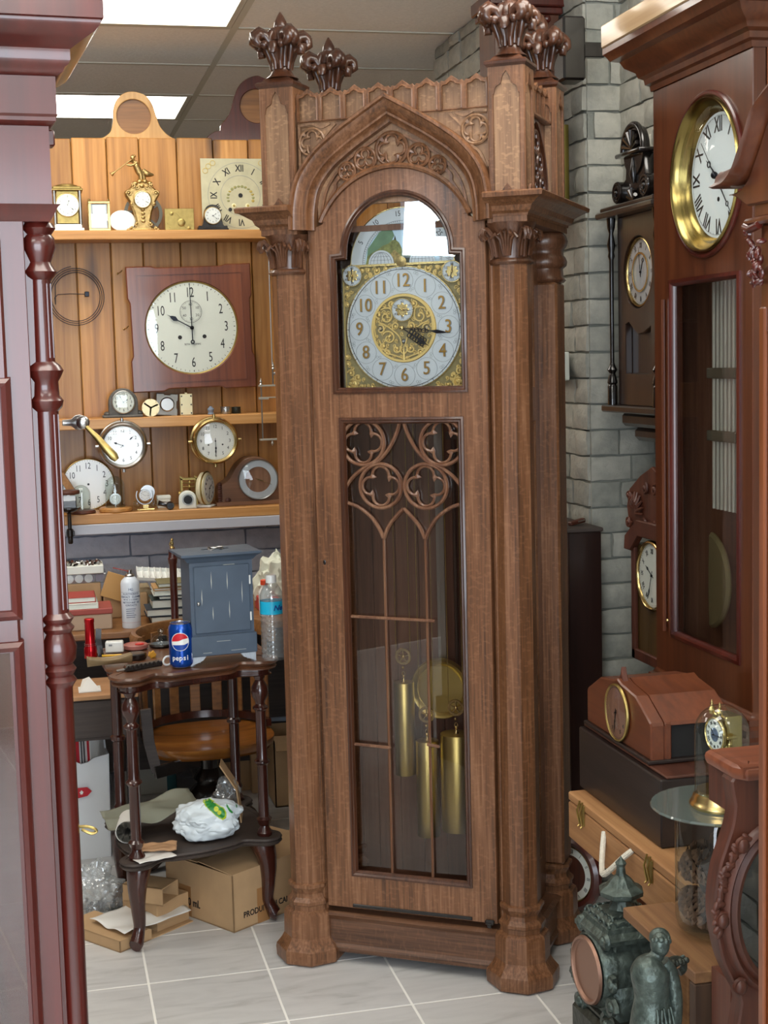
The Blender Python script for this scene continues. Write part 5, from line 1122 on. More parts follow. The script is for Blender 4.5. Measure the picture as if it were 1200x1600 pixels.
hands(o, R*.3, 105, R*.75, 112, .0025, -.066, .010, h*.53, 'plain', W['gold'])
m = M()
for i in range(9): m.ell((-w_*.97+.002, -.058, .018+.0085*i), (.009, .006, .006), 8, 5, T=None)
m.ell((-w_*.75, -.058, .022), (.012, .005, .01), 10, 6); m.build('carving', W['walnut'], o)
# jeweller's tool clamped to the ledge
c = P(108, 800, Y=5.44); k = (c-CAM).dot(CF)/FPX; o = thing('bench_vise', 'black clamped bench tool with a wood disc top hanging over the white sill', 'tool', c)
m = M(); m.lathe([(0, 34*k), (17*k, 34*k), (18*k, 31*k), (17*k, 28*k), (0, 28*k)], 28); m.build('wood_disc', W['walnut'], o)
m = M(); m.box(-13*k, 11*k, -.008, .0, 17*k, 26*k, .002); m.lathe([(0, 0), (5*k, 0), (5*k, .01), (0, .01)], 14, FR(0, 0, 22*k)); m.build('white_plate', W['white'], o)
m = M(); m.box(-13*k, 12*k, .0, .03, 6*k, 24*k, .003); m.lathe([(4*k, -2*k), (15*k, 2*k), (18*k, 5*k), (18*k, 7*k), (4*k, 8*k)], 28); m.lathe([(3*k, -50*k), (4*k, -48*k), (4*k, -40*k), (5.5*k, -38*k), (5.5*k, -28*k), (3.2*k, -26*k), (3.2*k, -4*k), (5*k, 0)], 14); m.box(-6*k, 7*k, -.006, .03, -38*k, -30*k, .002); m.build('clamp_body', W['black'], o)
# ================================================================== workbench under the ledge
BF = 4.86; BT = P(150, 990, Y=BF).z
bx0, bx1 = -.9, P(318, 990, Y=BF).x+.85
o = thing('workbench', 'low wooden workbench under the plank wall, piled with boxes and books', 'bench', ((bx0+bx1)/2, 5.2, 0)); hwb = (bx1-bx0)/2
m = M(); m.box(-hwb, hwb, BF-5.2, .49, BT-.022, BT, .003); m.build('top', W['bench'], o, smooth=0)
DB = P(150, 1087, Y=4.58).z
for x in (-hwb+.03, hwb-.06): 
    for y in (BF-5.2+.25, .42): m = M(); m.box(x, x+.05, y, y+.05, 0, BT-.022); m.build('leg', W['dusty'], o, smooth=0)
m = M(); m.box(-hwb+.03, hwb-.03, .12, .14, .12, BT-.022); m.build('back_board', W['dusty'], o, smooth=0)
dx1 = P(216, 1080, Y=4.58).x; oc = thing('drawer_chest', 'low brown drawer chest with a bare board top, in front of the workbench', 'chest', (dx1, 4.58, 0))
m = M(); m.box(-.7, 0, 0, .27, DB-.014, DB, .002); m.build('top_board', wood('kraft_board', '#8a6240', '#a97c54', '#bb9068', axis=0, s=4, rough=.8, coat=0), oc, smooth=0)
zb_ = P(150, 1152, Y=4.59).z
m = M(); m.box(-.69, -.005, .012, .26, zb_-.01, DB-.0145); m.box(-.69, -.66, .012, .26, 0, zb_); m.box(-.035, -.005, .012, .26, 0, zb_); m.build('carcase', W['dusty'], oc, smooth=0)
m = M(); m.box(-.685, -.01, .004, .012, zb_, DB-.018, .002); m.build('drawer', W['dusty'], oc, smooth=0)
def onb(px, Y=5.0, z=None): return sp(px, Y=Y, z=BT if z is None else z)
KB = 5.0/FPX
def carton(name, px0, px1, h, Y, mat, label, cat, z=None, rz=0, dp=None, grp=None, b=.003, mats=None):
    a, b_ = onb(px0, Y, z), onb(px1, Y, z); w_ = (b_.x-a.x)/2; dp = dp or .16
    m = M(); m.box(-w_, w_, 0, dp, 0, h, b); return tag(m.build(name, mat, None, loc=((a.x+b_.x)/2, Y, BT if z is None else z), rz=rz, smooth=0), label, cat, grp)
def book(px0, px1, h, Y, cover, label, z, rz=0, dp=.14, grp=None):
    a, b_ = onb(px0, Y, z), onb(px1, Y, z); w_ = (b_.x-a.x)/2
    o = thing('book', label, 'book', ((a.x+b_.x)/2, Y, z), rz, grp)
    m = M(); m.box(-w_, w_, 0, dp, 0, .0028, .001); m.box(-w_, w_, 0, dp, h-.0028, h, .001); m.box(w_-.003, w_, 0, dp, 0, h, .001); m.build('cover', cover, o, smooth=0)
    m = M(); m.box(-w_+.004, w_-.003, .004, dp-.004, .0028, h-.0028); m.build('pages', W['cream'], o, smooth=0); return o
ph = lambda n: n*KB
carton('storage_box', 97, 176, ph(24), 4.93, plain('tan_box', '#b9a088', .7), 'tan box with a red lid, lowest of the pile at the left of the workbench', 'box')
zz = BT+ph(24); o = carton('box_lid', 96, 176.5, ph(9), 4.925, plain('red_card', '#a04a41', .6), 'flat red box lid lying on the tan box', 'box lid', z=zz)
zz += ph(9); book(97, 154, ph(9), 4.93, W['cream'], 'cream booklet between the red box lid and the small red book', zz); zz += ph(9)
book(98, 150, ph(9), 4.94, plain('red_cloth', '#a33a30', .6), 'small red book topmost of the pile left on the workbench', zz)
carton('cardboard_box', 95, 160, ph(58), 5.15, W['card'], 'brown cardboard box behind the pile of red books', 'box')
zz = BT+ph(58); o = thing('parts_organizer', 'clear plastic organizer box holding round white jars and purple packets', 'box', (onb(131, 5.15, zz).x, 5.15, zz)); w_ = ph(36)
m = M(); m.box(-w_, w_, 0, .12, 0, ph(15), .002); m.build('shell', W['plastic'], o, smooth=0)
m = M(); m.box(-w_*.98, w_*.98, .1, .11, 0, ph(14)); m.build('back', plain('lilac_card', '#8d8299', .6), o, smooth=0)
for k_ in range(3): m = M(); m.cyl(ph(6.6), 0, .03, 22, FR(-w_+ph(9+15*k_)+ph(5), .04, ph(7.2))); m.build('jar_lid', W['white'], o)
for k_ in range(2): m = M(); m.box(ph(4)+ph(15)*k_, ph(17)+ph(15)*k_, .02, .05, .002, ph(12), .002); m.build('packet', plain('purple_packet%d' % k_, '#7a5f7c', .6, var=.3), o, smooth=0)
zz += ph(15.5)
o = thing('parts_tray', 'cream card tray heaped with small loose clock screws and parts', 'tray', (onb(128, 5.15, zz).x, 5.14, zz)); w_ = ph(34)
m = M(); m.box(-w_, w_, 0, .12, 0, ph(13), .002); m.build('tray', W['cream'], o, smooth=0)
m = M(); rr = random.Random(4)
for i in range(60):
    x = -w_*.9+rr.random()*w_*1.75; y = .01+.09*rr.random(); s_ = rr.uniform(.003, .007); t_ = rr.choice((0, 1, 2))
    T = T3(x, y, ph(13)+s_*.8, rr.random()*3, rr.random()*3, rr.random()*3)
    if rr.random() < .5: m.cyl(s_*.6, -s_*1.6, s_*1.6, 8, T, t_)
    else: m.box(-s_, s_, -s_*.6, s_*.6, -s_, s_, .001, t_, T)
m.build('loose_parts', [W['black'], W['steel'], W['walnut']], o, smooth=0, kind='stuff')
# envelope and small carton
m = M(); m.box(-.045, .045, 0, .003, 0, .09, .001, T=T3(0, 0, 0, 0, .35, 0)); tag(m.build('envelope', plain('tan_envelope', '#c79b60', .8), None, loc=onb(176, 5.12, BT+ph(32)), smooth=0), 'tan paper envelope sticking up out of a box behind the spray can', 'envelope')
carton('cardboard_box', 163, 232, ph(38), 5.14, W['card'], 'open cardboard box behind the white spray can', 'box')
# spray can
c = onb(206, 4.94); o = thing('spray_can', 'white contact cleaner spray can with a red straw, on the workbench', 'spray can', c); R = ph(14.5)
m = M(); m.lathe([(R*.95, 0), (R, .003), (R, .15), (R*.9, .16), (R*.55, .172), (R*.5, .173)], 36); m.build('can', plain('can_white', '#dfe7f0', .3, coat=.4), o)
m = M(); m.lathe([(R*.5, .172), (R*.52, .178), (R*.4, .182), (.008, .183), (.008, .196), (0, .197)], 20); m.build('nozzle', W['steel'], o)
m = M(); m.tube([(0, -.006, .19), (-.03, -.01, .20), (-.055, -.012, .207)], .0013, 6); m.build('straw', W['red'], o)
m = M()
def wrap(st, z, size, a_off=0, mi=0, R_=R):     # lettering following the round can
    n = len(st); adv = size*.62/R_; a = -pi/2-adv*(n-1)/2+a_off
    for ch in st:
        if ch != ' ': m.text(ch, size, .0006, mi, Matrix.Translation((0, 0, z)) @ Matrix.Rotation(a+pi/2, 4, 'Z') @ FR(0, -R_-.0004, 0))
        a += adv
wrap('MG', .132, .012); wrap('ELECTRONICS', .117, .0085); wrap('CONTACT CLEANER', .107, .0085); wrap('WITH SILICONES', .098, .006); wrap('NETTOYANT DE', .088, .008); wrap('CONTACTS', .079, .008)
for i in range(5): m.box(-.018, .014-.003*(i % 3), -R*.98-.0012, -R*.98, .066-.007*i, .0675-.007*i)
for i in range(2): m.lathe([(R+.0004, .122 if i == 0 else .020), (R+.0004, .1226 if i == 0 else .0205)], 36, mi=i, cap=False)
m.build('label_print', [plain('navy_print', '#25406e', .5), W['red']], o, smooth=0)
# white plastic tray and stack of books behind the turned post
o = thing('sorting_tray', 'ribbed white plastic tray tilted over the books on the workbench', 'tray', onb(252, 5.12, BT+ph(56)), rot=(radians(14), radians(6), 0)); w_ = ph(38)
m = M(); m.box(-w_, w_, 0, .09, 0, .004, .001); m.box(-w_, w_, 0, .004, 0, .012); m.box(-w_, w_, .086, .09, 0, .016)
for k_ in range(9): x = -w_+2*w_*k_/8; m.box(x-.0015, x+.0015, 0, .09, 0, .018)
m.build('tray', W['white'], o, smooth=0)
zb = BT; NV = plain('navy_cover', '#2c3642', .6); DG = plain('dark_green_cover', '#3d4a48', .6)
for h_, x0, x1, mt, lb in ((11, 236, 322, NV, 'dark blue book at the bottom of the stack behind the turned post'), (12, 229, 318, NV, 'wide navy book second from the bottom of the stack behind the turned post'), (14, 237, 314, DG, 'grey-green book in the middle of the stack on the workbench'), (6, 248, 316, NV, 'thin dark book under the cream ones in the workbench stack'), (8, 240, 304, W['cream'], 'cream paper book near the top of the workbench stack'), (5, 240, 300, plain('tan_cover', '#b78f5e', .7), 'tan notebook second from the top of the workbench stack'), (7, 247, 305, plain('olive_cover', '#7b7350', .7), 'olive covered book on top of the workbench stack')):
    book(x0, x1, ph(h_)-.0005, 4.97+.01*random.random(), mt, lb, zb, dp=.13); zb += ph(h_)
carton('book_row', 219, 238, ph(42), 5.16, plain('aged_pages', '#9c8c6e', .8, var=.3, bs=100), 'upright worn magazines standing between the cardboard box and the book stack', 'books', z=BT+.0)
# turned mahogany post
c = onb(274, 4.92); o = thing('turned_post', 'slim dark red turned post with a brass tip standing on the workbench', 'post', c)
m = M(); h = ph(128-10); m.lathe([(.016, 0), (.017, .01), (.0125, .018), (.0125, h-.05), (.015, h-.045), (.0165, h-.03), (.014, h-.026), (.013, h), (.008, h+.004), (0, h+.004)], 20); m.build('post', W['mahogd'], o)
m = M(); m.lathe([(.007, h), (.009, h+.006), (.004, h+.012), (.006, h+.02), (.0035, h+.028), (.005, h+.034), (0, h+.04)], 14); m.tube([(-.004, 0, h+.006), (-.009, 0, h+.018), (-.003, 0, h+.03)], .002, 6); m.build('finial', W['gold'], o)
# bright clutter at the right end of the bench
crumple('plastic_bag', onb(432, 5.15, BT+.10), (.075, .06, .10), 3, .25, plain('pale_bag', '#dfe2cf', .45, coat=.2), label='crumpled pale green plastic bag behind the water bottle', category='bag')
c = onb(415, 5.0); m = M(); m.lathe([(.02, 0), (.022, .005), (.022, .085), (.012, .1), (.012, .108)], 20); m.lathe([(.0145, .108), (.0145, .124), (.012, .126), (0, .126)], 18, mi=1); tag(m.build('bottle', [W['white'], plain('orange_red_cap', '#e2502c', .4)], None, loc=c), 'white squeeze bottle with an orange-red cap behind the blue cabinet', 'bottle')
carton('papers', 409, 440, .05, 5.02, plain('red_white_pack', '#b8453c', .6), 'red and white packet low behind the blue cabinet', 'packet')
# ---- things on the floor behind
def fbox(px, py, w_, dp, h, mat, name, label, cat, rz=0, flaps=False, b=.002):
    c = P(px, py, Z=0); o_ = None; m = M()
    if not flaps: m.box(0, w_, 0, dp, 0, h, b); return tag(m.build(name, mat, None, loc=c, rz=rz, smooth=0), label, cat)
    t_ = .004
    m.box(0, w_, 0, dp, 0, t_); m.box(0, w_, 0, t_, 0, h); m.box(0, w_, dp-t_, dp, 0, h); m.box(0, t_, 0, dp, 0, h); m.box(w_-t_, w_, 0, dp, 0, h)
    o_ = thing(name, label, cat, c, rz); m.build('carton', mat, o_, smooth=0)
    m = M(); m.box(0, w_, -.07, 0, 0, t_, T=T3(0, 0, h, radians(35))); m.build('flap', mat, o_, smooth=0)
    m = M(); m.box(0, .07, 0, dp, 0, t_, T=T3(w_, 0, h, 0, radians(50))); m.build('flap', mat, o_, smooth=0); return o_
fbox(352, 1238, .12, .1, .17, W['card'], 'cardboard_box', 'small brown carton on the floor behind the chair pedestal', 'box')
fbox(394, 1240, .085, .12, .21, W['card'], 'cardboard_box', 'narrow tall carton on the floor between the table legs', 'box')
fbox(431, 1262, .26, .2, .26, W['card'], 'cardboard_box', 'tall brown carton against the left side of the hall clock', 'box', flaps=True)
m = M(); m.box(0, .24, 0, .15, 0, .015, .002); m.box(.0, .2, .02, .13, .015, .03, .002); tag(m.build('paper_stack', plain('grey_blue_paper', '#8e98a6', .7), None, loc=P(424, 1240, Z=0)+Vector((0, .05, .262)), rz=-.2, smooth=0), 'grey-blue folder heap lying on the tall carton', 'papers')
vb = fbox(186, 1246, .21, .14, .16, plain('beige_plastic', '#b9b5a6', .5), 'ribbed_box', 'beige ribbed plastic box on the floor behind the table', 'box')
m = M(); m.box(0, .12, 0, .1, 0, .045, .002); m.box(.02, .09, -.001, 0, .01, .035, mi=1); o = m.build('small_carton', [W['black'], W['white']], None, loc=P(186, 1246, Z=0)+Vector((.0, .01, .161)), smooth=0); tag(o, 'black and white carton on top of the beige ribbed box', 'box')
fbox(262, 1240, .035, .12, .12, plain('teal_box', '#21565a', .5), 'slim_box', 'slim dark teal box standing beside the beige ribbed box', 'box')
# white plastic crate with towel
c = P(104, 1346, Z=0); D0 = (c-CAM).dot(CF); k = D0/FPX
o = thing('plastic_bin', 'white plastic bin with notched rim beside the red mahogany clock', 'bin', c, radians(4)); wB = 68*k; hB = 196*k; dB = .3
WP = plain('white_plastic', '#e3e6e8', .35)
m = M()
def wallp(p, q, hs, t_=.004):
    p = Vector(p); q = Vector(q); n_ = len(hs); v = []; f = []
    for i, (u_, h_) in enumerate(hs):
        a = p.lerp(q, u_); fl = 1+.06*h_/hB
        for zz_ in (0, h_): v += [((a.x-wB*.5)*(1+.10*(zz_/hB))+wB*.5, (a.y-dB/2)*(1+.08*zz_/hB)+dB/2, zz_)]
    for i in range(n_-1): f.append((2*i, 2*i+2, 2*i+3, 2*i+1))
    m.add(v, f)
ft = hB-36*k
wallp((0, 0, 0), (wB, 0, 0), [(0, ft), (.3, ft), (.42, ft-6*k), (.58, ft-4*k), (.7, ft+2*k), (1, ft+6*k)]); wallp((wB, 0, 0), (wB, dB, 0), [(0, ft+6*k), (.25, ft+6*k), (.4, hB-6*k), (.75, hB), (1, hB)]); wallp((wB, dB, 0), (0, dB, 0), [(0, hB), (.35, hB), (.45, hB-10*k), (.8, hB-10*k), (1, hB-10*k)]); wallp((0, dB, 0), (0, 0, 0), [(0, hB-10*k), (1, ft)])
m.box(0, wB, 0, dB, 0, .004); b_ = m.build('body', WP, o, smooth=0); sd = b_.modifiers.new('thick', 'SOLIDIFY'); sd.thickness = .006; sd.offset = 0
m = M(); T = T3(0, -.0185, 0, radians(-0))
m.shape([[(8*k, 100*k), (36*k, 104*k), (43*k, 111*k), (36*k, 118*k), (8*k, 118*k)]], .001, mi=0, T=T @ FR(0, -.004, 0))
leaf = [(0, -7), (.6, -3), (4, -4), (3, -1), (6, 2), (4, 2.5), (4, 4), (2, 3), (2.5, 6.5), (1, 5), (0, 8)]; leaf = leaf+[(-x, y) for x, y in leaf[-2:0:-1]]
m.shape([[(27*k+x*k*.55, 110*k+y*k*.6) for x, y in leaf]], .0008, mi=1, T=T @ FR(0, -.0055, 0)); m.build('label', [plain('label_red', '#c01f2c', .45), W['white']], o, smooth=0)
o2 = thing('striped_towel', 'white towel with red and black stripes hanging in the white bin', 'towel', c+Vector((.0, .08, 0)), radians(4)); m = M()
m.grid(lambda u_, v_: (4*k+u_*40*k, -.055+.012*sin(u_*9)+.015*v_, hB-70*k+v_*68*k+.004*sin(u_*7)), 30, 8); TW = M(); 
tw = NT('towel'); tc_ = tw.n('ShaderNodeTexCoord'); sx_ = tw.n('ShaderNodeSeparateXYZ'); tw.l(tc_.outputs['Object'], sx_.inputs[0]); dv = tw.n('ShaderNodeMath', operation='DIVIDE'); dv.inputs[1].default_value = 46*k; tw.l(sx_.outputs[0], dv.inputs[0])
cr_ = tw.n('ShaderNodeValToRGB'); cr_.color_ramp.interpolation = 'CONSTANT'; e = cr_.color_ramp.elements
e[0].color = lin('#e9e6e2'); e[1].position = .2; e[1].color = lin('#2a2a30')
for p_, cc_ in ((.24, '#e9e6e2'), (.32, '#c22a35'), (.56, '#e9e6e2'), (.62, '#2a2a30'), (.66, '#e9e6e2'), (.72, '#2a2a30'), (.76, '#e9e6e2'), (.84, '#c22a35'), (.92, '#e9e6e2')): q_ = e.new(p_); q_.color = lin(cc_)
tw.l(dv.outputs[0], cr_.inputs[0]); tw.l(cr_.outputs[0], tw.b.inputs['Base Color']); tw.b.inputs['Roughness'].default_value = .9
m.build('cloth', tw.m, o2)
# ================================================================== captain's swivel chair behind the table
c = P(325, 1290, Z=0); CY = 4.64; sx0 = P(222, 1140, Y=CY).x; sx1 = P(425, 1140, Y=CY).x; sz = P(325, 1148, Y=CY).z
o = thing('swivel_chair', 'wooden captain style swivel chair with orange saddle seat and slatted back, behind the table', 'chair', ((sx0+sx1)/2, CY, 0), radians(4)); hw = (sx1-sx0)/2
def seatf(u_, v_):
    a = 2*pi*u_; r_ = v_; x = cos(a); y = sin(a); ex = abs(x)**.75*(1 if x > 0 else -1); ey = abs(y)**.75*(1 if y > 0 else -1)
    X = ex*hw*r_; Y = ey*.19*r_; d_ = -.018*(1-r_**3)*(1-.3*cos(2*a)*r_); ridge = 0
    return (X, Y, sz+d_+ridge-.0)
m = M(); m.grid(seatf, 48, 12, closeu=True)
m.grid(lambda u_, v_: (seatf(u_, 1)[0]*(1+.03*sin(pi*v_)-.10*v_), seatf(u_, 1)[1]*(1+.03*sin(pi*v_)-.10*v_), sz-.036*v_), 48, 6, closeu=True)
m.add([seatf(i/48, 1) for i in range(48)], []); m.grid(lambda u_, v_: (seatf(u_, 1-v_)[0]*.93, seatf(u_, 1-v_)[1]*.93, sz-.036), 48, 4, closeu=True)
m.build('seat', W['seat'], o, smooth=60)
m = M(); m.lathe([(.0, sz-.036), (.06, sz-.036), (.06, sz-.05), (.03, sz-.06), (.03, .30), (.045, .28), (.052, .265), (.045, .25), (.055, .24), (.07, .222), (.078, .2), (.07, .18), (.05, .165), (.06, .15), (.065, .12), (0, .12)], 32); m.build('pedestal', W['black'], o)
for k_ in range(4):
    a = k_*pi/2+.35; c_, s_ = cos(a), sin(a); m = M()
    m.tube([(c_*r_, s_*r_, z) for r_, z in ((.04, .15), (.11, .148), (.15, .11), (.19, .05), (.22, .024), (.24, .02))], [.024, .026, .024, .022, .02, .018], 10); m.build('leg', W['tableleg'], o)
# arms / brackets: slanted dark side post and black bar beneath the seat
ax = P(226, 1150, Y=CY-.15).x-(sx0+sx1)/2; za_, zb_ = P(222, 1112, Y=CY-.15).z, P(222, 1205, Y=CY-.15).z
m = M(); m.sweep([(ax-.006, -.15, za_+.01), (ax, -.152, (za_+zb_)/2), (ax+.02, -.155, zb_)], [(-.016, -.008), (-.016, .008), (.016, .008), (.016, -.008)], up=(0, -1, 0)); m.build('arm_bracket', W['dusty'], o, smooth=30)
m = M(); m.box(0, .15, -.008, .008, -.02, .02, .003, T=T3(ax+.012, -.16, zb_-.002, 0, -radians(7), .15)); m.build('seat_iron', W['black'], o, smooth=0)
cz_ = P(230, 985, Y=CY+.2).z; rz0 = P(300, 1118, Y=CY+.2).z
m = M(); arc = [(hw*.98*cos(a), .02+.2*sin(a), rz0) for a in [pi*1.02-pi*1.04*i/24 for i in range(25)]]
m.sweep(arc, [(-.008, -.012), (-.008, .012), (.010, .012), (.010, -.012)]); m.build('lower_rail', W['tableleg'], o, smooth=40)
arc = [(hw*1.05*cos(a), .02+.22*sin(a), cz_+.0) for a in [pi*1.1-pi*1.2*i/24 for i in range(25)]]
m = M(); m.sweep(arc, [(-.012, -.02), (-.015, .012), (-.008, .026), (.006, .026), (.012, .01), (.012, -.02)]); m.build('crest_rail', W['bench'], o, smooth=40)
for i in range(9):
    a = pi*.95-pi*.9*i/8; m = M(); m.box(-.017, .017, -.004, .004, rz0, cz_, .002, T=Matrix.Translation((hw*1.0*cos(a), .02+.2*sin(a), 0)) @ Matrix.Rotation(a-pi/2, 4, 'Z')); m.build('back_slat', W['bench'], o, smooth=0)
# ================================================================== the turtle-top parlour table
fl = P(190, 1494, Z=0); fr_ = P(447, 1445, Z=0); tc0 = Vector((fl.x+.018, fl.y+.03, 0)); ta = atan2(fr_.y-fl.y+.0, fr_.x-fl.x-.03)
tw_ = .42; td = .36
PT = [(0.02, 0.0), (tw_, 0.0), (-.02, td), (tw_-.04, td)]
TBL = thing('parlour_table', 'dark two-tier table with shaped top and turned legs, in front of the workbench', 'table', tc0, ta)
pfl = P(207, 1350, Y=3.95); 
TT = P(200, 1058, Y=3.93).z; TS = P(210, 1345, Y=3.93).z
LEG = [(P(208, 1200, Y=3.94), 0), (P(410, 1200, Y=4.04), 1), (P(186, 1200, Y=4.30), 2), (P(368, 1200, Y=4.40), 3)]
inv = Matrix.Translation(tc0) @ Matrix.Rotation(ta, 4, 'Z'); inv = inv.inverted()
lp_ = []
for q, i in LEG:
    v = inv @ Vector((q.x, q.y, 0)); lp_.append((v.x, v.y))
TTt = TT+.004
for i, (x, y) in enumerate(lp_):
    big = i in (0, 1); S_ = TTt-.028-TS
    f_ = lambda t_: TS+S_*t_
    if big: pr = [(.022, 0), (.024, .02), (.016, .045), (.014, .06), (.019, .075), (.021, .09), (.024, .10), (.016, .115), (.0155, .42), (.018, .43), (.0235, .44), (.0235, .45), (.018, .46), (.0165, .47), (.0155, .735), (.017, .75), (.023, .76), (.023, .77), (.016, .78), (.014, .79), (.016, .805), (.0235, .83), (.0265, .86), (.0245, .89), (.017, .915), (.013, .93), (.020, .96), (.022, 1)]
    else: pr = [(.022, 0), (.024, .02), (.016, .045), (.019, .075), (.021, .09), (.016, .115), (.0165, .5), (.023, .51), (.023, .53), (.0165, .54), (.0165, .9), (.02, .93), (.02, 1)]
    m = M(); m.lathe([(r_*.95, f_(t_)) for r_, t_ in pr], 22, T3(x, y, 0)); m.build('turned_leg', W['tableleg'], TBL)
    cx_, cy_ = tw_/2-.0, td/2; dx, dy = (x-cx_), (y-cy_); n_ = sqrt(dx*dx+dy*dy); dx /= n_; dy /= n_
    if i == 0: dx, dy = -.75, -.66
    if i == 1: dx, dy = .9, -.43
    m = M(); pp = [(-.010, TS-.012, .036), (.002, TS-.04, .034), (.010, TS-.08, .027), (.010, TS-.13, .021), (.006, TS-.18, .0175), (.010, .055, .0165), (.024, .024, .020), (.032, .019, .019)]
    pts = cr_pts([(x+dx*(a-.004), y+dy*(a-.004), z) for a, z, r_ in pp], 4); rs = []
    for a_, b2 in zip(pp[:-1], pp[1:]): rs += [a_[2]+(b2[2]-a_[2])*t_/4 for t_ in range(4)]
    m.tube(pts, rs+[pp[-1][2]], 10); m.build('cabriole_foot', W['tableleg'], TBL, smooth=50)
def turtle(infl, lob, extra=0):
    P0, P1, P2, P3 = lp_[0], lp_[1], lp_[3], lp_[2]; cs = [P0, P1, P2, P3]; pts = []
    cx_ = sum(p[0] for p in cs)/4; cy_ = sum(p[1] for p in cs)/4
    for i in range(4):
        a, b_ = Vector((*cs[i], 0)), Vector((*cs[(i+1) % 4], 0)); pr_ = Vector((*cs[i-1], 0)); o1 = (b_-a).normalized(); no = Vector((o1.y, -o1.x, 0)); od = (pr_-a).normalized(); n2 = Vector((-od.y, od.x, 0)); mid_ = (no+n2).normalized()
        pts += [a+n2*lob+od*.012-o1*0, a+mid_*lob*1.05, a+no*lob+o1*.012]
        L_ = (b_-a).length; pts += [a+o1*L_*.17+no*infl*.35, a+o1*L_*.28+no*infl*.95, a+o1*L_*.5+no*infl*(.9+extra), a+o1*L_*.72+no*infl*.95, a+o1*L_*.83+no*infl*.35]
    return [(p.x, p.y) for p in cr_pts(pts, 5, closed=True)]
def slabT(outl_, z0, z1, prof, nm, mat):
    m = M(); m.sweep([(x, y, 0) for x, y in outl_], prof, closed=True); m.shape([outl_], .004, T=Matrix.Translation((0, 0, z1-.0035))); m.shape([outl_], .004, T=Matrix.Translation((0, 0, z0+.0025))); return m.build(nm, mat, TBL, smooth=40)
tz = TTt
slabT(turtle(.045, .046), tz-.026, tz, [(-.012, tz-.026), (-.002, tz-.026), (.003, tz-.02), (-.003, tz-.016), (.004, tz-.012), (.009, tz-.006), (.006, tz), (-.012, tz)], 'table_top', W['tabletop'])
slabT(turtle(.024, .03), tz-.046, tz-.026, [(-.01, tz-.046), (.0, tz-.046), (.004, tz-.044), (-.002, tz-.042), (0, tz-.026), (-.01, tz-.026)], 'apron', W['tableleg'])
slabT(turtle(.02, .042, .6), TS-.02, TS+.001, [(-.012, TS-.02), (0, TS-.02), (.006, TS-.014), (.0, TS-.01), (.006, TS-.004), (.003, TS+.001), (-.012, TS+.001)], 'lower_shelf', W['dusty'])
# ---- on the table top
def tt(px, py): q = P(px, py, Z=TTt+.001); return q
KT = 4.05/FPX
c = tt(284, 1041); o = thing('soda_can', 'blue cola can with a red white and blue round logo, on the table', 'can', c, radians(0)); R = 18.6*((c-CAM).dot(CF))/FPX; H = 70*((c-CAM).dot(CF))/FPX
m = M(); m.lathe([(R*.78, 0), (R*.82, .002), (R*.97, .008), (R, .013), (R, H-.018), (R*.97, H-.013), (R*.84, H-.004), (R*.82, H-.002)], 48); m.build('body', plain('cola_blue', '#0d4fb5', .25, .6, coat=.5), o)
m = M(); m.lathe([(R*.82, H-.003), (R*.86, H), (R*.80, H), (R*.78, H-.004), (0, H-.004)], 40); m.shape([circ(0, .004, .008, 16)], .001, T=T3(0, -.006, H-.002)); m.lathe([(R*.78, 0), (R*.8, .0), (R*.84, .0035), (R*.8, .005)], 40); m.build('lid', W['steel'], o)
dirc = atan2(CAM.y-c.y, CAM.x-c.x)+radians(-3)
def onCan(u_, z, dr=.0005): a = dirc+u_/R; return ((R+dr)*cos(a), (R+dr)*sin(a), z)
def canpatch(m, poly, mi, dr):      # fill a convex-ish outline (u,z) as a fan of strips on the cylinder
    zs = sorted(set([p[1] for p in poly])); z0_, z1_ = min(zs), max(zs); n_ = 26; rows = []
    for i in range(n_+1):
        z = z0_+(z1_-z0_)*(i+.001)/(n_+.002); xs_ = []
        for (a, b_), (c_, d_) in zip(poly, poly[1:]+poly[:1]):
            if (b_-z)*(d_-z) < 0: xs_.append(a+(c_-a)*(z-b_)/(d_-b_))
        if len(xs_) >= 2: rows.append((min(xs_), max(xs_), z))
    v = []; K = 10
    for x0, x1, z in rows: v += [onCan(x0+(x1-x0)*j/K, z, dr) for j in range(K+1)]
    m.add(v, [(r*(K+1)+j, r*(K+1)+j+1, (r+1)*(K+1)+j+1, (r+1)*(K+1)+j) for r in range(len(rows)-1) for j in range(K)], mi)
lz, lr = H*.60, R*.78; m = M()
canpatch(m, [(-x, z) for x, z in circ(0, lz, lr, 40)], 0, .0004)
def wave(base, amp, s_): return [(x, lz+base+amp*sin(s_*x/lr*1.7)) for x in [lr*(-1+2*i/24) for i in range(25)]]
rr2 = lr*.93
up = [(-x, z) for x, z in circ(0, lz, rr2, 30, radians(28), radians(196), full=False)]
def swoosh(sgn):
    pts = []
    if sgn > 0:  # red upper
        pts = circ(0, lz, rr2, 24, radians(20), radians(178), full=False)+[(-rr2*.6, lz+rr2*.05), (-rr2*.1, lz+rr2*.12), (rr2*.35, lz+rr2*.32)]
    else: pts = circ(0, lz, rr2, 24, radians(200), radians(350), full=False)+[(rr2*.6, lz-rr2*.30), (rr2*.2, lz-rr2*.42), (-rr2*.3, lz-rr2*.45), (-rr2*.7, lz-rr2*.38)]
    return [(x, z) for x, z in pts]
canpatch(m, swoosh(1), 1, .0008); canpatch(m, swoosh(-1), 2, .0008); m.build('logo', [W['white'], plain('logo_red', '#d0202b', .4), plain('logo_blue', '#0a3f9c', .4)], o, smooth=0)
m = M(); xx = -R*.60
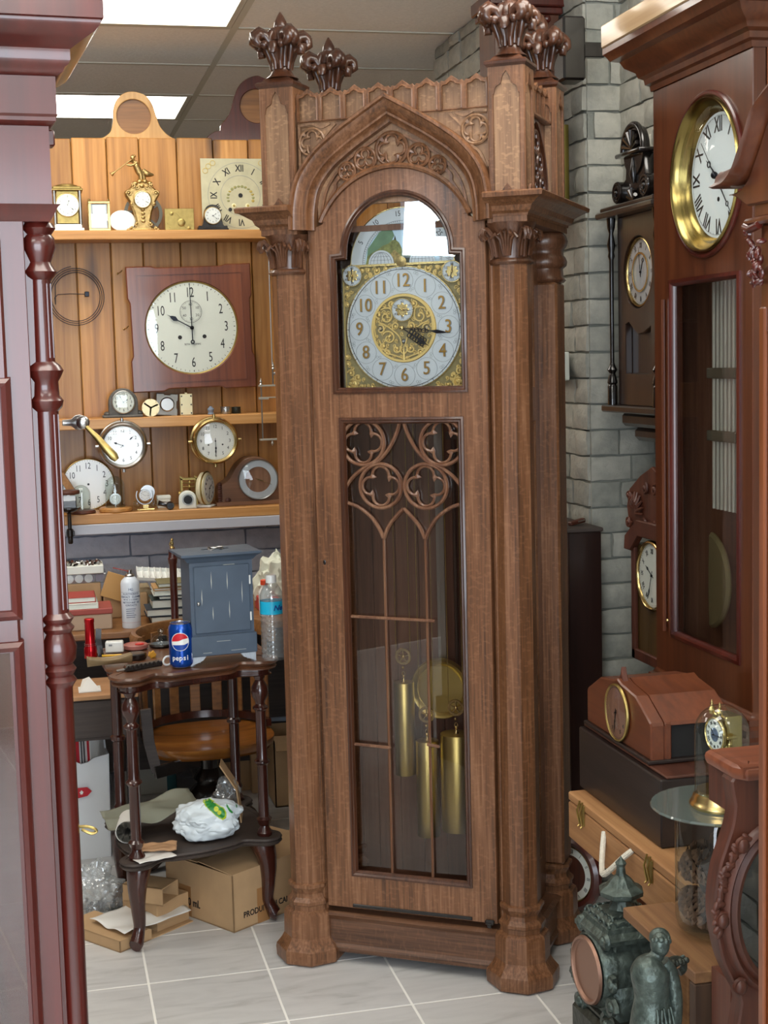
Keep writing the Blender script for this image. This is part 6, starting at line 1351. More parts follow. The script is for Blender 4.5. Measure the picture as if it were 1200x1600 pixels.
for ch, adv in zip('pepsi', (1.0, .98, .98, .88, .5)):
    a = dirc+xx/R; m.text(ch, R*.60, .0006, 0, Matrix.Rotation(a+pi/2, 4, 'Z') @ FR(0, -R-.0004, H*.235), bold=.012); xx += R*.31*adv
for i in range(5): a = dirc+1.12; m.text('355ML'[i], R*.14, .0006, 0, Matrix.Rotation(a+pi/2, 4, 'Z') @ FR(0, -R-.0004, H*(.18+.03*i)))
m.build('lettering', W['white'], o, smooth=0)
# blue grey cabinet
c = tt(352, 1040); D0 = (c-CAM).dot(CF); k = D0/FPX; o = thing('cabinet', 'small blue-grey painted wall cabinet with scratches, standing on silver feet on the table', 'cabinet', c+Vector((.0, .04, 0)), radians(7))
PB = plain('blue_grey_paint', '#4c5a6a', .5, var=.1, bs=14); wv = 53*k; H0 = 14*k; H1 = 170*k; dpp = .11
m = M(); m.box(-wv*.93, wv*.93, 0, dpp, H0+26*k, H1, .002); m.box(-wv*1.03, wv*1.03, -.012, dpp+.006, H0, H0+32*k, .002); m.box(-wv*.93, wv*.97, -.003, .0, H0+32*k, H1-8*k); m.build('body', PB, o, smooth=0)
m = M(); m.sweep([(-wv*.95, -.004, H1-4*k), (wv*.95, -.004, H1-4*k), (wv*.95, dpp, H1-4*k), (-wv*.95, dpp, H1-4*k)], [(-.01, -.008), (.004, -.006), (.012, .004), (.024, .012), (.024, .018), (-.05, .021)], closed=True); m.box(-wv*.9, wv*.9, .0, dpp-.004, H1-.004, H1+.012); m.build('cornice', PB, o, smooth=0)
m = M(); m.box(-wv*.82, wv*.86, -.010, -.002, H0+36*k, H1-14*k, .002); dr = m.build('door', PB, o, smooth=0)
m = M(); m.ell((-wv*.72, -.016, H0+84*k), (.005, .005, .006), 12, 8); m.cyl(.002, -.012, -.008, 8, FR(0, 0, 0)) if 0 else None; m.build('knob', W['steel'], dr)
for z in (H1-40*k, H0+58*k): m = M(); m.box(wv*.84, wv*.89, -.012, -.002, z-7*k, z+7*k, .001); m.build('hinge', W['white'], dr, smooth=0)
m = M(); rr = random.Random(2)
for (x, z, L_) in ((-.30, 118, 26), (.18, 116, 26), (.62, 96, 32), (-.60, 92, 24), (-.28, 66, 20), (.22, 70, 26)):
    m.shape([[(x*wv-.0005, H0+z*k-L_*k*.5), (x*wv+.001, H0+z*k-L_*.1*k), (x*wv, H0+z*k+L_*k*.6), (x*wv-.0018, H0+z*k)]], .0004, T=FR(0, -.0104, 0))
m.build('scratch', plain('bare_scratch', '#b9bcb4', .7), dr, smooth=0)
m = M()
for (x, z, L_) in ((.0, 22, 22), (.45, 6, 24), (-.5, 5, 14), (.25, 156-14, 18)): m.box(x*wv-L_*k/2, x*wv+L_*k/2, -.0125 if z < 40 else -.0035, -.011, H0+z*k, H0+z*k+.0012)
m.build('edge_wear', plain('bare_scratch2', '#aeb2ac', .7), o, smooth=0)
for sx in (-1, 1):
    m = M(); m.sweep([(sx*wv*1.0, -.0, 0), (sx*wv*.98, -.0, 0)], [(0, 0)]) if 0 else None
    m.shape([[(0, 0), (-18*k*sx, H0*.5), (-24*k*sx, H0), (2*k*sx, H0), (2*k*sx, .0), (-6*k*sx, 0)]], .012, .001, T=FR(sx*wv*.96, .0, 0))
    for i in range(5): m.tube([(sx*(wv*.96-i*4*k), -.007, H0*.9), (sx*(wv*.96-i*3*k), -.008, H0*.3)], .0012, 5)
    m.build('foot', W['silver'], o)
m = M(); m.tube([(.02*cos(a), .045+.014*sin(a), H1+.016+.003*sin(3*a)) for a in [2*pi*i/24 for i in range(24)]], .0022, 6, closed=True); m.tube([(.017*cos(a)+.004, .045+.010*sin(a), H1+.019) for a in [2*pi*i/24 for i in range(24)]], .0016, 6, closed=True); m.build('top_ring', W['steel'], o)
# water bottle
c = tt(431, 1034)+Vector((.0, .04, 0)); D0 = (c-CAM).dot(CF); k = D0/FPX; R = 18.5*k; o = thing('water_bottle', 'clear ribbed plastic water bottle with a bright blue label, on the table edge', 'bottle', c)
pr = [(R*.9, 0), (R, .006)]
for i in range(9): z = .012+i*8*k; pr += [(R, z), (R*.93, z+3*k), (R, z+6*k)]
pr += [(R, 72*k), (R*.98, 74*k), (R*.98, 92*k), (R, 94*k), (R, 102*k), (R*.75, 112*k), (R*.45, 120*k), (R*.42, 124*k)]
m = M(); m.lathe(pr, 36, cap=False); m.build('bottle', W['plastic'], o, smooth=40, recalc=False)
m = M(); m.lathe([(R*.46, 121*k), (R*.46, 131*k), (R*.42, 133*k), (0, 133*k)], 24); m.build('cap', W['white'], o)
m = M(); m.lathe([(R*1.01, 73*k), (R*1.01, 93*k)], 40, cap=False); lb = m.build('label', plain('label_cyan', '#1fb6dc', .35), o)
m = M(); dirc = atan2(CAM.y-c.y, CAM.x-c.x)
for i, ch in enumerate('Nes'): m.text(ch, R*.62, .0006, 0, Matrix.Rotation(dirc+pi/2+.35+i*.42, 4, 'Z') @ FR(0, -R*1.02-.0004, 83*k), bold=.03, shear=.3)
m.build('label_lettering', plain('label_navy', '#1d3f8f', .4), o, smooth=0)
# flashlight and companions
c = tt(142, 1028); k = (c-CAM).dot(CF)/FPX; o = thing('flashlight', 'red metal flashlight standing on end at the left of the table', 'flashlight', c)
m = M(); m.lathe([(9.5*k, 0), (10*k, 1*k), (9.8*k, 16*k), (8.4*k, 19*k), (8.4*k, 24*k), (7.6*k, 26*k), (7.2*k, 56*k), (7.8*k, 57*k), (7.8*k, 62*k), (6*k, 63*k), (0, 63*k)], 26); m.build('body', plain('red_metal', '#b5121c', .22, .7), o)
m = M()
for z in (17, 20.5, 23): m.tube([(8.9*k*cos(a), 8.9*k*sin(a), z*k) for a in [2*pi*i/24 for i in range(24)]], .0006, 5, closed=True)
m.build('ring', W['steel'], o)
def put(name, px, py, bm_, mat, label, cat, rz=0, dz=0, **kw): return tag(bm_.build(name, mat, None, loc=tt(px, py)+Vector((0, 0, dz)), rz=rz, **kw), label, cat)
m = M(); m.sweep([(0, 0, 0), (-.006, 0, .05), (-.004, 0, .08)], [(-.008, -.006), (-.008, .006), (.008, .006), (.008, -.006)], up=(0, -1, 0)); put('knife_sheath', 158, 1025, m, W['black'], 'black sheath standing beside the red flashlight', 'sheath')
m = M(); m.box(-.026, .026, 0, .03, 0, .032, .003); m.box(-.016, -.006, -.001, 0, .02, .025, mi=1); put('white_box', 179, 1020, m, [W['white'], W['grey']], 'small white box lying beside the flashlight', 'box', rz=-.1)
m = M(); m.cyl(.0032, -.03, .026, 6, T3(0, 0, .0035, 0, pi/2)); m.lathe([(.0032, .026), (0, .034)], 6, T3(0, 0, .0035, 0, pi/2), mi=1); put('pencil', 176, 1026, m, [plain('pencil_yellow', '#e8b41f', .4), W['crate']], 'yellow pencil in front of the small white box', 'pencil', rz=-.15)
m = M(); m.lathe([(.034, 0), (.036, .002), (.036, .012), (.033, .014), (.03, .011), (0, .011)], 30, mi=0); m.ell((.012, -.006, .013), (.014, .01, .004), 10, 6, mi=1); put('round_tin', 212, 1013, m, [plain('pink_tin', '#a96a60', .4), plain('bright_red', '#c42a22', .4)], 'shallow pinkish round tin with red contents', 'tin')
m = M(); m.lathe([(.026, 0), (.028, .003), (.028, .014), (.024, .017), (0, .017)], 26); put('black_case', 214, 1029, m, W['black'], 'round black compass case in front of the pink tin', 'case')
m = M(); m.box(-.014, .012, -.003, .003, 0, .014, .002, T=T3(0, 0, 0, 0, .4, .5)); m.box(-.01, .01, -.003, .003, .0, .018, .002, T=T3(.006, 0, 0, 0, -.5, .3)); put('brass_clip', 237, 1027, m, plain('yellow_clip', '#d59a35', .4), 'small yellow clip beside the round black case', 'clip')
m = M(); m.grid(lambda u_, v_: ((u_-.5)*.125, (v_-.5)*.045*(1-.5*(2*u_-1)**2)+.006*sin(u_*3), .004+.016*(2*v_-1)**2+.012*(2*u_-1)**2*abs(2*v_-1)), 20, 10); oo = put('leather_tray', 172, 1041, m, plain('tan_leather', '#87714f', .5, var=.15, bs=20), 'curved tan leather glasses pouch at the front left of the table', 'pouch', rz=.15); sd = oo.modifiers.new('t', 'SOLIDIFY'); sd.thickness = .003
m = M(); T = T3(0, 0, 0, 0, -.06, .20)
m.box(-.052, .052, -.014, .014, .001, .016, .003, T=T)
for i in range(8): m.box(-.047+.012*i, -.042+.012*i, -.017, -.013, .004, .019, .001, T=T)
m.box(-.075, -.052, -.004, .004, .005, .010, .001, mi=1, T=T); put('multi_tool', 224, 1045, m, [W['black'], W['steel']], 'black tool with a steel tip lying in front of the cola can', 'tool')
m = M(); m.tube([(.014*cos(a), 0, .014+.012*sin(a)) for a in [2*pi*i/20 for i in range(20)]], .0028, 6, closed=True, T=T3(0, 0, 0, 0, 0, .5)); m.tube([(.014, 0, .016), (.02, .05, .012)], .0018, 5); put('sunglasses', 262, 1040, m, W['white'], 'white rimmed glasses lying beside the cola can', 'glasses')
c = tt(252, 1009); o = thing('glass_dish', 'low glass dome with a round knob on a dark base, behind the cola can', 'dome', c)
m = M(); m.lathe([(.034, 0), (.036, .003), (.034, .007), (0, .008)], 30); m.build('base', W['ebony'], o); m = M(); m.lathe([(.031, .008), (.030, .016), (.022, .028), (.008, .035), (.006, .038), (.010, .044), (.007, .051), (0, .053)], 30); m.build('glass_cover', W['gglass'], o, recalc=False)
c = tt(299, 1003); m = M(); m.lathe([(.018, 0), (.019, .004), (.019, .03), (.008, .042), (.006, .06), (.008, .064), (.006, .075), (0, .077)], 24); tag(m.build('glass_bottle', W['gglass'], None, loc=c, recalc=False), 'small clear stoppered glass bottle behind the cola can', 'bottle')
c = tt(166, 1065)
# white folded paper hanging past the table's left edge, on the pull-out shelf
q = P(140, 1078, Z=DB); m = M(); m.box(-.035, .035, -.04, .04, 0, .004, .001); m.add([(-.035, -.04, .004), (.035, -.04, .004), (.0, -.01, .045), (-.02, .03, .03)], [(0, 1, 2), (0, 2, 3)]); tag(m.build('folded_paper', W['paper'], None, loc=q, smooth=0, recalc=False), 'folded white paper on the pull-out board left of the table', 'paper')
# ---- on the table's lower shelf
def ts(px, py): return P(px, py, Z=TS+.002)
bag = thing('shopping_bag', 'white plastic bag with a green and yellow mark on the lower table shelf', 'bag', ts(330, 1316)+Vector((0, .05, .0)))
crumple('bag_body', (0, 0, .052), (.100, .062, .06), 11, .17, plain('bag_white', '#dce6ea', .35, coat=.3), bag, n=5, flat=.78, fs=1.9)
bb = [c_ for c_ in bag.children][0]
def stick(poly, mi_mats, off, nm):   # project an emblem onto the bag skin
    bpy.context.view_layer.update(); dg = bpy.context.evaluated_depsgraph_get(); m = M()
    from mathutils.bvhtree import BVHTree
    bv = BVHTree.FromObject(bb, dg); n_ = 14
    for pi_, (pl, mi) in enumerate(poly):
        xs_ = [p[0] for p in pl]; zs_ = [p[1] for p in pl]; x0, x1, z0_, z1_ = min(xs_), max(xs_), min(zs_), max(zs_)
        def ins(x, z):
            c_ = False
            for (a, b_), (e_, d_) in zip(pl, pl[1:]+pl[:1]):
                if (b_ > z) != (d_ > z) and x < (e_-a)*(z-b_)/(d_-b_)+a: c_ = not c_
            return c_
        N_ = 40; v = {}; fs = []; vl = []
        def gv(i, j):
            if (i, j) in v: return v[(i, j)]
            x = x0+(x1-x0)*i/N_; z = z0_+(z1_-z0_)*j/N_
            h_ = bv.ray_cast(Vector((x, -1, z)), Vector((0, 1, 0)))
            if h_[0] is None: v[(i, j)] = None; return None
            p_ = h_[0]+h_[1]*0+Vector((0, -.0012-.0008*mi-off, 0)); v[(i, j)] = len(vl); vl.append(p_); return v[(i, j)]
        for i in range(N_):
            for j in range(N_):
                if ins(x0+(x1-x0)*(i+.5)/N_, z0_+(z1_-z0_)*(j+.5)/N_):
                    q_ = [gv(i, j), gv(i+1, j), gv(i+1, j+1), gv(i, j+1)]
                    if None not in q_: fs.append(q_)
        m.add(vl, fs, mi)
    return m.build(nm, mi_mats, bb, smooth=60)
e1 = [(-.016, .058), (-.010, .048), (.004, .036), (.022, .018), (.034, .012), (.045, .016), (.046, .030), (.040, .042), (.024, .052), (.010, .060), (-.006, .072), (-.012, .078)]
e2 = [(a*.86+.0026, b_*.84+.0065) for a, b_ in e1]
stick([(e1, 0), (e2, 1), (circ(.018, .042, .007, 12), 2), (circ(.026, .032, .006, 12), 2), ([(.05, .05), (.058, .036), (.066, .026), (.062, .024), (.055, .03), (.048, .044)], 1), ([(.078, .05), (.082, .05), (.081, .034), (.077, .034)], 1)], [plain('mark_yellow', '#b8cc2c', .4), plain('mark_green', '#2f8a3c', .4), plain('mark_yellow2', '#cdd640', .4)], 0, 'bag_mark')
def sheet(name, px, py, w_, d_, amp, seed, mat, label, cat, rz=0, rx=0, z=0, n=20, ry=0, pt=None, th=.001):
    m = M(); sd = Vector((seed, seed*2, 0))
    m.grid(lambda u_, v_: ((u_-.5)*w_, (v_-.5)*d_, amp*_ns.noise(Vector((u_*3, v_*3, 0))+sd)), n, n); o_ = m.build(name, mat, None, loc=(pt or ts(px, py))+Vector((0, 0, z)), smooth=30); o_.rotation_euler = (rx, ry, rz); s_ = o_.modifiers.new('t', 'SOLIDIFY'); s_.thickness = th; return tag(o_, label, cat)
sheet('grey_sheet', 236, 1296, .27, .14, .02, 3, plain('olive_grey_paper', '#7f8070', .7), 'large curled grey-green sheet on the lower table shelf', 'paper', rz=.15, z=.062, ry=-.12, rx=.12)
o = thing('corrugated_roll', 'roll of white corrugated card on the left of the lower table shelf', 'roll', ts(203, 1318)+Vector((.0, .05, .032)), radians(-8)); m = M(); pts = []
for i in range(120): a = i*.21; r_ = .030-.018*i/120+.0022*sin(i*1.9); pts.append((r_*cos(a), r_*sin(a)))
m.sweep([(0, -.05, 0), (0, .06, 0)], [(x, z) for x, z in pts], pclosed=False); bb2 = m.build('roll', plain('grey_corrugated', '#8f8c84', .8), o, smooth=0, recalc=False)
m = M(); m.lathe([(.031, -.062), (.033, -.062), (.033, .045), (.031, .045), (.031, -.062)], 24, T3(0, 0, 0, pi/2), cap=False); m.build('wrap', W['paper'], o)
sheet('envelope', 248, 1332, .10, .06, .006, 7, plain('kraft_envelope', '#b9906a', .8), 'brown paper envelope on the lower shelf beside the white bag', 'envelope', rz=-.1, z=.014, th=.006)
sheet('paper', 238, 1340, .11, .08, .004, 9, W['paper'], 'white printed sheet under the brown envelope on the lower shelf', 'paper', rz=.35, z=.005)
o = thing('cardboard_sleeve', 'bent cardboard flap holding clear bubble wrap behind the white bag', 'cardboard', ts(358, 1290)+Vector((0, .05, 0)), radians(-10)); m = M(); m.box(-.004, .0, -.03, .05, 0, .1, .001, T=T3(.045, 0, 0, 0, -.1, 0)); m.box(-.004, 0, -.03, .05, 0, .09, .001, T=T3(.035, 0, .098, 0, -.55, 0)); m.box(-.03, .045, .045, .048, 0, .03); m.build('flap', W['card'], o, smooth=0)
crumple('bubble_wrap', (.0, .02, .075), (.038, .03, .045), 5, .35, W['plastic'], o, n=4)
# ---- under the table: cartons on the floor
def quadbox(pa, pb, pc, h, name, label, open_=False, mat=None):   # near corner pa, left pb, right pc (pixels on the floor)
    A, B, C_ = P(*pa, Z=0), P(*pb, Z=0), P(*pc, Z=0); u_ = (C_-A); v_ = (B-A); o_ = thing(name, label, 'box', A, atan2(u_.y, u_.x))
    L1 = u_.length; L2 = v_.length; return o_, L1, L2
A = P(366, 1458, Z=0); B = P(300, 1434, Z=0); C_ = P(431, 1432, Z=0)
ra = atan2(C_.y-A.y, C_.x-A.x); o = thing('cardboard_box', 'large brown cardboard box with printed words, on the tiles under the table', 'box', A, ra)
L1 = .36; L2 = .30; H = .166; t_ = .004
m = M(); m.box(0, L1, 0, L2, 0, t_); m.box(0, L1, 0, t_, 0, H); m.box(0, L1, L2-t_, L2, 0, H); m.box(0, t_, 0, L2, 0, H); m.box(L1-t_, L1, 0, L2, 0, H); m.build('carton', W['card'], o, smooth=0)
m = M(); m.box(0, L1, 0, L2*.5, 0, .003, T=T3(0, 0, H, radians(3))); m.build('flap', W['card'], o, smooth=0)
m = M(); m.box(0, L1, -L2*.49, 0, 0, .003, T=T3(0, L2, H, radians(-2))); m.build('flap', W['card'], o, smooth=0)
tp_ = plain('brown_tape', '#a87a4c', .35)
m = M(); m.box(.06, .105, -.0006, .0, .0, H*.62, T=T3(.03, 0, 0)); m.build('tape', tp_, o, smooth=0); m = M(); m.box(-.0006, 0, L2*.62, L2*.8, 0, H*.55, T=T3(0, -.0, 0)); m.build('tape', tp_, o, smooth=0)
m = M(); m.text('PRODUIT DU CANADA', .024, .0006, 0, FR(.150, -.0008, .04), bold=.02, sx=.9); m.build('lettering', W['ink'], o, smooth=0)
m = M(); m.text('750 ml.', .032, .0006, 0, Matrix.Rotation(-pi/2, 4, 'Z') @ FR(-(A-B).length*1.02, -.0008, .045), bold=.02, sx=.85); m.build('volume_lettering', W['ink'], o, smooth=0)
A = P(262, 1402, Z=0); 
c = P(297, 1437, Z=0); o = thing('cardboard_box', 'small plain carton on the tiles left of the large printed box', 'box', c+Vector((-.002, .0, 0)), ra+pi/2+.05); m = M(); m.box(.0, .15, .0, .12, 0, .085, .001); m.build('carton', W['card'], o, smooth=0)
o = thing('cardboard_sleeve', 'open-ended cardboard sleeve lying on the small carton under the table', 'box', P(279, 1404, Z=.08), ra+pi/2+.35)
m = M(); a, b_, h_ = .13, .085, .05
for (x0, x1, y0_, y1_, z0_, z1_) in ((0, a, 0, .003, 0, h_), (0, a, b_-.003, b_, 0, h_), (0, a, 0, b_, 0, .003), (0, a, 0, b_, h_-.003, h_)): m.box(x0, x1, y0_, y1_, z0_, z1_)
m.build('sleeve', W['card'], o, smooth=0, loc=(0, 0, .008))
c = P(188, 1489, Z=0); c2 = P(120, 1452, Z=0); c3 = P(302, 1440, Z=0); a1 = atan2(c3.y-c.y, c3.x-c.x)
o = thing('flat_carton', 'flat opened cardboard tray lying on the tiles in front of the table', 'box', c, a1); W1 = (c3-c).length; v = Matrix.Rotation(-a1, 4, 'Z') @ (c2-c); D1 = v.length
m = M(); m.box(0, W1, 0, D1, 0, .003); m.box(0, .003, 0, D1, 0, .032); m.box(0, W1*.42, 0, .003, 0, .03); m.box(0, W1*.4, D1-.003, D1, 0, .032); m.box(0, W1*.40, 0, D1, .03, .033); m.build('tray', W['card'], o, smooth=0)
sheet('paper', 0, 0, .23, .17, .010, 4, W['paper'], 'white paper sheet lying on the flat opened cardboard tray', 'paper', rz=a1-.1, pt=P(220, 1432, Z=.04), z=.006)
o = thing('plastic_bag', 'clear plastic bag of small grey parts on the tiles beside the red mahogany clock', 'bag', P(150, 1425, Z=0)); crumple('bag_skin', (0, .02, .055), (.085, .06, .085), 8, .3, W['film'], o, n=5, flat=.7)
m = M(); rr = random.Random(6)
for i in range(90): x = rr.gauss(.02, .03); y = rr.gauss(.01, .02); m.box(-.006, .006, -.004, .004, -.002, .002, .001, T=T3(x, y, .005+.02*rr.random(), rr.random()*3, rr.random()*3, rr.random()*3))
m.build('grey_parts', plain('grey_bits', '#8b8f92', .5), o, smooth=0, kind='stuff')
# ================================================================== right hand side
# dark cabinet behind the hall clock
cx1 = P(941, 1000, Y=3.92).x; ctz = P(935, 824, Y=3.92).z
o = thing('dark_cabinet', 'dark brown cabinet standing against the brick pier behind the hall clock', 'cabinet', (cx1, 3.92, 0))
m = M(); m.box(-.10, 0, 0, .5, .1, ctz-.012, .002); m.build('carcase', wood('near_black_wood', '#1c0f0c', '#27140f', '#331b14', s=6, rough=.35, coat=.3), o, smooth=0)
m = M(); m.box(-.11, .004, -.008, .5, ctz-.012, ctz, .003); m.build('top', W['dusty'], o, smooth=0)
m = M(); m.box(-.10, -.06, .02, .06, 0, .1); m.box(-.04, -.0, .02, .06, 0, .1); m.box(-.10, -.06, .4, .44, 0, .1); m.box(-.04, 0, .4, .44, 0, .1); m.build('feet', W['ebony'], o, smooth=0)
c = P(893, 811, Y=4.05); m = M(); m.box(-.03, .025, -.01, .01, 0, .012, .003, T=T3(0, 0, 0, 0, -.15, .3)); m.box(-.005, .02, -.011, -.009, .006, .010, mi=1, T=T3(0, 0, 0, 0, -.15, .3)); tag(m.build('pocket_knife', [W['walnut'], W['steel']], None, loc=(c.x, 4.0, ctz+.004)), 'small folded knife on top of the dark cabinet', 'knife')
# light switch on the brick pier and speaker above
c = P(888, 572, X=RX-.012); o = thing('wall_switch', 'cream switch plate on the lit face of the brick pier', 'switch', (RX-.028, c.y, c.z)); k = (c-CAM).dot(CF)/FPX
m = M(); m.box(-.02, .0, -.055, .055, -22*k, 22*k, .003); m.build('plate', W['cream'], o, smooth=0)
for y in (-.02, .02): m = M(); m.box(-.028, -.018, y-.012, y+.012, -15*k, 15*k, .002); m.build('rocker', plain('aged_switch', '#b8ad7d', .5), o, smooth=0)
c = P(888, 78, X=RX-.12); o = thing('speaker', 'black loudspeaker box mounted high on the brick pier', 'speaker', (RX-.115, c.y, c.z)); m = M(); m.box(-.03, .035, -.03, .05, -.085, .085, .006); m.build('cabinet', W['black'], o, smooth=0)
m = M(); m.box(.034, .096, -.012, .012, -.02, .02, .002); m.build('bracket', W['black'], o, smooth=0)
# tall slim mahogany clock behind and olive pillar
bz = P(870, 0, Y=4.25)
c = P(866, 200, Y=3.98); o = thing('wall_clock', 'tall dark red wall clock case hanging high behind the hall clock', 'clock', (c.x, 4.25, P(860, 330, Y=4.2).z), 0)
k = 4.3/FPX; zt = P(860, -10, Y=4.2).z-o.location.z; X1 = P(874, 100, Y=4.2).x-c.x; X0 = X1-.20
m = M(); m.box(X0, X1, -.05, .1, 0, zt-.06, .002); m.box(X0+.02, X1-.03, -.054, -.05, .1, zt-.12, .002); m.build('case', W['cherry'], o, smooth=0)
m = M(); m.box(X0-.01, X1+.01, -.06, .11, zt-.06, zt-.04, .003); m.box(X0-.02, X1+.015, -.07, .12, zt-.04, zt, .004)
for i in range(6): m.ell((X0+.03*i+.01, -.06, zt-.075), (.012, .010, .012), 10, 6)
m.build('cornice', W['mahogd'], o)
c = P(880, 250, Y=4.12); zt = P(880, 196, Y=4.12).z; zb = P(880, 335, Y=4.12).z; m = M(); m.cyl(.0085*2, -.0, zt-zb, 20); tag(m.build('brass_tube', plain('olive_brass', '#7d7135', .4, .6), None, loc=(c.x, 4.12, zb)), 'olive brass tube standing behind the right corner of the hall clock', 'tube')
# ---- black Vienna style wall clock in the arch
VX = 1.62
def Vp(px, py, X=VX): return P(px, py, X=X)
vy_far = Vp(966, 500).y; vcy = Vp(996, 425).y; vhw = (vy_far-vcy); 
o = thing('wall_clock', 'black wooden wall clock with columns and scrolled crest, hanging in the brick arch', 'clock', (VX, vcy, 0), -pi/2)   # local x -> -Y, local -y -> -X
zf = lambda px, py: Vp(px, py).z
zt = zf(960, 342); zb = zf(960, 632); BW = wood('black_brown_case', '#1a110d', '#2a1c16', '#3a2a22', s=9, rough=.3, coat=.4)
dz_ = zf(997, 425); dR = .088; vh = vhw
m = M(); m.shape([[(-vh, zb), (vh, zb), (vh, zt), (-vh, zt)], circ(0, dz_, dR*1.12, 40), [(-vh*.62, zb+.09), (vh*.62, zb+.09), (vh*.62, zf(985, 512)+.0), (vh*.3, zf(985, 512)-.015), (0, zf(985, 512)-.02), (-vh*.3, zf(985, 512)-.0), (-vh*.45, zf(985, 512)+.015), (-vh*.62, zf(985, 512)+.01)]], .02, .002, T=FR(0, .01, 0)); m.build('door', BW, o, smooth=20)
m = M(); m.box(-vh*.97, vh*.97, .02, .2, zb, zt); m.build('case', BW, o, smooth=0)
m = M(); m.box(-vh-.06, vh+.06, -.045, .2, zt, zt+.018, .005); m.box(-vh-.045, vh+.045, -.035, .2, zt+.018, zt+.03, .003); m.build('top_moulding', BW, o, smooth=0); m = M(); m.box(-vh-.05, vh+.05, -.035, .2, zb-.02, zb, .004); m.box(-vh*.9, vh*.9, 0, .2, zb-.06, zb-.02, .01); m.box(-vh*.6, vh*.6, .02, .2, zb-.1, zb-.06, .012); m.build('bottom_moulding', BW, o, smooth=0)
for sx in (-1, 1):
    m = M(); h_ = zt-zb
    m.lathe([(r_, zb+h_*t_) for r_, t_ in ((.014, 0), (.014, .1), (.011, .11), (.015, .12), (.012, .15), (.008, .17), (.015, .19), (.009, .21), (.006, .23), (.0065, .78), (.010, .80), (.008, .82), (.012, .86), (.006, .92), (.011, .95), (.013, 1))], 18, T3(sx*(vh+.018), -.012, 0)); m.build('column', W['black'], o)
face(o, dR, .012, cz=dz_, kind='R', fm=W['silver'], bm=W['brass'], bw=.10, ns=.022, nr=dR*.82, time=(25, 350), hs='bregue', sx=.6)
m = M(); ring(m, dR*.56, dR*.62, .008, .002, 0, 40, 0, dz_); m.build('inner_ring', W['gold'], o)
m = M(); m.lathe([(.006, 0), (.006, .002), (.012, .012), (.006, .02), (.003, .026), (0, .04)], 12, T3(-.05, .04, zb+.13)); m.cyl(.0025, zb+.02, zb+.13, 8, T3(-.05, .04, 0)); m.build('pendulum_tip', W['oldbrass'], o)
zc_ = zt+.03; m = M()
hb_ = vh*.8
m.shape([[(-hb_, zc_), (hb_, zc_), (hb_*.95, zc_+.05), (hb_*.6, zc_+.07), (hb_*.55, zc_+.13), (-hb_*.55, zc_+.13), (-hb_*.6, zc_+.07), (-hb_*.95, zc_+.05)]], .03, .003, T=FR(0, .01, 0))
for sx in (-1, 1):
    for r_ in (.026, .016): m.tube([(sx*hb_*.85+r_*cos(a), -.018, zc_+.035+r_*sin(a)) for a in [2*pi*i/20 for i in range(20)]], .005, 7, closed=True)
    m.ell((sx*hb_*.85, -.02, zc_+.035), (.007, .006, .007), 10, 6); m.cyl(.03, -.004, .03, 20, FR(sx*hb_*.85, .015, zc_+.035))
m.box(-hb_*.75, hb_*.75, -.03, .03, zc_+.125, zc_+.137, .003)
m.tube([(hb_*.62*cos(a), -.01, zc_+.137+.07*sin(a)) for a in [pi*i/20 for i in range(21)]], .009, 8)
m.lathe([(0, 0), (hb_*.6, 0), (hb_*.6, .02), (0, .02)], 24, FR(0, .01, zc_+.137)); 
for i in range(7): a = pi*(i+.5)/7; m.tube([(0, -.014, zc_+.142), (.05*cos(a), -.018, zc_+.142+.05*sin(a))], [.003, .007], 6)
for i in range(5): a = pi*(i+.5)/5; m.tube([(0, -.010, zc_+.005), (.028*cos(a), -.016, zc_+.008+.03*sin(a))], [.003, .006], 6)
m.lathe([(.003, .05), (.012, .075), (.007, .1), (.003, .12)], 10, T3(0, -.01, zc_)); m.build('crest', W['black'], o, smooth=50)
# ---- small carved wall clock low in the arch
c = P(1008, 900, X=1.60); KX = 1.60; q = lambda px, py: P(px, py, X=KX); yf = q(992, 900).y; yc = q(1022, 900).y; hw2 = yf-yc; zb = q(1000, 1030).z; zt = q(1000, 850).z
o = thing('wall_clock', 'walnut wall clock with carved leafy crest half hidden behind the cherry clock', 'clock', (KX, yc, 0), -pi/2)
m = M(); m.box(-hw2, hw2, 0, .12, zb, zt, .002); m.build('case', wood('olive_brown_wood', '#3a2a12', '#4f3a1a', '#614a25', s=7, rough=.4), o, smooth=0)
m = M(); 
for (x0, x1) in ((-hw2, -hw2+.025), (hw2-.025, hw2)): m.box(x0, x1, -.012, 0, zb, zt, .003)
m.box(-hw2, hw2, -.012, 0, zb, zb+.03, .003); m.shape([[(-hw2*1.25, zt-.02), (-hw2*1.2, zt+.02), (-hw2*.6, zt+.07), (hw2*.6, zt+.07), (hw2*1.2, zt+.02), (hw2*1.25, zt-.02), (hw2*.9, zt-.02), (hw2*.5, zt+.025), (-hw2*.5, zt+.025), (-hw2*.9, zt-.02)]], .02, .003, T=FR(0, -.01, 0)); m.build('frame', W['walnut'], o, smooth=30)
face(o, hw2*.66, -.004, cz=q(1008, 895).z, kind='R', bm=W['brass'], bw=.12, fm=W['cream'], time=(300, 200), ns=.02, sx=.7)
m = M(); zc_ = q(1000, 822).z; rr = random.Random(8)
m.shape([[(-hw2*1.15, zt+.03), (-hw2*1.3, zt+.10), (-hw2*1.15, zt+.15), (-hw2*.6, zt+.19), (0, zt+.22), (hw2*.6, zt+.19), (hw2*1.15, zt+.15), (hw2*1.3, zt+.10), (hw2*1.15, zt+.03)]], .012, .002, T=FR(0, .0, 0))
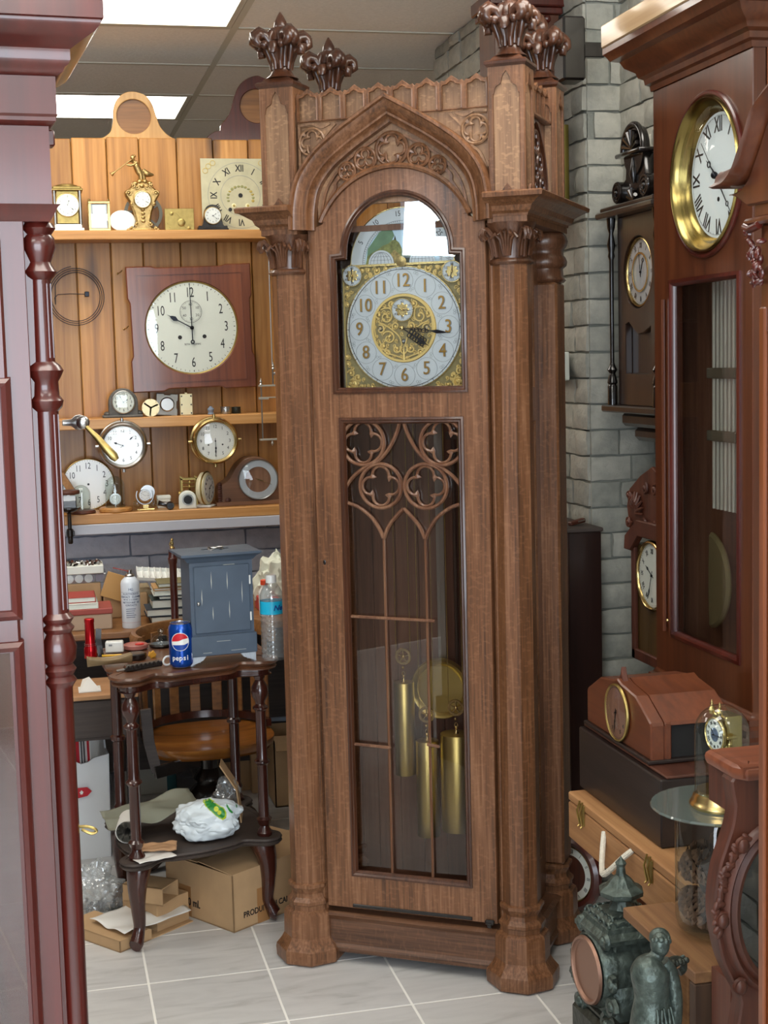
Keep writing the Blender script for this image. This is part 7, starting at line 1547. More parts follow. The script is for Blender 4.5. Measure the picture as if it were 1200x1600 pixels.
for sx in (-1, 1):
    for i in range(9): a = -.6+i*.42; m.tube([(sx*hw2*.72, -.012, zt+.1), (sx*hw2*.72+.022*cos(a), -.018, zt+.1+.022*sin(a)), (sx*hw2*.72+.045*cos(a+.3), -.01, zt+.1+.045*sin(a+.3))], [.004, .006, .003], 6)
    for (x, z, R_, a0_) in ((1.1, .06, .018, 0), (.3, .06, .016, 2), (.25, .16, .018, 1), (1.05, .13, .014, 3)): spiral(m, sx*hw2*x, zt+z, R_, a0_, 1.1, -.012, .004, flip=sx, n=12)
m.build('carved_crest', W['walnut'], o, smooth=50)
# ---- big cherry clock on the right
CX = 1.42
o = thing('longcase_clock', 'reddish cherry tall clock with big round brass bezel on the right, facing left', 'clock', (CX, 0, 0), -pi/2)
def C_(px, py): return P(px, py, X=CX)
lx = lambda py_px, py=600: -C_(py_px, py).y      # local x of a pixel column
xl, xr = lx(1023), lx(1176); xm = (xl+xr)/2
zt = C_(1023, 142).z; zb = C_(1010, 1035).z; dzc = C_(1110, 272).z
dxc = lx(1104, 272); bR = (C_(1104, 152).z-C_(1104, 398).z)/2; dR = bR*.83
gx0, gx1 = lx(1049), lx(1156); gz0, gz1 = C_(1057, 995).z, C_(1051, 440).z
FRM = W['cherry']
m = M(); m.shape([[(xl, zb), (xr, zb), (xr, zt), (xl, zt)], circ(dxc, dzc, bR*.98, 56), [(gx0, gz0), (gx1, gz0), (gx1, gz1), (gx0, gz1)]], .03, .002, T=FR(0, .015, 0)); m.build('front', FRM, o, smooth=20)
m = M(); m.box(xl, xl+.012, .03, .3, zb, zt); m.box(xl, xr, .28, .3, zb, zt); m.box(xl, xr, .03, .3, zb, zb+.012); m.box(xl, xr, .03, .3, gz1+.02, gz1+.03); m.box(xl, xr, .03, .3, zt-.02, zt); m.build('case_box', W['oakin'], o, smooth=0)
m = M(); m.box(xr-.012, xr, .03, .3, zb, zt); m.box(xr-.002, xr+.002, .03, .3, zb, zt); m.build('side_panel', W['cherryx'], o, smooth=0)
m = M(); m.sweep([(gx0, 0, gz0), (gx0, 0, gz1), (gx1, 0, gz1), (gx1, 0, gz0)], [(-.004, -.002), (-.004, .004), (.004, .006), (.010, 0), (.012, -.01), (-.004, -.01)], up=(0, -1, 0), closed=True); m.build('door_moulding', W['mahogd'], o, smooth=40)
m = M(); m.tube([(lx(1040), -.006, C_(1042, 985).z), (lx(1040), -.006, C_(1040, 468).z)], .0055, 8); m.build('door_rod', W['cherry'], o)
m = M(); m.box(gx0, gx1, .006, .009, gz0, gz1); m.build('door_glass', W['glassm'], o, smooth=0)
m = M(); m.ell((lx(1046), -.008, C_(1046, 968).z), .004, 8, 6); m.build('knob', W['gold'], o)
# bezel, dial
T_ = .05
m = M(); m.lathe([(bR*.80, -.028), (bR*.83, -.024), (bR*.86, -.016), (bR*.87, -.01), (bR*.92, 0), (bR*.93, .008), (bR*.97, .012), (bR*1.0, .006), (bR*1.0, -.004)], 72, FR(dxc, .0, dzc), cap=False); m.build('bezel', plain('bright_brass', '#8f7f4c', .22, 1), o, smooth=50)
m = M(); m.tube([(dxc+bR*1.03*cos(a), -.003, dzc+bR*1.03*sin(a)) for a in [2*pi*i/72 for i in range(72)]], .006, 8, closed=True); m.build('wood_ring', W['mahogd'], o)
ddR = bR*.80; m = M(); disc(m, ddR, .030, 0, 64, dxc, dzc); numerals(m, ddR*.8, .046, 'R', .0276, 1, dxc, dzc, sx=.7, bold=.015)
m.tube([(a, .0277, b_) for a, b_ in circ(dxc, dzc, ddR*.95, 64)], .0005, 4, closed=True, mi=2); ticks(m, ddR*.93, ddR*.95, 60, .0277, 2, dxc, dzc, .0006); m.cyl(.005, 0, .003, 12, FR(dxc, .030, dzc-ddR*.38), 1); d_ = m.build('dial', [plain('pale_blue_dial', '#dfe9ec', .35), W['ink'], W['grey']], o, smooth=0)
m = M(); hand(m, ddR*.46, -52, .004, .022, 0, dxc, dzc, 'bregue', .15); m.build('hour_hand', W['dsteel'], o)
m = M(); hand(m, ddR*.9, 140, .0032, .020, 0, dxc, dzc, 'bregue', .0); hand(m, ddR*.75, -40, .0012, .018, 0, dxc, dzc, 'plain', .2); m.ell((dxc, .018, dzc), .008, 12, 6); m.build('minute_hand', W['dsteel'], o)
m = M(); m.lathe([(bR*.86, 0), (bR*.5, .02), (0, .028)], 48, FR(dxc, .0, dzc), cap=False); m.build('dial_glass', W['glass'], o, recalc=False)
# inside the trunk: chime tubes and a large pendulum
tx0, tx1 = -P(1116, 600, X=CX+.08).y, -P(1153, 600, X=CX+.08).y
m = M(); 
for i in range(7): m.cyl(.0046, gz0+.30, gz1-.004, 12, T3(tx0+(tx1-tx0)*i/6, .08, 0))
m.build('chime_tube', plain('nickel_tube', '#cfdad5', .3, .25), o)
for z in (C_(1140, 585).z, C_(1140, 690).z+.0): m = M(); m.box(tx0-.012, tx1+.012, .066, .096, z-.012, z+.012, .002); m.build('tube_clamp', plain('felt_clamp', '#5e6156', .7), o, smooth=0)
bq_ = P(1108, 905, X=CX+.14); pz = bq_.z; bx_ = -bq_.y; m = M(); m.lathe([(0, .01), (.11, .008), (.118, .002), (.118, -.002), (.11, -.008), (0, -.01)], 48, T3(bx_, .14, pz, pi/2, 0, 0) @ Matrix.Diagonal((.95, 1, 1, 1))); m.build('pendulum_bob', plain('dark_brass_bob', '#a3a27a', .4, .25), o)
m = M(); m.box(bx_-.01, bx_+.01, .138, .142, pz, gz1); m.build('pendulum_rod', W['bronzed'], o, smooth=0)
# cornice and base mouldings
def wrapm(prof, z, nm, mat): m = M(); m.sweep([(xl, .3, z), (xl, 0, z), (xr, 0, z), (xr, .3, z)][::1], [(-a_, b_) for a_, b_ in prof]); return m.build(nm, mat, o, smooth=40)
zc1 = zt; wrapm([(.03, 0), (-.004, 0), (-.006, .012), (-.014, .016), (-.016, .028), (-.026, .034), (-.03, .046), (-.05, .06), (-.058, .075), (-.075, .08), (-.082, .092), (-.088, .098), (-.088, .112), (-.08, .118), (.03, .118)], zc1, 'cornice', W['mahogd'] if 0 else W['cherry'])
m = M(); m.box(xl-.088, xr+.088, -.092, .3, zc1+.112, zc1+.165, .003); m.build('roof_board', wood('painted_crown_sheen', '#7d6244', '#a08462', '#bfa783', axis=0, s=4, rough=.3, coat=.5), o, smooth=0)  # paler wood colour paints the light reflected off the cherry crown fascia
wrapm([(.03, 0), (-.0, 0), (-.006, -.010), (-.014, -.014), (-.016, -.026), (-.028, -.032), (-.03, -.046), (-.042, -.052), (-.046, -.07), (-.05, -.075), (-.05, -.09), (.03, -.09)], zb+.002, 'base_moulding', W['cherry'])
m = M(); m.box(xl-.04, xr+.05, -.045, .3, .0, zb-.088, .003); m.build('plinth', W['cherry'], o, smooth=0)
m = M(); hz0, hz1 = P(1189, 175, Y=-xr).z, P(1189, 100, Y=-xr).z; m.cyl(.003, hz0, hz1, 8, T3(xr+.003, .03+.012, 0)); m.build('hinge', W['brass'], o)
# ---- foreground clock at the right edge, facing left like its neighbour
FX = .86; fo = P(1192, 700, X=FX)
o = thing('longcase_clock', 'tall red wood clock with swan-neck pediment, just entering at the right edge', 'clock', (FX, fo.y, 0), -pi/2)
fz = lambda py, px=1190: P(px, py, X=FX).z
fxl = lambda px: fo.y-P(px, 600, X=FX).y
m = M(); m.box(.0, .45, 0, .26, .0, fz(520), .002); m.box(.0, .014, -.006, 0, .0, fz(480), .002); m.build('body', W['cherryx'], o, smooth=0)
x75 = fxl(1176); m = M(); m.box(x75, .46, -.014, .27, fz(352), fz(340), .003); m.box(x75+.012, .45, -.004, .26, fz(340), fz(300), .002); m.box(.0, .45, -.003, .26, fz(520), fz(352), .002); m.build('hood', W['cherry'], o, smooth=20)
fq = lambda px, py: (fxl(px), -.01, P(px, py, X=FX).z)
m = M(); path = cr_pts([fq(1146, 289), fq(1156, 287), fq(1168, 280), fq(1180, 262), fq(1190, 234), fq(1200, 205), fq(1214, 165), fq(1250, 120)], 6)
h_ = .016; m.sweep([tuple(p) for p in path], [(-h_, -.02), (-h_, .008), (-h_*.6, .014), (-.002, .016), (.003, .024), (.005, .018), (.005, -.02)], up=(0, -1, 0))
up_ = [(p.x+.001, p.z-.012) for p in path[2:-4]]; m.shape([up_[::1]+[(fxl(1300), up_[-1][1]), (fxl(1300), fz(322)), (fxl(1178), P(1178, 322, X=FX).z), (fxl(1160), P(1160, 308, X=FX).z)]], .02, .002, T=FR(0, .0, 0)); m.build('swan_neck', W['cherry'], o, smooth=40)
m = M(); spiral(m, fxl(1182), fz(363), .009, 1.5, 1.1, -.012, .0028, n=14); rr = random.Random(3)
m.tube([(fxl(1178), -.012, fz(352)), (fxl(1188), -.014, fz(358)), (fxl(1200), -.012, fz(353))], .005, 8)
for i in range(34): py = 378+rr.random()*72; x = fxl(1194)+rr.uniform(-.006, .02)*(1-.5*(py > 430)); T = T3(x, -.010-rr.random()*.008, fz(py), rr.random()*3, rr.random()*3, rr.random()*3); m.ell((0, 0, 0), (.007, .003, .004), 8, 5, T=T)
m.build('carved_capital', W['mahogd'], o, smooth=50)
# ---- bench of planks, pine crate, ebonised box, mantel clock
Xb = .0
a0_, a1_ = P(886, 1232, Z=.49), P(1062, 1412, Z=.49)
# stack geometry: long boxes run along the room's depth; their left faces look at the hall clock
Xc = 1.10
def X_(px, py, X=Xc): return P(px, py, X=X)
y_far = X_(888, 1260).y; 
c0 = X_(888, 1262); c1 = X_(1056, 1400)
o = thing('pine_crate', 'long pale pine crate with rope handle and brass latches, under the black box', 'crate', (Xc, 0, 0)); zt_ = X_(1000, 1325).z; zb_ = zt_-.105
yn = 2.36; yf = min(y_far, 3.27)
m = M(); m.box(0, .25, yn, yf, zt_-.02, zt_, .003); m.build('lid', W['crate'], o, smooth=0)
m = M(); m.box(0, .25, yn, yf, zb_, zt_-.022, .003); m.build('box', W['crate'], o, smooth=0)
for px in (911, 1016):
    yy = X_(px, 1330).y; m = M()
    for dy in (-.008, .008): m.tube([(-.003, yy+dy, zt_+.002), (-.010, yy+dy, zt_-.02), (-.004, yy+dy, zt_-.05), (-.008, yy+dy, zt_-.055)], .0022, 6)
    m.box(-.003, 0, yy-.014, yy+.014, zt_-.05, zt_-.005, .001); m.build('latch', W['oldbrass'], o)
m = M(); ya, yb2 = X_(938, 1310).y, X_(985, 1340).y; m.tube(cr_pts([(.0, X_(944, 1300).y, X_(944, 1300).z), (-.012, X_(950, 1325).y, X_(948, 1325).z), (-.03, X_(962, 1348).y, X_(960, 1350).z), (-.04, X_(972, 1360).y, X_(971, 1362).z), (-.035, X_(981, 1355).y, X_(980, 1354).z), (-.02, X_(986, 1342).y, X_(985, 1340).z), (0, X_(988, 1328).y, X_(987, 1328).z)], 8), .006, 9); m.build('rope_handle', W['rope'], o)
# support bench made of planks
o = thing('plank_bench', 'rough plank bench carrying the crate, with light and dark boards', 'bench', (Xc, 0, 0)); zs = zb_-.001; 
m = M(); m.box(.0, .24, 2.365, 2.45, 0, zs, .003); m.build('support', W['crate'], o, smooth=0)
m = M(); m.box(.19, .24, 2.75, 2.9, 0, zs, .003); m.build('rear_support', W['ebony'], o, smooth=0)
zk = P(1110, 1482, Y=2.14).z
m = M()
for i in range(5): m.box(-.13+.10*i, -.033+.10*i, 2.06, 2.352, zk-.02, zk, .002)
m.build('lower_shelf', wood('old_shelf_wood', '#5a3c24', '#7b5636', '#947049', axis=1, s=7, rough=.6, coat=0), o, smooth=0)
m = M()
for i in range(5): m.box(-.13+.10*i, -.033+.10*i, 2.06, 2.08, 0, zk-.021, .002)
m.build('front_board', wood('brown_boards', '#2c1d13', '#46301f', '#5f452f', axis=2, s=7, rough=.6, coat=0), o, smooth=0)
# black box on the crate
o = thing('black_box', 'long dark ebonised wooden box lying on the pine crate', 'box', (Xc+.035, 0, 0)); q = lambda px, py: P(px, py, X=Xc+.035)
yF = q(905, 1200).y; yN = q(1033, 1300).y; zT = zt_+(.138); 
m = M(); m.box(0, .20, yN, min(yF, 3.2), zt_+.001, zT, .003); m.build('box', W['ebony'], o, smooth=0); m = M(); m.box(.012, .20, yN, min(yF, 3.2), zT, zT+.006, .002); m.build('lid', wood('dark_red_top', '#2b1712', '#4a2a1f', '#633a2a', axis=1, s=8, rough=.35), o, smooth=0)
# tudor mantel clock
MX = Xc+.052; q = lambda px, py: P(px, py, X=MX); 
yL, yR = q(918, 1140).y, q(1017, 1140).y; yC = (yL+yR)/2; hwm = (yL-yR)/2; zB = zT+.007
o = thing('mantel_clock', 'brown gabled wooden mantel clock with round glass dial, on the black box', 'clock', (MX, yC, zB), -pi/2); hh = q(945, 1050).z-zB
h1 = q(918, 1082).z-zB; h1 = max(h1, hh*.6)
MC = wood('mid_brown_case', '#43200f', '#5f3019', '#733d22', axis=0, s=5, rough=.4, coat=.2)
pf = [(-hwm, .006), (hwm, .006), (hwm, h1*.92), (hwm*.98, h1), (hwm*.55, hh*.88), (hwm*.12, hh*.95), (0, hh), (-hwm*.12, hh*.95), (-hwm*.55, hh*.88), (-hwm*.98, h1), (-hwm, h1*.92)]
m = M(); m.shape([pf], .03, .003, T=FR(0, .015, 0)); m.shape([[(x*.97, z*.99) for x, z in pf]], .02, .002, T=FR(0, .165, 0)); m.build('front', MC, o, smooth=20)
m = M(); m.sweep([(x, 0, z) for x, z in pf[2:]][::1], [(-.004, -.03), (-.004, -.175), (0, -.175), (0, -.03)], up=(0, -1, 0)); m.box(-hwm, -hwm+.02, .03, .045, 0, h1, .003); m.box(hwm-.02, hwm, .03, .045, 0, h1, .003); m.build('roof', MC, o, smooth=20)
m = M(); m.box(-hwm+.01, hwm-.01, .04, .16, .0, h1*.9); m.build('inside', W['dark'], o, smooth=0)
m = M(); m.box(-hwm-.004, hwm+.006, -.008, .18, 0, .008, .002); m.build('base', W['ebony'], o, smooth=0)
m = M(); m.shape([[(-.012, hh-.004), (.012, hh-.004), (.004, hh+.012), (.001, hh+.024), (-.003, hh+.01)]], .012, .001, T=FR(0, .015, 0)); m.build('peak_ornament', W['walnut'], o)
rM = .056; czm = q(967, 1113).z-zB; face(o, rM, -.004, cz=czm, cx=(yC-q(967, 1113).y), fm=plain('copper_brown_dial', '#8a6250', .35, .3), bm=W['oldbrass'], bw=.09, kind='A', ink=W['bronzed'], ns=.012, time=(200, 190), dom=.14, only=(4, 5, 7))
# ---- anniversary clock on a glass plate on a jar of pine cones
jy = 2.20; jc = P(1122, 1400, Y=jy); jx = jc.x; zj0 = P(1120, 1478, Y=jy).z; zj1 = P(1110, 1262, Y=jy).z; k = (jc-CAM).dot(CF)/FPX; jR = 66*k
zk2 = zk
o = thing('glass_jar', 'wide clear glass jar filled with pine cones, with a round glass plate on top', 'jar', (jx, jy, zk+.001)); jh = zj1-zk
m = M(); m.lathe([(0, .004), (jR*.8, .004), (jR*.95, .014), (jR, .03), (jR, jh*.9), (jR*.93, jh*.96), (jR*.9, jh-.004), (jR*.96, jh-.001)], 56, cap=False); m.build('jar', W['gglass'], o, smooth=60, recalc=False)
pR = 104*k; m = M(); m.lathe([(0, jh), (pR-.002, jh), (pR, jh+.002), (pR-.002, jh+.005), (0, jh+.005)], 64); m.build('glass_plate', glassy('thick_glass', '#dbe5e1', boost=1.5, haze=.38, hc='#7c8682'), o, smooth=40)
def cone():
    m = M(); m.ell((0, 0, 0), (.010, .010, .030), 12, 8, 1)
    for i in range(64):
        t_ = i/64; z = -.03+.062*t_; a = i*2.399; r_ = .021*sqrt(max(0.02, 1-(2*t_-.85)**2/1.4)); T = T3(0, 0, z, 0, 0, a) @ Matrix.Translation((r_*.45, 0, 0)) @ Matrix.Rotation(-.35, 4, 'Y')
        m.add([(0, -.003, 0), (0, .003, 0), (.011, .0075, .001), (.0155, .0, .003), (.011, -.0075, .001), (.006, 0, .0035)], [(0, 1, 2, 3, 4), (0, 5, 1)], 1, T); m.add([(0, -.003, 0), (0, .003, 0), (.011, .0075, .001), (.0155, .0, .003), (.011, -.0075, .001), (.008, 0, .0045)], [(1, 5, 2), (2, 5, 3), (3, 5, 4), (4, 5, 0)], 0, T)
    return m
CN = [plain('pine_cone', '#73543f', .7, var=.4, bs=60), plain('pine_cone_core', '#2e211a', .8)]
c0_ = None; rr = random.Random(12); n_c = 0; places = []
for i in range(800):
    if n_c >= 16: break
    a = rr.random()*2*pi; r_ = (jR-.034)*sqrt(rr.random()); z = zk+.04+rr.random()*(jh*.66-.03); p = Vector((jx+r_*cos(a), jy+r_*sin(a), z))
    if any((p-q_).length < .044 for q_ in places): continue
    places.append(p); n_c += 1
places.sort(key=lambda p: (round(p.z/.03), p.x))
for i, p in enumerate(places):
    if c0_ is None: c0_ = cone().build('pine_cone', CN, None, smooth=0); cc_ = c0_
    else: cc_ = c0_.copy(); col.objects.link(cc_)
    cc_.location = p; cc_.rotation_euler = (rr.random()*6, rr.random()*6, rr.random()*6); cc_.scale = (1.35,)*3; tag(cc_, 'brown pine cone in the heap inside the glass jar', 'pine cone', 'pine cones in the glass jar')
za = zk+.001+jh+.005
kd = (P(1124, 1200, Y=jy)-CAM).dot(CF)/FPX
o = thing('anniversary_clock', 'gilt torsion clock under a tall glass dome, standing on the glass plate', 'clock', (P(1124, 1240, Y=jy-.0).x, jy-.01, za), radians(-84)); dRm = 44*kd; dh = 160*kd
m = M(); m.lathe([(0, 0), (dRm*1.12, 0), (dRm*1.16, .004), (dRm*1.12, .008), (dRm*1.04, .012), (dRm*1.02, .018), (dRm*.9, .024), (dRm*.88, .028), (0, .028)], 48); m.build('base', W['gold'], o)
dome(o, dRm*.96, dh-.024, .024)
m = M()
for sx in (-1, 1): m.lathe([(.007, .028), (.007, .034), (.0045, .04), (.004, .05), (.0045, .105), (.007, .11), (.0045, .116), (.005, .122)], 14, T3(sx*.024, 0, 0))
m.box(-.032, .032, -.010, .010, .120, .125, .001)
for sx in (-1, 1): m.lathe([(.004, .155), (.006, .162), (.002, .168), (.003, .172), (0, .18)], 10, T3(sx*.012, -.012, 0))
m.build('pillar', W['gold'], o)
m = M(); m.box(-.022, .022, -.006, .026, .085, .155, .002); m.build('movement', W['gold'], o, smooth=0)
face(o, .026, -.012, cz=.122, kind='R', fm=W['white'], bm=W['gold'], bw=.16, time=(310, 90), ns=.007, glass=False); m = M(); m.ell((0, -.0145, .122), (.012, .0008, .012), 16, 6); m.build('dial_flowers', plain('dial_blue', '#5b6b86', .5, var=.5, bs=300), o)
m = M()
for k_ in range(4): a = k_*pi/2+.4; m.ell((.018*cos(a), .012+.018*sin(a), .05), .0085, 14, 10); m.tube([(0, .012, .06), (.018*cos(a), .012+.018*sin(a), .058)], .002, 6)
m.cyl(.0012, .05, .12, 6, T3(0, .012, 0)); m.ell((0, .012, .066), (.006, .006, .008), 12, 8); m.build('torsion_balls', W['gold'], o)
# ---- carved oval parlour clock at the right edge
OY = 1.94; oc_ = P(1215, 1400, Y=OY); k = (oc_-CAM).dot(CF)/FPX; o = thing('carved_clock', 'carved walnut clock case with a large oval glass opening, cut by the right picture edge', 'clock', (oc_.x, OY, 0), 0)
zo = P(1200, 1420, Y=OY).z; ra_, rb_ = 82*k, 128*k; z0o = max(.02, zo-rb_*1.9)
ov = [(ra_*cos(a), zo+rb_*sin(a)) for a in [2*pi*i/56 for i in range(56)]]
sil = [(x*k, zo+z*k) for x, z in ((-105, 0), (-103, 40), (-96, 76), (-84, 110), (-74, 140), (-70, 170), (-66, 222), (66, 222), (70, 170), (74, 140), (84, 110), (96, 76), (103, 40), (105, 0), (100, -40), (90, -80), (74, -115), (60, -150), (62, -230), (-62, -230), (-60, -150), (-74, -115), (-90, -80), (-100, -40))]
m = M(); m.shape([[(p.x, p.y) for p in cr_pts([(a, b_, 0) for a, b_ in sil], 3, closed=True)], ov], .035, .003, T=FR(0, .02, 0)); m.build('front', W['walnut'], o, smooth=30)
m = M(); m.sweep([(x, .0, z) for x, z in ov], [(-.016, -.02), (-.016, .004), (-.009, .008), (-.002, .003), (.004, .010), (.010, .006), (.014, -.005)], up=(0, -1, 0), closed=True); m.build('oval_moulding', W['walnut'], o, smooth=50)
m = M(); m.shape([ov], .002, T=FR(0, .012, 0)); m.build('oval_glass', glassy('smoky_glass', '#8f979b', boost=1.5), o, smooth=0)
m = M(); zt2 = zo+218*k; m.sweep([(-74*k, .09, zt2), (-74*k, .0, zt2), (-60*k, -.018, zt2), (70*k, -.02, zt2), (70*k, .09, zt2)], [(-.03, -.004), (.0, -.004), (.003, .002), (.004, .008), (.002, .013), (-.004, .016), (-.03, .017)]); m.box(-68*k, 68*k, -.018, .09, zt2+.0, zt2+.0165); m.build('top', wood('reddish_top', '#54291a', '#743f28', '#8a5035', axis=0, s=4, rough=.4), o, smooth=40)
m = M(); m.box(-66*k, 66*k, .035, .1, zo+150*k, zt2); m.box(-62*k, 62*k, .035, .1, .0, zo-130*k); m.build('case', W['walnut'], o, smooth=0)
m = M(); rr = random.Random(9)
for i in range(13):
    t_ = i/12; a = radians(122)+radians(68)*t_; R1, R2 = ra_+21*k, rb_+14*k; x, z = R1*cos(a), zo+R2*sin(a)
    for j in range(3): T = Matrix.Translation((x+rr.uniform(-4, 4)*k, -.004, z+rr.uniform(-5, 5)*k)) @ Matrix.Rotation(rr.random()*6, 4, 'Y'); m.ell((0, 0, 0), (.010, .004, .0048), 8, 5, T=T)
for (x, z) in ((-62, 108), (-66, -118), (-96, -8)): m.ell((x*k, -.006, zo+z*k), (.010, .009, .012), 12, 8); spiral(m, x*k, zo+z*k, .012, 1, 1, -.006, .004, n=10)
m.build('leaf_carving', W['walnut'], o, smooth=50)
# ---- round clock on the floor behind the hall clock's foot
q = P(893, 1365, Y=3.85); o = thing('dial_clock', 'round dark wooden dial clock leaning on the floor behind the hall clock foot', 'clock', (q.x, q.y, max(q.z, .11)), -pi/2+.5, rot=(-.06, 0, -pi/2+.5)); o.scale = (.7,)*3
m = M(); m.lathe([(.112, 0), (.118, .014), (.135, .018), (.15, .006), (.152, -.01), (0, -.02)], 48, FR(0, 0, 0)); m.build('case', W['mahogd'], o)
m = M(); ring(m, .078, .108, -.004, .002, 0); numerals(m, .094, .024, 'R', -.0066, 1, sx=.7); m.build('chapter_ring', [W['cream'], W['ink']], o, smooth=0)
m = M(); disc(m, .08, -.002); m.build('dial_centre', W['walnut'], o); m = M(); m.lathe([(.108, .004), (.112, .012), (.116, .006), (.116, 0)], 48, FR(0, -.0, 0), cap=False); m.build('bezel', W['oldbrass'], o)
# ---- bronze statue clock in the foreground
BYo = 2.45
bc = P(962, 1640, Y=BYo); k = (P(962, 1480, Y=BYo)-CAM).dot(CF)/FPX; Z_ = lambda py: P(962, py, Y=BYo).z; zbase = max(0.0, Z_(1660))
o = thing('figural_bronze_clock', 'green bronze lantern-shaped clock with a pierced canopy and empty copper dial', 'clock', (P(962, 1480, Y=BYo).x, BYo, 0), radians(-86))
BR, BD = W['bronze'], W['bronzed']
m = M(); m.box(-.085, .085, -.055, .055, .251, Z_(1580), .01); m.box(-.075, .075, -.05, .05, Z_(1580), Z_(1560), .01); m.build('base', BD, o)
zdc = Z_(1508); rD = 53*k
m = M(); m.lathe([(0, -.05), (rD*1.12, -.05), (rD*1.16, -.02), (rD*1.16, .03), (rD*1.10, .05), (rD*1.02, .055), (rD*1.0, .05)], 44, FR(0, 0, zdc)); 
for sx in (-1, 1):
    for (x, z, R_, a0_) in ((.075, -.045, .020, 0), (.06, -.085, .024, 2), (.08, .0, .015, 1), (.05, .072, .016, 3)): spiral(m, sx*x, zdc+z, R_, a0_ if sx > 0 else pi-a0_, 1.2, -.045, .006, flip=sx, n=14)
m.box(-.075, .075, -.045, .045, zdc-.1, zdc, .015); m.build('drum', BR, o, smooth=50)
m = M(); m.lathe([(0, 0), (rD*.42, .0), (rD*.45, .006), (rD*.6, .008), (rD*.62, .004), (rD*.85, .010), (rD*.9, .016), (rD*.97, .016), (rD*1.0, .01)], 48, FR(0, -.048, zdc)); m.build('copper_dial', W['copper'], o, smooth=50)
zr = Z_(1455); zr2 = Z_(1418)
m = M(); m.box(-.055, .055, -.03, .05, zdc+.01, zr, .004); m.lathe([(.092, zr), (.092, zr+.008), (.086, zr+.012), (.078, zr+.018), (.074, zr+.026), (.045, zr2-.004), (.026, zr2)], 4, T3(0, .012, 0), rot=pi/4); m.build('canopy', BR, o, smooth=20)
m = M(); rr = random.Random(5)
for kk in range(4):
    Tq = T3(0, .012, 0) @ Matrix.Rotation(kk*pi/2, 4, 'Z')
    for i in range(5):
        for j in range(2): x = (-.042+.021*i)*(1-.3*j); t_ = .25+.4*j; yq = -.054*(1-t_)-.022*t_; zq = zr+.026+(zr2-zr-.03)*t_; m.tube([(x+.009*cos(a), yq-.003, zq+.007*sin(a)) for a in [2*pi*n/10 for n in range(10)]], .0022, 5, closed=True, T=Tq)
m.build('pierced_scrolls', BR, o)
m = M(); z1_, z2_ = Z_(1412), Z_(1392)
m.lathe([(.03, zr2-.01), (.02, z1_), (.018, z1_+.01), (.032, z2_-.012)], 8, T3(0, .012, 0)); m.lathe([(.032, z2_-.012), (.042, z2_-.006), (.043, z2_+.002), (.036, z2_+.008), (.028, z2_+.012), (.02, z2_+.022), (.010, z2_+.030), (.008, z2_+.046), (.011, z2_+.052), (.004, z2_+.060), (0, z2_+.066)], 8, T3(0, .012, 0)); m.build('lantern_top', BR, o, smooth=20)
s_ = thing('display_stand', 'low dark stand just below the picture carrying the two green bronzes', 'stand', (.87, 2.24, 0)); m = M(); m.box(-.10, .10, -.36, .30, .23, .25, .003); m.build('top', W['dusty'], s_, smooth=0)
for sx in (-1, 1):
    for sy in (-1, 1): m = M(); m.box(sx*.085-.012, sx*.085+.012, sy*.30-.03-.012, sy*.30-.03+.012, 0, .23, .002); m.build('leg', W['dusty'], s_, smooth=0)
# the draped figure leaning on a harp
fcn = P(1038, 1560, Y=1.98); k2 = (fcn-CAM).dot(CF)/FPX; Zf = lambda py: P(1030, py, Y=1.98).z
o = thing('bronze_figurine', 'green bronze woman seen from behind leaning on a small harp beside the bronze clock', 'statuette', (fcn.x, 1.98, 0), radians(10))
m = M(); X = lambda px: (px-1038)*k2
def limb(pts, n=12): 
    pp = cr_pts([(X(px), y, Zf(py)) for px, py, y, r_ in pts], 4); rs = []
    for a_, b_ in zip(pts[:-1], pts[1:]): rs += [(a_[3]+(b_[3]-a_[3])*t_/4)*k2 for t_ in range(4)]
    m.tube(pp, rs+[pts[-1][3]*k2], n)
zf0 = Zf(1600)
m.lathe([(.05, .251), (.048, .36), (.038, zf0*.94), (.032, zf0)], 20, T3(X(1022), 0, 0)); limb([(1016, 1600, 0, 36), (1016, 1575, 0, 32), (1015, 1556, 0, 27), (1014, 1535, 0, 29), (1012, 1515, 0, 31), (1016, 1502, 0, 24), (1022, 1493, 0, 11), (1029, 1484, -.002, 10)], 18)
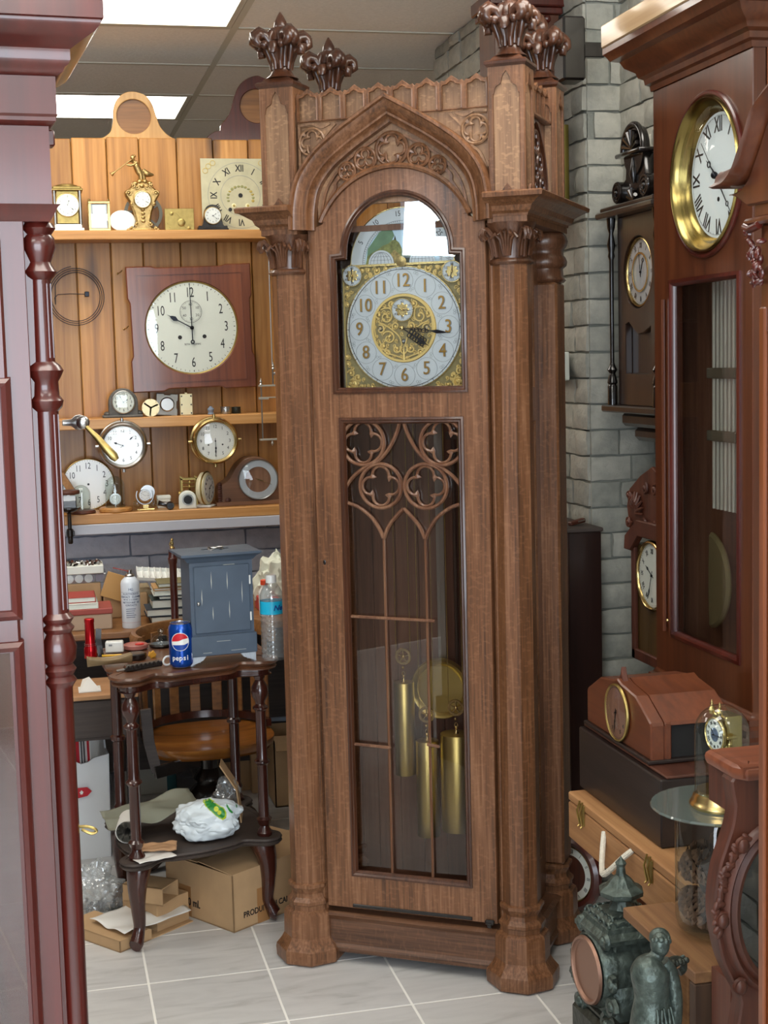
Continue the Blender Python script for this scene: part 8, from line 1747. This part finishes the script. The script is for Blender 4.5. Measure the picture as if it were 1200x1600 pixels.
m.ell((X(1029), -.002, Zf(1474)), (15*k2, 16*k2, 20*k2), 18, 12); m.ell((X(1034), .006, Zf(1467)), (17*k2, 16*k2, 15*k2), 16, 10); m.ell((X(1040), .01, Zf(1474)), (8*k2, 8*k2, 9*k2), 12, 8)
for i in range(9): a = i*.7; m.ell((X(1030)+12*k2*cos(a), -.004+.010*sin(a), Zf(1465)+3*k2*sin(a*2)), 5*k2, 8, 6)
limb([(1036, 1503, 0, 11), (1047, 1522, -.004, 12), (1051, 1560, -.01, 12), (1048, 1600, -.01, 13)]); limb([(1034, 1502, .01, 8), (1052, 1520, .02, 7), (1066, 1524, .02, 6), (1080, 1516, .02, 4.5), (1090, 1512, .02, 3)])
for i in range(5): limb([(1004+6*i, 1560, -.03-.004*(i % 2), 2), (1002+7*i, 1580, -.036, 3), (1000+8*i, 1602, -.04, 3.5)], 6)
m.build('figure', BR, o, smooth=60)
m = M()
for dx in (0, 9, 16): m.tube([(X(1052+dx), .02, .27), (X(1056+dx), .02, Zf(1535))], .0028, 6)
m.tube(cr_pts([(X(1052), .02, Zf(1540)), (X(1056), .02, Zf(1520)), (X(1072), .02, Zf(1514)), (X(1086), .02, Zf(1520)), (X(1088), .02, Zf(1532)), (X(1080), .02, Zf(1536))], 4), .006, 8)
for i in range(6): m.ell((X(1058+6*i), .012, Zf(1517)+.002*(i % 2)), .005, 8, 6)
m.box(X(1046), X(1080), .0, .04, .251, .272, .003); m.build('harp', BD, o)
c = P(918, 1580, Z=.0); k3 = (c-CAM).dot(CF)/FPX; rr = random.Random(10); m = M()
for i in range(12): z = .01+.11*(i/12); T = T3(rr.uniform(-.014, .014), rr.uniform(-.01, .01), z, rr.uniform(-.6, .6), rr.uniform(-.9, .9), rr.random()*6); m.ell((.016, 0, 0), (.020, .010, .005), 10, 6, T=T)
m.tube([(0, 0, 0), (.002, 0, .06), (0, 0, .12)], .009, 8); tag(m.build('carved_leaf', plain('orange_carving', '#a4602f', .45), None, loc=c), 'orange carved wooden leaf ornament on the tiles beside the bronze clock', 'ornament')
